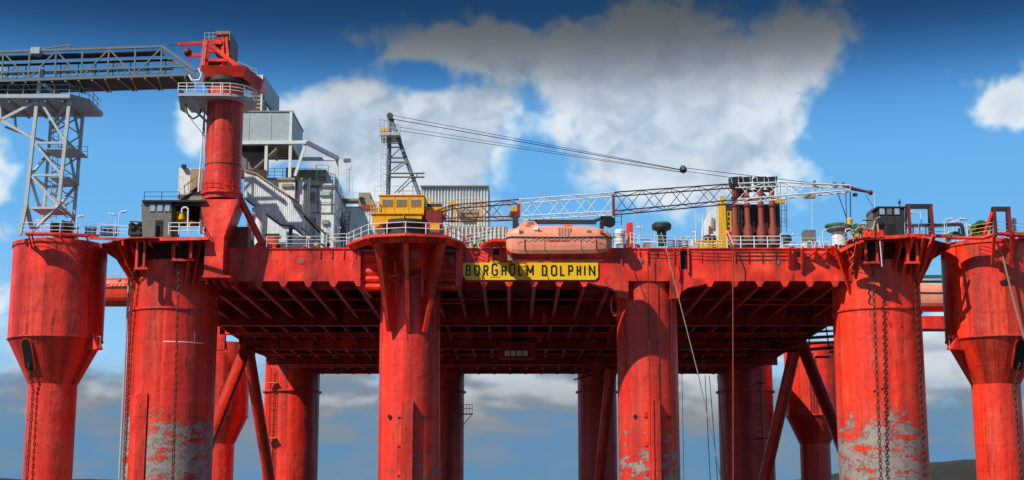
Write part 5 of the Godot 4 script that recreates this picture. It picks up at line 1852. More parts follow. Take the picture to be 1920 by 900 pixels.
	for k in 4:
		pbox(w, "downpipe", 568 + k * 3.4, 345, 569.4 + k * 3.4, 450, db - 1.2, 0.12, M.cabin)
	var xs := br.x
	for row in 2:
		for k in 4:
			var z := -db - 2.4 - k * 4.0
			var y: float = at(626, [382, 425][row], db).y
			var wf := slab(w, "window", Vector3(xs - 0.05, y - 0.65, z - 0.5), Vector3(xs + 0.06, y + 0.65, z + 0.5), M.cabin)
			slab(wf, "pane", Vector3(xs, y - 0.52, z - 0.38), Vector3(xs + 0.09, y + 0.52, z + 0.38), M.glass)
	for e in [[583, 360, 590, 376], [600, 358, 618, 366], [584, 408, 592, 420], [604, 412, 616, 420], [506, 345, 514, 352], [528, 344, 548, 350]]:
		pbox(w, "vent_box", e[0], e[1], e[2], e[3], db - 0.25 if e[0] > 579 else db - 1.25, 0.24, M.grey_wall if e[1] % 4 else M.tan_wall)
	for e in [[596, 352, 398], [621, 352, 398], [588, 401, 462]]:
		bar(w, "wall_pipe", at(e[0], e[1], db - 0.15), at(e[0], e[2], db - 0.15), 0.06, M.cabin)
	bar(w, "wall_pipe", at(580, 380, db - 0.15), at(625, 380, db - 0.15), 0.05, M.tan)
	for k in 6:
		slab(w, "side_rib", Vector3(br.x + 0.003, DECK, -db - 1.0 - 2.8 * k), Vector3(br.x + 0.05, at(626, 352, db).y, -db - 0.85 - 2.8 * k), M.grey_wall)
	pbox(w, "side_door", 607, 436, 616, 462, db - 0.1, 0.1, M.cabin)
	pbox(w, "door", 498, 443, 520, 462, db - 1.15, 0.1, M.hull_flat)
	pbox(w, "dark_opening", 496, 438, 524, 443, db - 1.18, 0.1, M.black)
	pbox(w, "white_drum", 522, 454, 544, 463, db - 2.4, 1.0, M.white_wall)
	for k in 9:
		pbox(w, "wall_rib", 464 + k * 4.2, 402, 465.4 + k * 4.2, 462, db - 1.1, 0.1, M.cabin)
	# mushroom vent before it
	var v := thing("vent_mushroom", "white mushroom vent behind the raking red strut at the left", "ventilator", at(486, 466, 160), "mushroom vents on the deck")
	var vc := at(486, 466, 160)
	var vm := MB.new()
	vm.lathe(vc, [Vector2(0.55, 0), Vector2(0.55, at(486, 400, 160).y - vc.y), Vector2(0.75, at(486, 397, 160).y - vc.y)], 24)
	part(v, "trunk", vm, M.white_wall)
	var vh := MB.new()
	var vy := at(486, 398, 160).y - vc.y
	vh.lathe(vc, [Vector2(0.7, vy), Vector2(0.95, vy + 0.1), Vector2(0.95, vy + 0.4), Vector2(0.6, vy + 0.62), Vector2(0.01, vy + 0.7)], 24)
	part(v, "cap", vh, M.white_wall)
	# rails and ladders on the roofs
	railing("white railing on the roof of the accommodation block", [at(604, 340, db + 10), at(628, 345, db + 2), at(650, 392, db + 18)], 1.2, M.white, "roof railings", 1.4)
	railing("thin railing above the front house, behind the exhaust house stilts", [at(500, 335, db + 4), at(600, 335, db + 12)], 1.3, M.white, "roof railings", 1.5)
	var cl := thing("caged_ladder", "white caged ladder hoop above the accommodation roof", "ladder", at(605, 342, db + 4))
	ladder(cl, at(605, 346, db + 4), at(605, 312, db + 4), 1.4, M.white, Vector3.RIGHT, true)
	var fp := thing("floodlight_mast", "thin white mast with twin floodlights right of the accommodation block", "light mast", at(650, 395, db + 14))
	bar(fp, "pole", at(648, 395, db + 14), at(649, 300, db + 14), 0.06, M.white)
	bar(fp, "pole", at(655, 360, db + 14), at(655, 320, db + 14), 0.06, M.grey)
	pbox(fp, "floodlight", 644, 297, 657, 303, db + 13.8, 0.5, M.cabin)
	pbox(fp, "floodlight", 651, 308, 658, 317, db + 13.8, 0.5, M.white_wall)
	ladder(fp, at(656, 384, db + 14), at(656, 334, db + 14), 0.6, M.white)
	pbox(fp, "gallery", 636, 372, 672, 376, db + 12, 2.0, M.tan_wall)
	bar(fp, "gallery_rail", at(636, 361, db + 12), at(672, 361, db + 12), 0.035, M.white)
	for k in 5:
		bar(fp, "gallery_post", at(636 + k * 9, 373, db + 12), at(636 + k * 9, 361, db + 12), 0.035, M.white)
	# container left of the yellow cab, with a box on top
	var c := thing("white_module", "plain pale blue-white module between the accommodation block and the yellow cab", "module", at(680, 455, 176))
	pbox(c, "walls", 650, 389, 702, 460, 176, 10, M.white_wall)
	for k in 9:
		pbox(c, "wall_rib", 653 + k * 5.4, 391, 654.6 + k * 5.4, 459, 175.93, 0.06, M.white_wall)
	pbox(c, "roof_trim", 649, 387, 703, 389.5, 175.9, 10.2, M.grey_wall)
	pbox(c, "upper_cabin", 672, 374, 700, 388, 178, 6, M.tan_wall)
	pbox(c, "red_panel", 677, 384, 700, 393, 175.8, 0.2, M.stack_red)
	pbox(c, "roof_box", 673, 361, 694, 375, 179, 3, M.tan_wall)
	ladder(c, at(646, 455, 175.5), at(652, 395, 175.5), 0.6, M.dark)
	# hut between left cabin and crane, white with a small window
	var h := thing("small_white_hut", "small white hut with a yellow ladder left of the red crane column", "hut", at(352, 380, 164))
	pbox(h, "walls", 334, 315, 378, 378, 164, 5, M.white_wall)
	pbox(h, "window", 357, 327, 365, 338, 163.9, 0.2, M.cabin)
	pbox(h, "roof_lamp", 340, 308, 348, 314, 163.5, 0.5, M.black)
	pbox(h, "door_frame", 356, 316, 380, 376, 163.8, 0.15, M.tan_wall)
	for k in 4:
		bar(h, "yellow_rail", at(346 + k * 7, 362 - k * 5, 162.5), at(346 + k * 7, 348 - k * 5, 162.5), 0.05, M.yellow)
	bar(h, "yellow_rail", at(344, 350, 162.5), at(370, 331, 162.5), 0.05, M.yellow)
	bar(h, "dark_stair", at(340, 378, 162.5), at(372, 352, 162.5), 0.25, M.dark)

func warehouse() -> void:
	var d := 180.0
	var o := thing("corrugated_shed", "tall grey corrugated shed behind the yellow crane, its ribs catching light", "shed", at(850, 455, d))
	pbox(o, "back_wall", 790, 349, 916, 462, d + 0.2, 14, M.white_wall)
	var m := MB.new()
	var a := at(790, 400, d)
	var b := at(916, 400, d)
	var t := at(850, 349, d).y
	var l := at(850, 462, d).y
	var n := 22
	var w := (b.x - a.x) / n
	for k in n:
		var x := a.x + w * k
		var p := [Vector3(x, 0, -d), Vector3(x + w * 0.3, 0, -d), Vector3(x + w * 0.45, 0, -d + 0.22), Vector3(x + w * 0.75, 0, -d + 0.22), Vector3(x + w * 0.9, 0, -d), Vector3(x + w, 0, -d)]
		for i in 5:
			m.quad(p[i] + Vector3(0, l, 0), p[i + 1] + Vector3(0, l, 0), p[i + 1] + Vector3(0, t, 0), p[i] + Vector3(0, t, 0), Vector3.BACK)
	stuff(part(o, "corrugated_sheet", m, M.white_wall))
	pbox(o, "eaves", 789, 347.5, 917, 350, d - 0.5, 14.6, M.cabin)
	pbox(o, "lower_sheet", 826, 424, 952, 462, d - 8, 2, M.tan_wall)
	for k in 16:
		pbox(o, "lower_rib", 828 + k * 7.6, 425, 830.4 + k * 7.6, 462, d - 8.15, 0.15, M.white_wall)
	var h := thing("hopper", "tan hopper framed in yellow before the corrugated shed, behind the crane boom", "hopper", at(880, 440, d - 5))
	var hp := MB.new()
	var hz := -d + 5
	var q := [at(855, 392, d - 5), at(898, 392, d - 5), at(892, 412, d - 5), at(868, 412, d - 5)]
	hp.hexa([q[0], q[1], q[2], q[3], q[0] + Vector3(0, 0, -3), q[1] + Vector3(0, 0, -3), q[2] + Vector3(0, 0, -3), q[3] + Vector3(0, 0, -3)])
	part(h, "bin", hp, M.tan_wall)
	for px in [852, 900]:
		sbar(h, "post", at(px, 375, d - 6), at(px, 450, d - 6), 0.12, M.yellow)
	for y in [374, 385]:
		bar(h, "rail", at(852, y, d - 6), at(900, y, d - 6), 0.05, M.yellow)
	bar(h, "rail", at(795, 379, d - 6), at(852, 379, d - 6), 0.05, M.yellow)
	bar(h, "rail", at(795, 372, d - 6), at(808, 372, d - 6), 0.05, M.yellow)
	sbar(h, "flap", at(840, 378, d - 6), at(853, 390, d - 6), 0.14, M.yellow)
	sbar(h, "flap", at(806, 372, d - 6), at(809, 382, d - 6), 0.14, M.yellow)

# ------------------------------------------------------------------ enclosed lifeboats
func boat(o: Node3D, c: Vector3, L: float, up: Material, low: Material) -> void:
	# stations along the length: [x, half beam, keel, sheer, roof]
	var st := [[-0.5, 0.50, 0.02, 1.0, 1.5], [-0.485, 0.95, -0.55, 1.02, 1.75], [-0.45, 1.25, -0.95, 1.05, 2.0], [-0.38, 1.45, -1.12, 1.0, 2.22], [-0.25, 1.58, -1.15, 0.95, 2.3], [0, 1.62, -1.15, 0.92, 2.3], [0.22, 1.6, -1.13, 0.95, 2.28], [0.36, 1.5, -1.08, 1.0, 2.15], [0.44, 1.25, -0.85, 1.03, 1.9], [0.485, 0.85, -0.35, 1.05, 1.6], [0.5, 0.35, 0.1, 1.05, 1.35]]
	var hull := MB.new()
	var bot := MB.new()
	var roof := MB.new()
	var ring_h := func(s: Array) -> Array:
		var r := []
		for e in [[1.0, 1.0], [1.0, 0.62], [0.97, 0.38], [0.86, 0.2], [0.55, 0.06], [0.0, 0.0]]:
			r.append(c + Vector3(s[0] * L, lerpf(s[2], s[3], e[1]), s[1] * e[0]))
		for k in range(4, -1, -1):
			var q: Vector3 = r[k]
			r.append(Vector3(q.x, q.y, 2 * c.z - q.z))
		return r
	var ring_r := func(s: Array) -> Array:
		var r := []
		for e in [[0.97, 0.0], [0.93, 0.35], [0.82, 0.7], [0.62, 0.92], [0.3, 1.0], [0.0, 1.02]]:
			r.append(c + Vector3(s[0] * L, lerpf(s[3] + 0.02, s[4], e[1]), s[1] * e[0]))
		for k in range(4, -1, -1):
			var q: Vector3 = r[k]
			r.append(Vector3(q.x, q.y, 2 * c.z - q.z))
		return r
	var fine := []
	for i in st.size() - 1:
		for k in 3:
			var s := []
			for e in 5:
				s.append(lerpf(st[i][e], st[i + 1][e], k / 3.0))
			fine.append(s)
	fine.append(st[-1])
	for i in fine.size() - 1:
		var A: Array = ring_h.call(fine[i])
		var B: Array = ring_h.call(fine[i + 1])
		var mid := c + Vector3((fine[i][0] + fine[i + 1][0]) / 2 * L, 0.3, 0)
		for k in 10:
			(bot if k >= 3 and k <= 6 else hull).quad(A[k], B[k], B[k + 1], A[k + 1], (A[k] + B[k + 1]) / 2 - mid)
		A = ring_r.call(fine[i])
		B = ring_r.call(fine[i + 1])
		for k in 10:
			roof.quad(A[k], B[k], B[k + 1], A[k + 1], (A[k] + B[k + 1]) / 2 - mid)
	for e in [fine[0], fine[-1]]:
		var A: Array = ring_h.call(e)
		var B: Array = ring_r.call(e)
		var out := Vector3(signf(e[0]), 0, 0)
		for k in range(1, 10):
			hull.quad(A[0], A[k], A[k + 1], A[0], out)
			roof.quad(B[0], B[k], B[k + 1], B[0], out)
	part(o, "hull", hull, up)
	part(o, "bottom", bot, low)
	part(o, "canopy", roof, up)
	var fen := MB.new()
	for sgn in [1, -1]:
		for i in fine.size() - 1:
			fen.beam(c + Vector3(fine[i][0] * L, fine[i][3], sgn * (fine[i][1] + 0.02)), c + Vector3(fine[i + 1][0] * L, fine[i + 1][3], sgn * (fine[i + 1][1] + 0.02)), 0.14, 0.12)
	part(o, "rubbing_strake", fen, M.dark_wall)
	slab(o, "keel", c + Vector3(-0.4 * L, -1.28, -0.12), c + Vector3(0.42 * L, -1.1, 0.12), up)

func lifeboats() -> void:
	var d := 148.6
	var c := at(1048, 446, d)
	c.y = at(1048, 444, d - 1.6).y - 0.95
	c.z = -d - 0.2
	var o := thing("lifeboat", "faded salmon enclosed lifeboat hung over the deck edge above the yellow sign", "lifeboat", c + Vector3(0, -1.28, 0), "enclosed lifeboats")
	boat(o, c, 10.9, M.salmon, M.hull_flat)
	var ct := MB.new()
	var x := at(974, 420, d).x
	ct.hexa([Vector3(x - 0.4, c.y + 2.0, c.z + 0.8), Vector3(x + 2.2, c.y + 2.1, c.z + 0.8), Vector3(x + 2.2, c.y + 2.1, c.z - 0.8), Vector3(x - 0.4, c.y + 2.0, c.z - 0.8),
		Vector3(x + 0.6, c.y + 2.9, c.z + 0.55), Vector3(x + 1.5, c.y + 2.85, c.z + 0.55), Vector3(x + 1.5, c.y + 2.85, c.z - 0.55), Vector3(x + 0.6, c.y + 2.9, c.z - 0.55)])
	part(o, "conning_tower", ct, M.salmon)
	var cw := MB.new()
	cw.hexa([Vector3(x + 0.75, c.y + 2.48, c.z + 0.685), Vector3(x + 1.5, c.y + 2.5, c.z + 0.685), Vector3(x + 1.45, c.y + 2.78, c.z + 0.6), Vector3(x + 0.85, c.y + 2.78, c.z + 0.6),
		Vector3(x + 0.75, c.y + 2.48, c.z + 0.725), Vector3(x + 1.5, c.y + 2.5, c.z + 0.725), Vector3(x + 1.45, c.y + 2.78, c.z + 0.64), Vector3(x + 0.85, c.y + 2.78, c.z + 0.64)])
	part(o, "tower_window", cw, M.cabin)
	var fz := c.z + 1.45
	slab(o, "hatch_panel", Vector3(at(1046, 430, d - 1.5).x, c.y + 1.1, fz - 0.3), Vector3(at(1070, 430, d - 1.5).x, c.y + 1.98, fz + 0.1), M.salmon)
	for k in 4:
		var hx := at(1048 + k * 5.6, 430, d - 1.5).x
		slab(o, "hatch_bar", Vector3(hx, c.y + 1.14, fz + 0.103), Vector3(hx + 0.07, c.y + 1.9, fz + 0.15), M.tan_wall)
	slab(o, "notice_plate", Vector3(at(1001, 430, d - 1.5).x, c.y + 1.72, fz - 0.2), Vector3(at(1009, 430, d - 1.5).x, c.y + 2.1, fz + 0.06), M.paper)
	for k in 9:
		var hx := at(1029 + k * 4.4, 449, d - 1.6).x
		slab(o, "red_marking", Vector3(hx, c.y + 0.48, c.z + 1.6), Vector3(hx + 0.19, c.y + 0.62, c.z + 1.64), M.red)
	for e in [-0.30, 0.06, 0.1]:
		slab(o, "roof_cleat", c + Vector3(e * 10.9 - 0.2, 2.28, 0.2), c + Vector3(e * 10.9 + 0.3, 2.42, 0.9), M.salmon)
	for e in [-0.33, -0.14, 0.2, 0.34]:
		slab(o, "hull_seam", c + Vector3(e * 10.9, -0.3, 1.5), c + Vector3(e * 10.9 + 0.05, 0.85, 1.632), M.stack_red)
	for e in [-0.38, -0.2, 0.26, 0.38]:
		var wx := c + Vector3(e * 10.9, 1.45, 1.3)
		slab(o, "side_window", wx, wx + Vector3(0.42, 0.26, 0.16), M.cabin)
	for k in 16:
		var gx: float = -4.6 + k * 0.58
		bar(o, "grab_line", c + Vector3(gx, 0.82, 1.66), c + Vector3(gx + 0.29, 0.62, 1.68), 0.022, M.rope)
		bar(o, "grab_line", c + Vector3(gx + 0.29, 0.62, 1.68), c + Vector3(gx + 0.58, 0.82, 1.66), 0.022, M.rope)
	for e in [-4.2, 4.4]:
		bar(o, "lifting_hook", c + Vector3(e, 1.9, 0), c + Vector3(e, 2.7, 0), 0.1, M.dark)
	slab(o, "rudder_guard", c + Vector3(-5.3, -1.2, -0.2), c + Vector3(-4.75, -0.3, 0.2), M.tan_wall)
	# its davit
	var v := thing("lifeboat_davit", "dark davit arm with winch head reaching over the salmon lifeboat", "davit", at(1120, 425, 152))
	var m := MB.new()
	m.beam(at(990, 416, 151.4), at(1118, 416.5, 151.4), 0.5, 0.42)
	part(v, "arm", m, M.dark_wall)
	pbox(v, "head", 1127, 405, 1139, 421, 151.2, 1.0, M.black)
	var sh := MB.new()
	sh.tube(at(1143, 416, 150.8), at(1143, 416, 152.0), 0.62, 0.62, 16)
	part(v, "sheave", sh, M.black)
	pbox(v, "post", 1125, 416, 1131, 440, 151.8, 0.8, M.dark_wall)
	pbox(v, "left_post", 961, 404, 972, 436, 152.0, 1.0, M.dark_wall)
	pbox(v, "left_winch", 956, 396, 975, 404, 152.0, 1.2, M.maroon)
	var kn := MB.new()
	kn.beam(at(1108, 417, 151.4), at(1130, 409, 151.4), 0.4, 0.3)
	part(v, "knee", kn, M.dark_wall)
	for e in [[966, 430, 150.4], [1131, 424, 150.4]]:
		bar(v, "fall_wire", at(e[0], e[1] - 14, e[2]), at(e[0], e[1] + 4, e[2] - 1), 0.05, M.wire)
	var wb := thing("left_davit_box", "small yellow and red winch box left of the lifeboat davit", "winch", at(965, 396, 153))
	pbox(wb, "box", 957, 387, 974, 397, 153.2, 1.2, M.yellow_wall)
	pbox(wb, "red_cap", 969, 382, 976, 396, 153.0, 0.8, M.hull_flat)
	ladder(wb, at(1159, 422, 153), at(1159, 400, 153), 0.7, M.wire)
	# boats on the far sides, seen in the gaps
	for k in 2:
		var dd := 184.0
		var cc := at([210, 1752][k], [556, 566][k], dd)
		var t := thing("lifeboat", ["bright orange lifeboat seen through the gap right of the far left column", "pale topped red lifeboat seen through the gap left of the right hand tapered column"][k], "lifeboat", cc + Vector3(0, -1.28, 0), "enclosed lifeboats")
		boat(t, cc, 8.6, M.orange if k == 0 else M.salmon, M.orange if k == 0 else M.hull_flat)
		if k == 0:
			var hmb := MB.new()
			hmb.tube(cc + Vector3(1.1, 1.98, 1.3), cc + Vector3(1.1, 1.98, 1.5), 0.22, 0.22, 14)
			part(t, "hatch", hmb, M.tan_wall)
			for i in 4:
				slab(t, "side_mark", cc + Vector3(0.2 + 0.5 * i, 1.15, 1.5), cc + Vector3(0.45 + 0.5 * i, 1.25, 1.64), M.paper)
		var y := at(200, [524, 528][k], dd).y
		var g := thing("boat_gantry", ["thin gantry with rails above the bright orange lifeboat", "green topped gantry above the pale topped lifeboat"][k], "gantry", Vector3(cc.x, y, -dd))
		slab(g, "gantry_beam", Vector3(cc.x - 5, y, -dd - 1), Vector3(cc.x + 5, y + 0.14, -dd + 1), M.grey_wall)
		if k == 1:
			slab(g, "green_rail", Vector3(cc.x - 5, y + 0.3, -dd + 0.6), Vector3(cc.x + 5, y + 0.7, -dd + 1), M.green)
		else:
			for i in 6:
				bar(g, "post", Vector3(cc.x - 4.5 + i * 1.8, y + 0.14, -dd), Vector3(cc.x - 4.5 + i * 1.8, y + 0.9, -dd), 0.04, M.grey)
			bar(g, "rail", Vector3(cc.x - 5, y + 0.55, -dd), Vector3(cc.x + 5, y + 0.55, -dd), 0.04, M.grey)
		bar(g, "hanger", Vector3(cc.x - 3, y, -dd), Vector3(cc.x - 3, DECK - 0.3, -dd), 0.12, M.grey)
		bar(g, "hanger", Vector3(cc.x + 3, y, -dd), Vector3(cc.x + 3, DECK - 0.3, -dd), 0.12, M.grey)
		if k == 1:
			slab(g, "lower_sponson", Vector3(cc.x - 5, cc.y - 3.6, -dd - 1.5), Vector3(cc.x + 5, cc.y - 2.0, -dd + 1.5), M.hull)

# ------------------------------------------------------------------ exhaust stacks at the right
func stacks() -> void:
	var d := 171.0
	var h := thing("white_deckhouse", "white angled deckhouse left of the exhaust stacks behind the yellow frame", "deckhouse", at(1340, 462, d + 4))
	var hb := MB.new()
	var q := []
	for e in [[1327, 463], [1327, 412], [1335, 390], [1358, 384], [1366, 384], [1366, 463]]:
		var p := at(e[0], e[1], d + 3)
		q.append(Vector2(p.x, p.y))
	hb.prism(PackedVector2Array(q), Vector3(0, 0, -d - 9), Vector3.RIGHT, Vector3.UP, Vector3(0, 0, 6))
	part(h, "walls", hb, M.white_wall)
	pbox(h, "window", 1334, 408, 1339, 428, d + 2.8, 0.3, M.tan_wall)
	pbox(h, "red_fitting", 1329, 424, 1333, 440, d + 2.7, 0.3, M.stack_red)
	pbox(h, "roof_tower", 1384, 352, 1396, 386, d + 6, 2, M.white_wall)
	pbox(h, "roof_tower_cap", 1344, 372, 1354, 382, d + 5, 1.5, M.white_wall)
	railing("white railing along the slanting roof of the white deckhouse", [at(1325, 412, d + 3), at(1334, 390, d + 3), at(1352, 384, d + 3)], 1.0, M.white, "roof railings", 1.0)
	var o := thing("exhaust_stacks", "black box unit with four rusty red exhaust pipes and black hoods", "exhaust stacks", at(1412, 462, d))
	pbox(o, "black_box", 1360, 383, 1463, 436, d, 5, M.dark_wall)
	pbox(o, "black_plinth", 1362, 437, 1462, 462, d + 0.2, 5, M.dark_wall)
	pbox(o, "box_band", 1360, 434.5, 1463.5, 437.5, d - 0.15, 0.3, M.black)
	for k in 4:
		pbox(o, "box_panel_rib", 1386 + k * 22, 386, 1387.6 + k * 22, 433, d - 0.1, 0.15, M.black)
	var xs := [[1379, 1378], [1399, 1402], [1425, 1427], [1446, 1449]]
	for k in 4:
		var t := at(xs[k][0] - (0 if k else 2), 350, d - 1.6)
		var m := at(xs[k][1] + 1, 432, d - 1.6)
		var f := at(xs[k][1] + 2, 456, d - 1.6)
		var mb := MB.new()
		mb.tube(m, t, 0.36, 0.32, 18)
		mb.tube(m + Vector3(0, 0.9, 0), m, 0.34, 0.58, 18, false)
		mb.tube(m, m + Vector3(0, -0.6, 0), 0.58, 0.6, 18, false)
		mb.tube(m + Vector3(0, -0.6, 0), f, 0.6, 0.36, 18)
		var pp := part(o, "exhaust_pipe", mb, M.stack_red)
		for y in [372, 388, 428]:
			var r := MB.new()
			var rc := t.lerp(m, (y - 350.0) / 82.0)
			r.tube(rc, rc + Vector3(0, 0.16, 0), 0.46, 0.46, 18)
			part(pp, "pipe_collar", r, M.maroon)
		var hs := MB.new()
		var hw := 0.62
		var hd := at(xs[k][0], 333, d - 1.6)
		hs.hexa([Vector3(t.x - 0.5, t.y - 0.2, t.z - 0.5), Vector3(t.x + 0.5, t.y - 0.2, t.z - 0.5), Vector3(t.x + 0.5, t.y - 0.2, t.z + 0.5), Vector3(t.x - 0.5, t.y - 0.2, t.z + 0.5),
			Vector3(hd.x - hw - 0.15, hd.y, t.z - 0.8), Vector3(hd.x + hw, hd.y + 0.05, t.z - 0.8), Vector3(hd.x + hw, hd.y, t.z + 0.7), Vector3(hd.x - hw - 0.1, hd.y - 0.1, t.z + 0.7)])
		part(o, "hood", hs, M.dark_wall)
		for e in 2:
			bar(o, "hood_strap", Vector3(t.x - 0.3 + 0.7 * e, t.y + 0.1, t.z + 0.75), Vector3(t.x - 0.5 + 0.9 * e, hd.y - 0.1, t.z + 0.8), 0.06, M.grey)
	for y in [358, 374]:
		sbar(o, "pipe_tie", at(1376, y, d - 1.4), at(1447, y, d - 1.4), 0.14, M.stack_red)
	for e in [[1384, 362, 1398, 376], [1406, 376, 1420, 360], [1430, 362, 1444, 376]]:
		sbar(o, "pipe_tie", at(e[0], e[1], d - 1.4), at(e[2], e[3], d - 1.4), 0.1, M.stack_red)
	pbox(o, "hood_lower", 1376, 352, 1400, 366, d - 0.6, 1.2, M.dark_wall)
	var y := thing("ladder_gantry", "tall yellow ladder frame standing left of the exhaust stacks", "frame", at(1357, 465, d - 4))
	sbar(y, "post", at(1359, 466, d - 5), at(1354.5, 368, d - 5), 0.26, M.yellow)
	sbar(y, "post", at(1349, 466, d - 5), at(1350, 384, d - 5), 0.14, M.yellow)
	for k in 14:
		bar(y, "rung", at(1349, 460 - k * 6, d - 5), at(1358, 460 - k * 6, d - 5), 0.05, M.yellow)
	for e in 2:
		sbar(y, "side_ladder_stile", at(1363 + e * 7, 396, d - 5), at(1363 + e * 7, 433, d - 5), 0.07, M.yellow)
	for k in 5:
		sbar(y, "side_ladder_rung", at(1362, 397 + k * 9, d - 5), at(1371, 397 + k * 9, d - 5), 0.06, M.yellow)
	sbar(y, "red_prop", at(1362, 434, d - 5.5), at(1374, 462, d - 8), 0.16, M.salmon)
	var l := thing("caged_ladder", "thin white caged ladder tower right of the black exhaust box", "ladder", at(1470, 455, d + 1))
	ladder(l, at(1470, 436, d + 1), at(1469, 376, d + 1), 0.6, M.white, Vector3.RIGHT, true)
	pbox(l, "top_box", 1452, 371, 1472, 380, d + 1, 1, M.yellow_wall)

func vent(label: String, px: float, y_foot: float, y_cap: float, d: float, r_trunk: float, r_cap: float, trunk: Material, cap: Material) -> void:
	var f := at(px, y_foot, d)
	var h := at(px, y_cap, d).y - f.y
	var o := thing("vent_mushroom", label, "ventilator", f, "mushroom vents on the deck")
	var t := MB.new()
	t.lathe(f, [Vector2(r_trunk, 0), Vector2(r_trunk, h - 0.7)], 24)
	part(o, "trunk", t, trunk)
	var c := MB.new()
	c.lathe(f, [Vector2(r_trunk * 0.9, h - 0.95), Vector2(r_cap * 0.92, h - 0.75), Vector2(r_cap, h - 0.6), Vector2(r_cap, h - 0.22), Vector2(r_cap * 0.8, h - 0.05), Vector2(0.01, h)], 28)
	part(o, "cap", c, cap)

func deck_gear() -> void:
	vent("dark green-topped mushroom vent above the flared column", 1241, 460, 418, 155.5, 0.5, 1.05, M.dark_wall, M.dark_wall)
	var gt := MB.new()
	var g0 := at(1241, 419.5, 155.5)
	gt.lathe(g0, [Vector2(1.0, -0.1), Vector2(0.84, 0.1), Vector2(0.01, 0.16)], 24)
	solo("vent_cap_cover", gt, M.green, "green cover on top of the dark mushroom vent above the flared column", "cover")
	vent("wide white mushroom vent with a green cap left of the grey right cabin", 1575, 466, 421, 158, 0.85, 1.4, M.white_wall, M.cabin)
	var gt2 := MB.new()
	gt2.lathe(at(1571, 424, 158), [Vector2(1.42, -0.1), Vector2(1.42, 0.12), Vector2(1.1, 0.2), Vector2(0.01, 0.26)], 24, -2.6, 0.3)
	solo("vent_cap_cover", gt2, M.green, "green band on the cap of the wide white mushroom vent", "cover")
	vent("small dark capped vent before the white deckhouse, right of the flared column", 1331, 462, 441, 160, 0.3, 0.75, M.tan_wall, M.dark_wall)
	vent("low dark capped vent at the foot of the caged ladder right of the black box", 1473, 462, 441, 160, 0.3, 0.7, M.tan_wall, M.dark_wall)
	vent("squat white vent between the lifeboat and the upright red locker", 1163, 458, 430, 155, 0.5, 0.6, M.white_wall, M.white_wall)
	# upright red locker
	var lk := thing("red_locker", "upright bright red steel locker right of the lifeboat, with a white rail frame", "locker", at(1184, 460, 154.6))
	pbox(lk, "body", 1176, 417, 1187, 462, 154.4, 1.8, M.hull_bright)
	for k in 3:
		bar(lk, "rail_post", at(1182 + k * 7, 436 + k * 3, 153.8), at(1182 + k * 7, 458, 153.8), 0.045, M.white)
	for k in 3:
		bar(lk, "rail", at(1182, 436 + 8 * k, 153.8), at(1198, 442 + 8 * k, 153.8), 0.045, M.white)
	pbox(lk, "white_lamp", 1194, 423, 1204, 428, 155, 0.4, M.white_wall)
	# boxes and racks on the right deck
	var dx := thing("deck_box_unit", "small grey-brown box on legs between the stacks and the wide white vent", "box", at(1519, 464, 157))
	pbox(dx, "body", 1508, 431, 1530, 451, 157, 1.5, M.cabin)
	for e in [1510, 1527]:
		bar(dx, "leg", at(e, 451, 157.3), at(e, 466, 157.3), 0.06, M.white)
	pbox(dx, "white_base", 1507, 452, 1533, 466, 157.6, 1.0, M.white_wall)
	var hose := thing("bent_pipe_guard", "white bent pipe frame on the deck right of the small grey-brown box", "pipe frame", at(1540, 466, 156))
	for k in 3:
		var m := MB.new()
		var x := 1512 + k * 16
		m.sweep([at(x, 467, 156), at(x, 456, 156), at(x + 4, 452, 156), at(x + 10, 453, 156), at(x + 12, 467, 156)], 0.055, 6)
		part(hose, "bent_pipe", m, M.white)
	var yr := thing("yellow_pipe_rack", "yellow and white pipe rack at the deck edge left of the yellow frame", "pipe rack", at(1325, 464, 155.5))
	for k in 3:
		bar(yr, "pipe", at(1306, 462 - k * 5, 155.5), at(1348, 462 - k * 5, 155.5), 0.09, M.yellow if k % 2 == 0 else M.white)
	for k in 5:
		bar(yr, "post", at(1308 + k * 9, 466, 155.4), at(1308 + k * 9, 450, 155.4), 0.06, M.yellow)
	var wr := thing("white_pipe_rack", "low white pipe rack at the deck edge right of the flared column", "pipe rack", at(1285, 464, 156))
	for k in 4:
		bar(wr, "pipe", at(1252, 463 - k * 4, 156), at(1302, 462 - k * 4, 156.5), 0.07, M.white if k % 2 else M.grey)
	for k in 4:
		pbox(wr, "fitting", 1262 + k * 11, 452 - (k % 2) * 3, 1268 + k * 11, 462, 156.3, 0.5, [M.white_wall, M.tan_wall, M.dark_wall, M.white_wall][k])
	# aerials
	for e in [[1305, 394, "thin white aerial left of the white deckhouse, the farther left of two"], [1318, 408, "thicker white aerial just left of the white deckhouse"], [1523, 372, "tall pale whip aerial above the small grey-brown box"], [1640, 362, "thin aerial on the left corner of the right grey cabin"]]:
		var f := at(e[0], 460, 166)
		var a := thing("aerial", e[2], "aerial", f, "whip aerials on the deck")
		bar(a, "whip", f, at(e[0], e[1], 166), 0.06 if e[0] == 1318 else 0.03, M.white)
		bar(a, "base_tube", f, f + Vector3(0, 1.6, 0), 0.1, M.white)
	# lifebuoys, winches and small gear
	var lb := MB.new()
	for k in 14:
		var t0 := TAU * k / 14.0
		var t1 := TAU * (k + 1) / 14.0
		var q := at(878, 449, 152.8)
		lb.tube(q + Vector3(0.34 * cos(t0), 0.34 * sin(t0), 0), q + Vector3(0.34 * cos(t1), 0.34 * sin(t1), 0), 0.09, 0.09, 7)
	solo("lifebuoy", lb, M.red, "red ring lifebuoy on the rail right of the crane platform", "lifebuoy")
	var sp := thing("cable_spools", "pair of dark cable drums at the foot of the lattice tower", "cable drums", at(115, 440, 153))
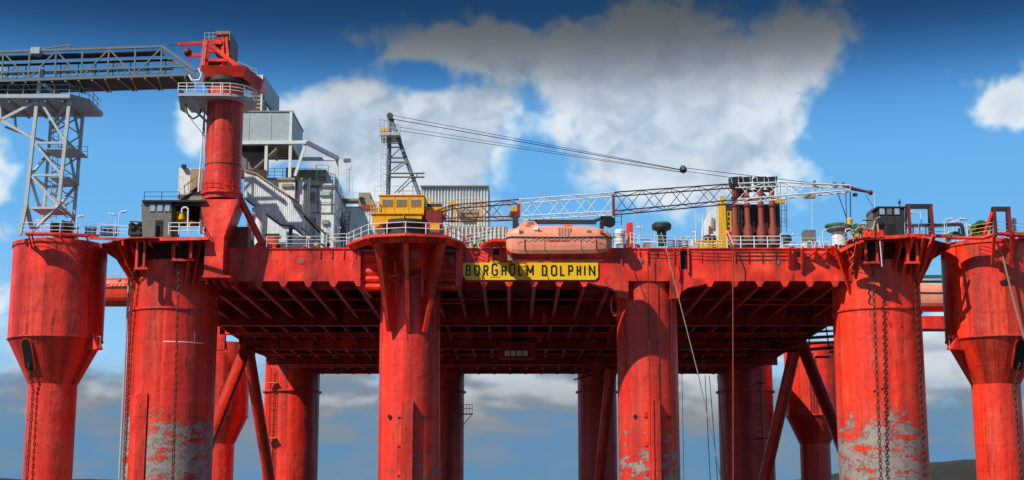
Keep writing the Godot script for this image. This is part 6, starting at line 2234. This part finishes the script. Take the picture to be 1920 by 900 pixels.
	for e in [[104, 10.5], [125, 12]]:
		var q := at(e[0], 427, 153)
		var m := MB.new()
		m.tube(q + Vector3(-0.35, 0, 0.3), q + Vector3(0.35, 0, -0.1), e[1] * 0.057, e[1] * 0.057, 20)
		var dr := part(sp, "drum", m, M.black)
		var m2 := MB.new()
		m2.tube(q + Vector3(-0.4, 0, 0.32), q + Vector3(-0.3, 0, 0.27), e[1] * 0.064, e[1] * 0.064, 20)
		part(dr, "flange", m2, M.dark_wall)
	pbox(sp, "stand", 96, 438, 136, 442, 152.6, 1.6, M.tan_wall)
	for k in 2:
		var x: float = [157, 186][k]
		var b := thing("blue_fairlead", ["blue steel chock on the far left deck edge, the left one of two", "blue steel chock with a dark roller on the deck edge, the right one of two"][k], "fairlead", at(x + 9, 440, 154), "blue chocks on the deck edge")
		for e in 2 + k:
			var q := at(x + e * 10, 440, 154)
			var m := MB.new()
			m.prism(PackedVector2Array([Vector2(0, 0), Vector2(0.62, 0), Vector2(0.46, 0.45), Vector2(0.62, 0.9), Vector2(0, 0.9), Vector2(0.16, 0.45)]), q, Vector3.RIGHT, Vector3.UP, Vector3(0, 0, -0.8))
			part(b, "horn", m, M.blue)
		var rr := MB.new()
		rr.tube(at(x + 9, 434, 154.2), at(x + 9, 434, 155), 0.25, 0.25, 12)
		part(b, "roller", rr, M.white_wall if k == 0 else M.dark_wall)
	# lamp posts
	lamp_post("single white lamp post leaning left near the blue chocks", at(216, 440, 154), at(216, 403, 154).y - at(216, 440, 154).y, Vector3(-0.25, 0.05, 0))
	lamp_post("taller white lamp post leaning right near the blue chocks", at(222, 440, 155), at(222, 398, 155).y - at(222, 440, 155).y, Vector3(0.25, 0.05, 0))
	lamp_post("lamp post with a right hand head between the black frame and the green drum", at(1772, 444, 153), at(1772, 412, 153).y - at(1772, 444, 153).y, Vector3(0.3, 0.05, 0))
	lamp_post("lamp post just left of the green drum, its head turned left", at(1814, 444, 153), at(1814, 411, 153).y - at(1814, 444, 153).y, Vector3(-0.2, 0.02, 0))
	lamp_post("lamp post standing inside the black portal frame beside the grey cabin", at(1729, 444, 151), at(1729, 398, 151).y - at(1729, 444, 151).y, Vector3(-0.9, 0.0, 0))
	lamp_post("small lamp post left of the wide white vent on the right deck", at(1543, 464, 158), at(1543, 432, 158).y - at(1543, 464, 158).y, Vector3(0.25, 0.05, 0))
	lamp_post("short lamp post just right of the dark cable drums at the far left", at(143, 440, 152), at(143, 406, 152).y - at(143, 440, 152).y, Vector3(0.15, 0.02, 0))

# assorted pipework that stands on one stretch of the deck
func clutter(label: String, x0: float, x1: float, py: float, d: float, seed_: int, n: int, tall := 1.5) -> void:
	var r := RandomNumberGenerator.new()
	r.seed = seed_
	var o := thing("deck_pipework", label, "pipework", at((x0 + x1) / 2, py, d), "pipework on the deck")
	var cols := [M.white, M.grey, M.tan, M.white, M.dark, M.red_bar, M.yellow]
	var walls := [M.white_wall, M.grey_wall, M.tan_wall, M.dark_wall, M.stack_red, M.cabin]
	for k in n:
		var px := lerpf(x0, x1, (k + r.randf()) / n)
		var f := at(px, py, d + r.randf() * 4.0)
		f.y = at(px, py, d).y - 0.4
		var h := r.randf_range(0.5, tall) + 0.4
		match r.randi() % 6:
			0:
				var m := MB.new()
				var s := r.randf_range(-0.7, 0.7)
				m.sweep([f, f + Vector3(0, h, 0), f + Vector3(s * 0.4, h + 0.18, 0), f + Vector3(s, h + 0.12, 0), f + Vector3(s * 1.1, h - 0.2, 0)], r.randf_range(0.05, 0.1), 7)
				part(o, "gooseneck_pipe", m, cols[r.randi() % 7])
			1:
				var w := r.randf_range(0.3, 0.9)
				var m := MB.new()
				m.box(f + Vector3(-w / 2, 0, -0.4), f + Vector3(w / 2, h * 0.8, 0.3))
				m.box(f + Vector3(-w / 2 - 0.04, h * 0.8, -0.44), f + Vector3(w / 2 + 0.04, h * 0.8 + 0.07, 0.34))
				part(o, "cabinet", m, walls[r.randi() % 6])
			2:
				var m := MB.new()
				m.tube(f, f + Vector3(0, h * 0.7, 0), 0.28, 0.28, 14)
				m.tube(f + Vector3(0, h * 0.7, 0), f + Vector3(0, h * 0.7 + 0.12, 0), 0.34, 0.2, 14)
				part(o, "drum", m, walls[r.randi() % 6])
			3:
				var l := r.randf_range(1.0, 3.0)
				var y := Vector3(0, 0.5 + r.randf() * 0.9, 0)
				bar(o, "pipe_run", f + y, f + y + Vector3(l, 0, 0), r.randf_range(0.05, 0.1), cols[r.randi() % 7])
				bar(o, "pipe_leg", f, f + y, 0.04, M.grey)
				bar(o, "pipe_leg", f + Vector3(l, 0, 0), f + y + Vector3(l, 0, 0), 0.04, M.grey)
			4:
				bar(o, "stand_pipe", f, f + Vector3(0, h, 0), 0.06, cols[r.randi() % 7])
				var m := MB.new()
				m.tube(f + Vector3(-0.2, h * 0.8, 0.1), f + Vector3(0.2, h * 0.8, 0.1), 0.16, 0.16, 10)
				part(o, "valve", m, [M.red, M.yellow, M.green, M.dark_wall][r.randi() % 4])
			5:
				bar(o, "light_pole", f, f + Vector3(0, h + 0.8, 0), 0.035, M.white)
				var m := MB.new()
				m.box(f + Vector3(-0.18, h + 0.75, -0.1), f + Vector3(0.18, h + 0.92, 0.2))
				part(o, "pole_lamp", m, M.white_wall)

func cabins() -> void:
	clutter("small pipes and cabinets between the accommodation block and the yellow crane", 612, 700, 458, 158, 5, 12)
	clutter("pipes and drums in front of the corrugated shed, right of the yellow crane", 826, 946, 458, 156, 6, 16)
	clutter("pipes and lockers between the lifeboat and the green topped vent", 1150, 1232, 460, 157, 7, 10)
	clutter("low pipes and fittings between the green topped vent and the white deckhouse", 1250, 1345, 463, 158, 8, 14, 1.1)
	clutter("white pipes and boxes right of the black exhaust box", 1466, 1565, 467, 159, 9, 14, 1.3)
	clutter("pipes and lamps between the two black portal frames", 1752, 1856, 446, 156, 10, 12)
	clutter("fittings around the foot of the lattice tower", 52, 150, 440, 155, 11, 10)
	clutter("small pipes at the foot of the white stair casing", 505, 610, 466, 156, 12, 12, 0.9)
	clutter("pipes beyond the railing of the right corner platform", 1598, 1650, 444, 155, 13, 8)
	# left winch cabin
	var d := 150.6
	var o := thing("left_winch_cabin", "weathered grey steel cabin with three windows on the left corner platform", "cabin", at(290, 446, d))
	var m := MB.new()
	var poly := PackedVector2Array()
	for e in [[267, 446], [265, 383], [270, 377], [322, 378], [320, 446]]:
		var q := at(e[0], e[1], d)
		poly.append(Vector2(q.x, q.y))
	m.prism(poly, Vector3(0, 0, -d - 4), Vector3.RIGHT, Vector3.UP, Vector3(0, 0, 4))
	part(o, "walls", m, M.cabin)
	for k in 3:
		var f := pbox(o, "window", 280.5 + k * 14, 383, 291.5 + k * 14, 397, d - 0.06, 0.06, M.cabin)
		pbox(f, "pane", 281.5 + k * 14, 384, 290.5 + k * 14, 396, d - 0.09, 0.05, M.bright_glass)
	pbox(o, "doorway", 291, 413, 305, 447, d - 0.05, 0.1, M.black)
	pbox(o, "door_leaf", 284, 412, 290, 446, d - 0.5, 0.08, M.cabin)
	pbox(o, "roof", 266, 375, 386, 378.5, d - 0.3, 6, M.black)
	for k in 3:
		pbox(o, "roof_fascia", 322 + k * 21, 379, 341 + k * 21, 386, d + 0.3, 0.2, M.dark_wall)
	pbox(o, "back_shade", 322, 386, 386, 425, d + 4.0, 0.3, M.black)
	for e in [[323, 385, 445], [374, 393, 437]]:
		pbox(o, "roof_post", e[0], e[1], e[0] + 5, e[2], d + 0.8, 0.3, M.cabin)
	for k in 4:
		sbar(o, "roof_bracket", at(330 + k * 14, 380, d + 0.6), at(338 + k * 14, 392, d + 3), 0.1, M.dark)
	railing("thin dark railing on the roof of the left winch cabin", [at(270, 376, d + 3.5), at(336, 376, d + 3.5)], 0.95, M.wire, "roof railings", 2.2, 2, 0.03)
	var yw := thing("yellow_winch_gear", "bright yellow valve gear under the roof beside the left winch cabin", "machinery", at(340, 437, d + 1))
	var c := at(341, 425, d + 1.2)
	for k in 3:
		bar(yw, "yoke", at(332 + k * 8, 420, d + 1), at(334 + k * 8, 396, d + 1), 0.12, M.yellow)
	for k in 3:
		bar(yw, "cross_bar", at(330, 399 + k * 8, d + 0.9), at(351, 398 + k * 8, d + 0.9), 0.1, M.yellow)
	var g := MB.new()
	g.tube(at(341, 412, d + 0.7), at(341, 400, d + 0.7), 0.36, 0.3, 14)
	part(yw, "valve_body", g, M.yellow_wall)
	var cr := MB.new()
	cr.sweep([at(352, 432, d), at(353, 393, d), at(350, 389, d), at(344, 389, d), at(341, 393, d), at(341, 399, d)], 0.1, 7)
	part(yw, "bent_pipe", cr, M.white)
	pbox(yw, "red_part", 356, 414, 366, 420, d + 0.5, 0.6, M.stack_red)
	railing("white railing in front of the yellow gear beside the left winch cabin", [at(316, 440, 149.1), at(374, 440, 149.1), at(389, 452, 151.4)], 1.25, M.white, "railings along the deck edge", 1.0, 3, 0.05)
	var wm := thing("winch_machine", "dark blue-grey winch at the left edge of the left winch cabin", "winch", at(252, 444, 151))
	for e in [[240, 428, 262, 440], [246, 420, 256, 428], [262, 424, 272, 438]]:
		pbox(wm, "casing", e[0], e[1], e[2], e[3], 151.2, 1.2, M.dark_wall)
	for k in 2:
		var q := at(247 + k * 16, 423, 151)
		var t := MB.new()
		t.tube(q, q + Vector3(0, 0, -1.2), 0.36, 0.36, 14)
		part(wm, "wheel", t, M.black)
	bar(wm, "crank", at(243, 415, 150.8), at(270, 417, 150.8), 0.07, M.dark)
	pbox(wm, "brake_box", 272, 428, 277, 444, 150.8, 0.6, M.tan_wall)
	# right winch cabin
	var rc := thing("right_winch_cabin", "dark grey steel cabin with three windows on the right corner platform", "cabin", at(1668, 450, d))
	var m2 := MB.new()
	var p2 := PackedVector2Array()
	for e in [[1645, 450], [1646, 396], [1649, 389], [1696, 388], [1696, 450]]:
		var q := at(e[0], e[1], d)
		p2.append(Vector2(q.x, q.y))
	m2.prism(p2, Vector3(0, 0, -d - 4.6), Vector3.RIGHT, Vector3.UP, Vector3(0, 0, 4.6))
	part(rc, "walls", m2, M.dark_wall)
	pbox(rc, "side_wall", 1636, 391, 1645, 450, d + 2, 2.5, M.cabin)
	for k in 3:
		var f := pbox(rc, "window", 1648.3 + k * 14, 390, 1659.5 + k * 14, 403, d - 0.06, 0.06, M.dark_wall)
		pbox(f, "pane", 1649.3 + k * 14, 391, 1658.5 + k * 14, 402, d - 0.09, 0.05, M.bright_glass if k != 1 else M.cabin)
	pbox(rc, "doorway", 1664, 420, 1677, 451, d - 0.05, 0.1, M.black)
	pbox(rc, "roof_edge", 1644, 387, 1697, 390, d - 0.12, 4.8, M.black)
	for k in 4:
		pbox(rc, "wall_rib", 1650 + k * 14, 405, 1651 + k * 14, 449, d - 0.04, 0.04, M.dark_wall)
	bar(rc, "roof_mast", at(1687, 389, d + 1), at(1687, 373, d + 1), 0.05, M.dark)
	pbox(rc, "mast_lamp", 1685, 377, 1689, 382, d + 1, 0.2, M.dark)
	# deck crane remains beside it: a tangle of pipes on red boxes
	var tg := thing("hose_reel_gear", "tangle of tan pipes, yellow valves and red boxes left of the right grey cabin", "machinery", at(1620, 446, 150))
	for k in 5:
		pbox(tg, "red_box", 1618 + k * 8, 431 + (k % 2) * 3, 1624.5 + k * 8, 446, 149.3 - 0.1 * (k % 3), 0.8, M.hull_flat)
	for e in [[1597, 440, 1612, 424], [1605, 446, 1622, 424], [1612, 426, 1632, 434], [1600, 430, 1600, 452], [1625, 420, 1618, 440], [1635, 440, 1641, 412], [1648, 440, 1644, 410], [1640, 412, 1650, 407], [1608, 422, 1626, 420], [1612, 446, 1640, 424]]:
		bar(tg, "pipe", at(e[0], e[1], 149.8), at(e[2], e[3], 150.2), 0.1, M.tan)
	for k in 4:
		pbox(tg, "valve", 1604 + k * 8, 438 - (k % 2) * 7, 1609 + k * 8, 444 - (k % 2) * 7, 149.5, 0.5, M.yellow_wall if k % 2 == 0 else M.black)
	var rl := MB.new()
	rl.tube(at(1606, 430, 151.2), at(1606, 430, 152.2), 0.62, 0.62, 18)
	part(tg, "reel", rl, M.green)
	bar(tg, "frame_bar", at(1617, 413, 151), at(1636, 413, 151), 0.06, M.wire)
	bar(tg, "frame_bar", at(1626, 413, 151), at(1626, 424, 151), 0.06, M.wire)
	# two black portal frames
	var pf := [["tall black portal frame standing between the right grey cabin and the lamp posts", 1702, 1745, 1698, 1751, 386], ["black portal frame with a red prop at the far right, above the tapered column", 1863, 1891, 1858, 1896, 391]]
	for e in pf:
		var t := thing("portal_frame", e[0], "frame", at((e[1] + e[2]) / 2.0, 444, 149.5), "black portal frames on the right")
		var top: float = e[5]
		sbar(t, "post", at(e[1] + 1, top, 149.8), at(e[1] + 5 if e[1] == 1702 else e[1] + 4, 444, 149.2), 0.15, M.maroon)
		sbar(t, "post", at(e[2], top, 149.8), at(e[2] + 5, 444, 149.2), 0.15, M.maroon)
		sbar(t, "outer_leg", at(e[1] - 3, top, 150.0), at(e[1] - 4, 440, 150.6), 0.1, M.dark)
		sbar(t, "head_beam", at(e[1] - 4, top - 0.5, 149.9), at(e[2] + 3, top - 0.5, 149.9), 0.15, M.dark)
		sbar(t, "head_beam", at(e[1] - 2, top + 3, 151), at(e[2] + 2, top + 3, 151), 0.14, M.dark)
		sbar(t, "inner_post", at(e[2] - 3, top + 2, 151), at(e[2] - 1, 444, 151), 0.14, M.dark)
		if e[1] == 1863:
			sbar(t, "red_prop", at(1861, 398, 150), at(1846, 440, 150.8), 0.16, M.red_bar)
	# green rope drum and hoods
	var gd := thing("green_drum", "tall green rope drum in an arched frame on the right hand tapered column", "winch drum", at(1836, 444, 154))
	var q := at(1836, 431, 154.5)
	var dm := MB.new()
	dm.tube(q + Vector3(0, 0, 0.6), q + Vector3(0, 0, -0.8), 0.55, 0.55, 20)
	part(gd, "core", dm, M.black)
	var ann := PackedVector2Array()
	for k in 17:
		ann.append(Vector2(0.92, 1.15) * Vector2.from_angle(PI * k / 16.0))
	for k in 17:
		ann.append(Vector2(0.66, 0.85) * Vector2.from_angle(PI - PI * k / 16.0))
	for z in [0.75, -0.9]:
		var arc := MB.new()
		arc.prism(ann, q + Vector3(0, -0.25, z - 0.12), Vector3.RIGHT, Vector3.UP, Vector3(0, 0, 0.24))
		part(gd, "arch", arc, M.green)
	for k in 6:
		var pp := q + Vector3(0.79 * cos(PI * (k + 0.5) / 6), sin(PI * (k + 0.5) / 6) - 0.25, 0)
		bar(gd, "spacer", pp + Vector3(0, 0, 0.7), pp + Vector3(0, 0, -0.85), 0.07, M.green)
	pbox(gd, "base", 1824, 436, 1848, 446, 153.9, 1.6, M.green)
	var gh := MB.new()
	gh.lathe(at(1790, 446, 154.5), [Vector2(0.75, 0), Vector2(0.72, 0.35), Vector2(0.5, 0.62), Vector2(0.01, 0.75)], 20)
	solo("green_hood", gh, M.green, "small green domed hood between the lamp posts on the right", "hood")
	var dp := thing("dark_pipe_frame", "low dark pipe gantry running behind the lamp posts on the right", "pipe gantry", at(1770, 444, 155))
	sbar(dp, "beam", at(1700, 424, 155), at(1803, 421, 155), 0.16, M.dark)
	sbar(dp, "leg", at(1803, 421, 155), at(1808, 446, 155), 0.16, M.dark)
	sbar(dp, "leg", at(1798, 428, 155), at(1800, 446, 155), 0.1, M.dark)
	for k in 3:
		bar(dp, "strut", at(1712 + k * 12, 424, 155), at(1712 + k * 12, 446, 155), 0.07, M.dark)
	# white bollards at the right edge
	var wb := thing("white_post", "white ringed post at the right edge by the black portal frame", "post", at(1903, 446, 150.5))
	for k in 3:
		var t := MB.new()
		var c0 := at(1902, 446 - k * 13, 150.5)
		t.tube(c0, c0 + Vector3(0, 0.62, 0), 0.26, 0.2, 14)
		part(wb, "segment", t, M.white_wall)
	var bx := thing("dark_edge_box", "long dark box at the far right edge of the right hand tapered column", "box", at(1915, 446, 152))
	pbox(bx, "body", 1908, 436, 1950, 448, 152, 2, M.dark_wall)
	pbox(bx, "lid", 1907, 434, 1951, 436, 151.9, 2.2, M.grey_wall)

# ------------------------------------------------------------------ ropes, wires and deck edge rails
func lines_and_rails() -> void:
	var z := 152.6
	railing("white railing from the red crane strut to the accommodation stairs", [at(500, 463, z + 0.6), at(612, 463, z + 0.6)], 1.15, M.white, "railings along the deck edge", 2.2)
	railing("white railing between the accommodation stairs and the crane platform", [at(612, 459, z + 1.6), at(655, 458, z + 0.8)], 1.15, M.white)
	railing("white railing between the crane platform and the lifeboat platform", [at(874, 460, z), at(926, 452, 151.4), at(948, 452, 151.4)], 1.15, M.white)
	railing("white railing on the deck edge between the lifeboat and the flared column", [at(1150, 459, z), at(1176, 459, z)], 1.2, M.white)
	railing("white railing above the flared column beneath the green topped vent", [at(1200, 460, z), at(1300, 463, z)], 1.1, M.white)
	railing("yellowish railing in front of the white deckhouse", [at(1300, 464, z), at(1358, 465, z)], 1.1, M.yellow)
	railing("thick white railing in front of the four exhaust pipes", [at(1364, 465, z), at(1465, 465, z)], 1.25, M.white, "railings along the deck edge", 1.3, 3, 0.05)
	railing("white railing right of the exhaust stacks along the deck edge", [at(1468, 466, z), at(1572, 467, z)], 1.15, M.white)
	railing("yellow and white railing climbing to the right corner platform", [at(1572, 467, 152), at(1600, 452, 150)], 1.2, M.white)
	railing("grey railing on the right corner platform in front of the black frame", [at(1697, 440, 149.2), at(1776, 442, 150.8)], 1.25, M.grey)
	railing("yellowish railing in front of the green drum", [at(1820, 445, 151.4), at(1868, 437, 149.6)], 1.2, M.yellow)
	railing("grey railing under the far right portal frame", [at(1870, 437, 149.6), at(1930, 441, 150.2)], 1.2, M.grey)
	railing("white railing on the far left column top around the tower foot", [at(40, 438, 151.2), at(112, 438, 150.6), at(186, 442, 152.4)], 1.2, M.white, "railings along the deck edge", 1.8)
	railing("thin white railing from the blue chocks to the winch machine", [at(186, 441, 152.6), at(240, 445, 151.5)], 1.2, M.white)
	# ropes over the side
	var rp := MB.new()
	rp.sweep([at(1240, 436, 151.5), at(1250, 470, 151.8), at(1310, 705, 156), at(1348, 880, 160), at(1370, 985, 162)], 0.05, 7)
	solo("mooring_rope", rp, M.rope, "pale mooring rope slanting down from the vent above the flared column", "rope", "ropes and wires over the side")
	var rr := MB.new()
	rr.tube(at(1363, 438, 152.3), at(1374, 466, 152.2), 0.08, 0.08, 8)
	rr.tube(at(1374, 466, 152.2), at(1375, 985, 152.4), 0.06, 0.06, 8)
	solo("riser_hose", rr, M.stack_red, "single upright brownish-red hose hanging from the deck before the stacks", "hose")
	var wires := [[1215, 470, 1222, 985, 152.8, 0.045, "rusty wire down the middle of the flared column"], [1258, 466, 1262, 985, 153.2, 0.03, "dark wire down the right side of the flared column"], [1322, 704, 1336, 985, 190, 0.05, "left of three thin wires under the deck right of the flared column"],
		[1330, 704, 1352, 985, 190, 0.05, "middle of three thin wires under the deck right of the flared column"], [1345, 704, 1368, 985, 190, 0.05, "right of three thin wires under the deck right of the flared column"], [762, 466, 764, 640, 149.0, 0.035, "thin pale rope down the middle fin of the crane platform"],
		[1276, 560, 1284, 985, 170, 0.03, "thin wire beside the right edge of the flared column"], [594, 470, 592, 985, 240, 0.05, "thin cable down the right edge of the laddered back column"], [822, 480, 826, 985, 153.8, 0.04, "thin pipe down the right edge of the left inner column"], [242, 520, 236, 985, 155.0, 0.04, "grey wire down the left edge of the left corner column"]]
	for e in wires:
		var b := MB.new()
		b.tube(at(e[0], e[1], e[4]), at(e[2], e[3], e[4]), e[5], e[5], 6)
		solo("hanging_wire", b, M.wire if e[4] > 160 else M.rust, e[6], "wire", "ropes and wires over the side")

func _ready() -> void:
	light_and_air()
	materials()
	setting()
	columns()
	deck()
	name_board()
	edge_platforms()
	red_crane()
	rest_tower()
	yellow_crane()
	accommodation()
	warehouse()
	lifeboats()
	stacks()
	deck_gear()
	cabins()
	lines_and_rails()
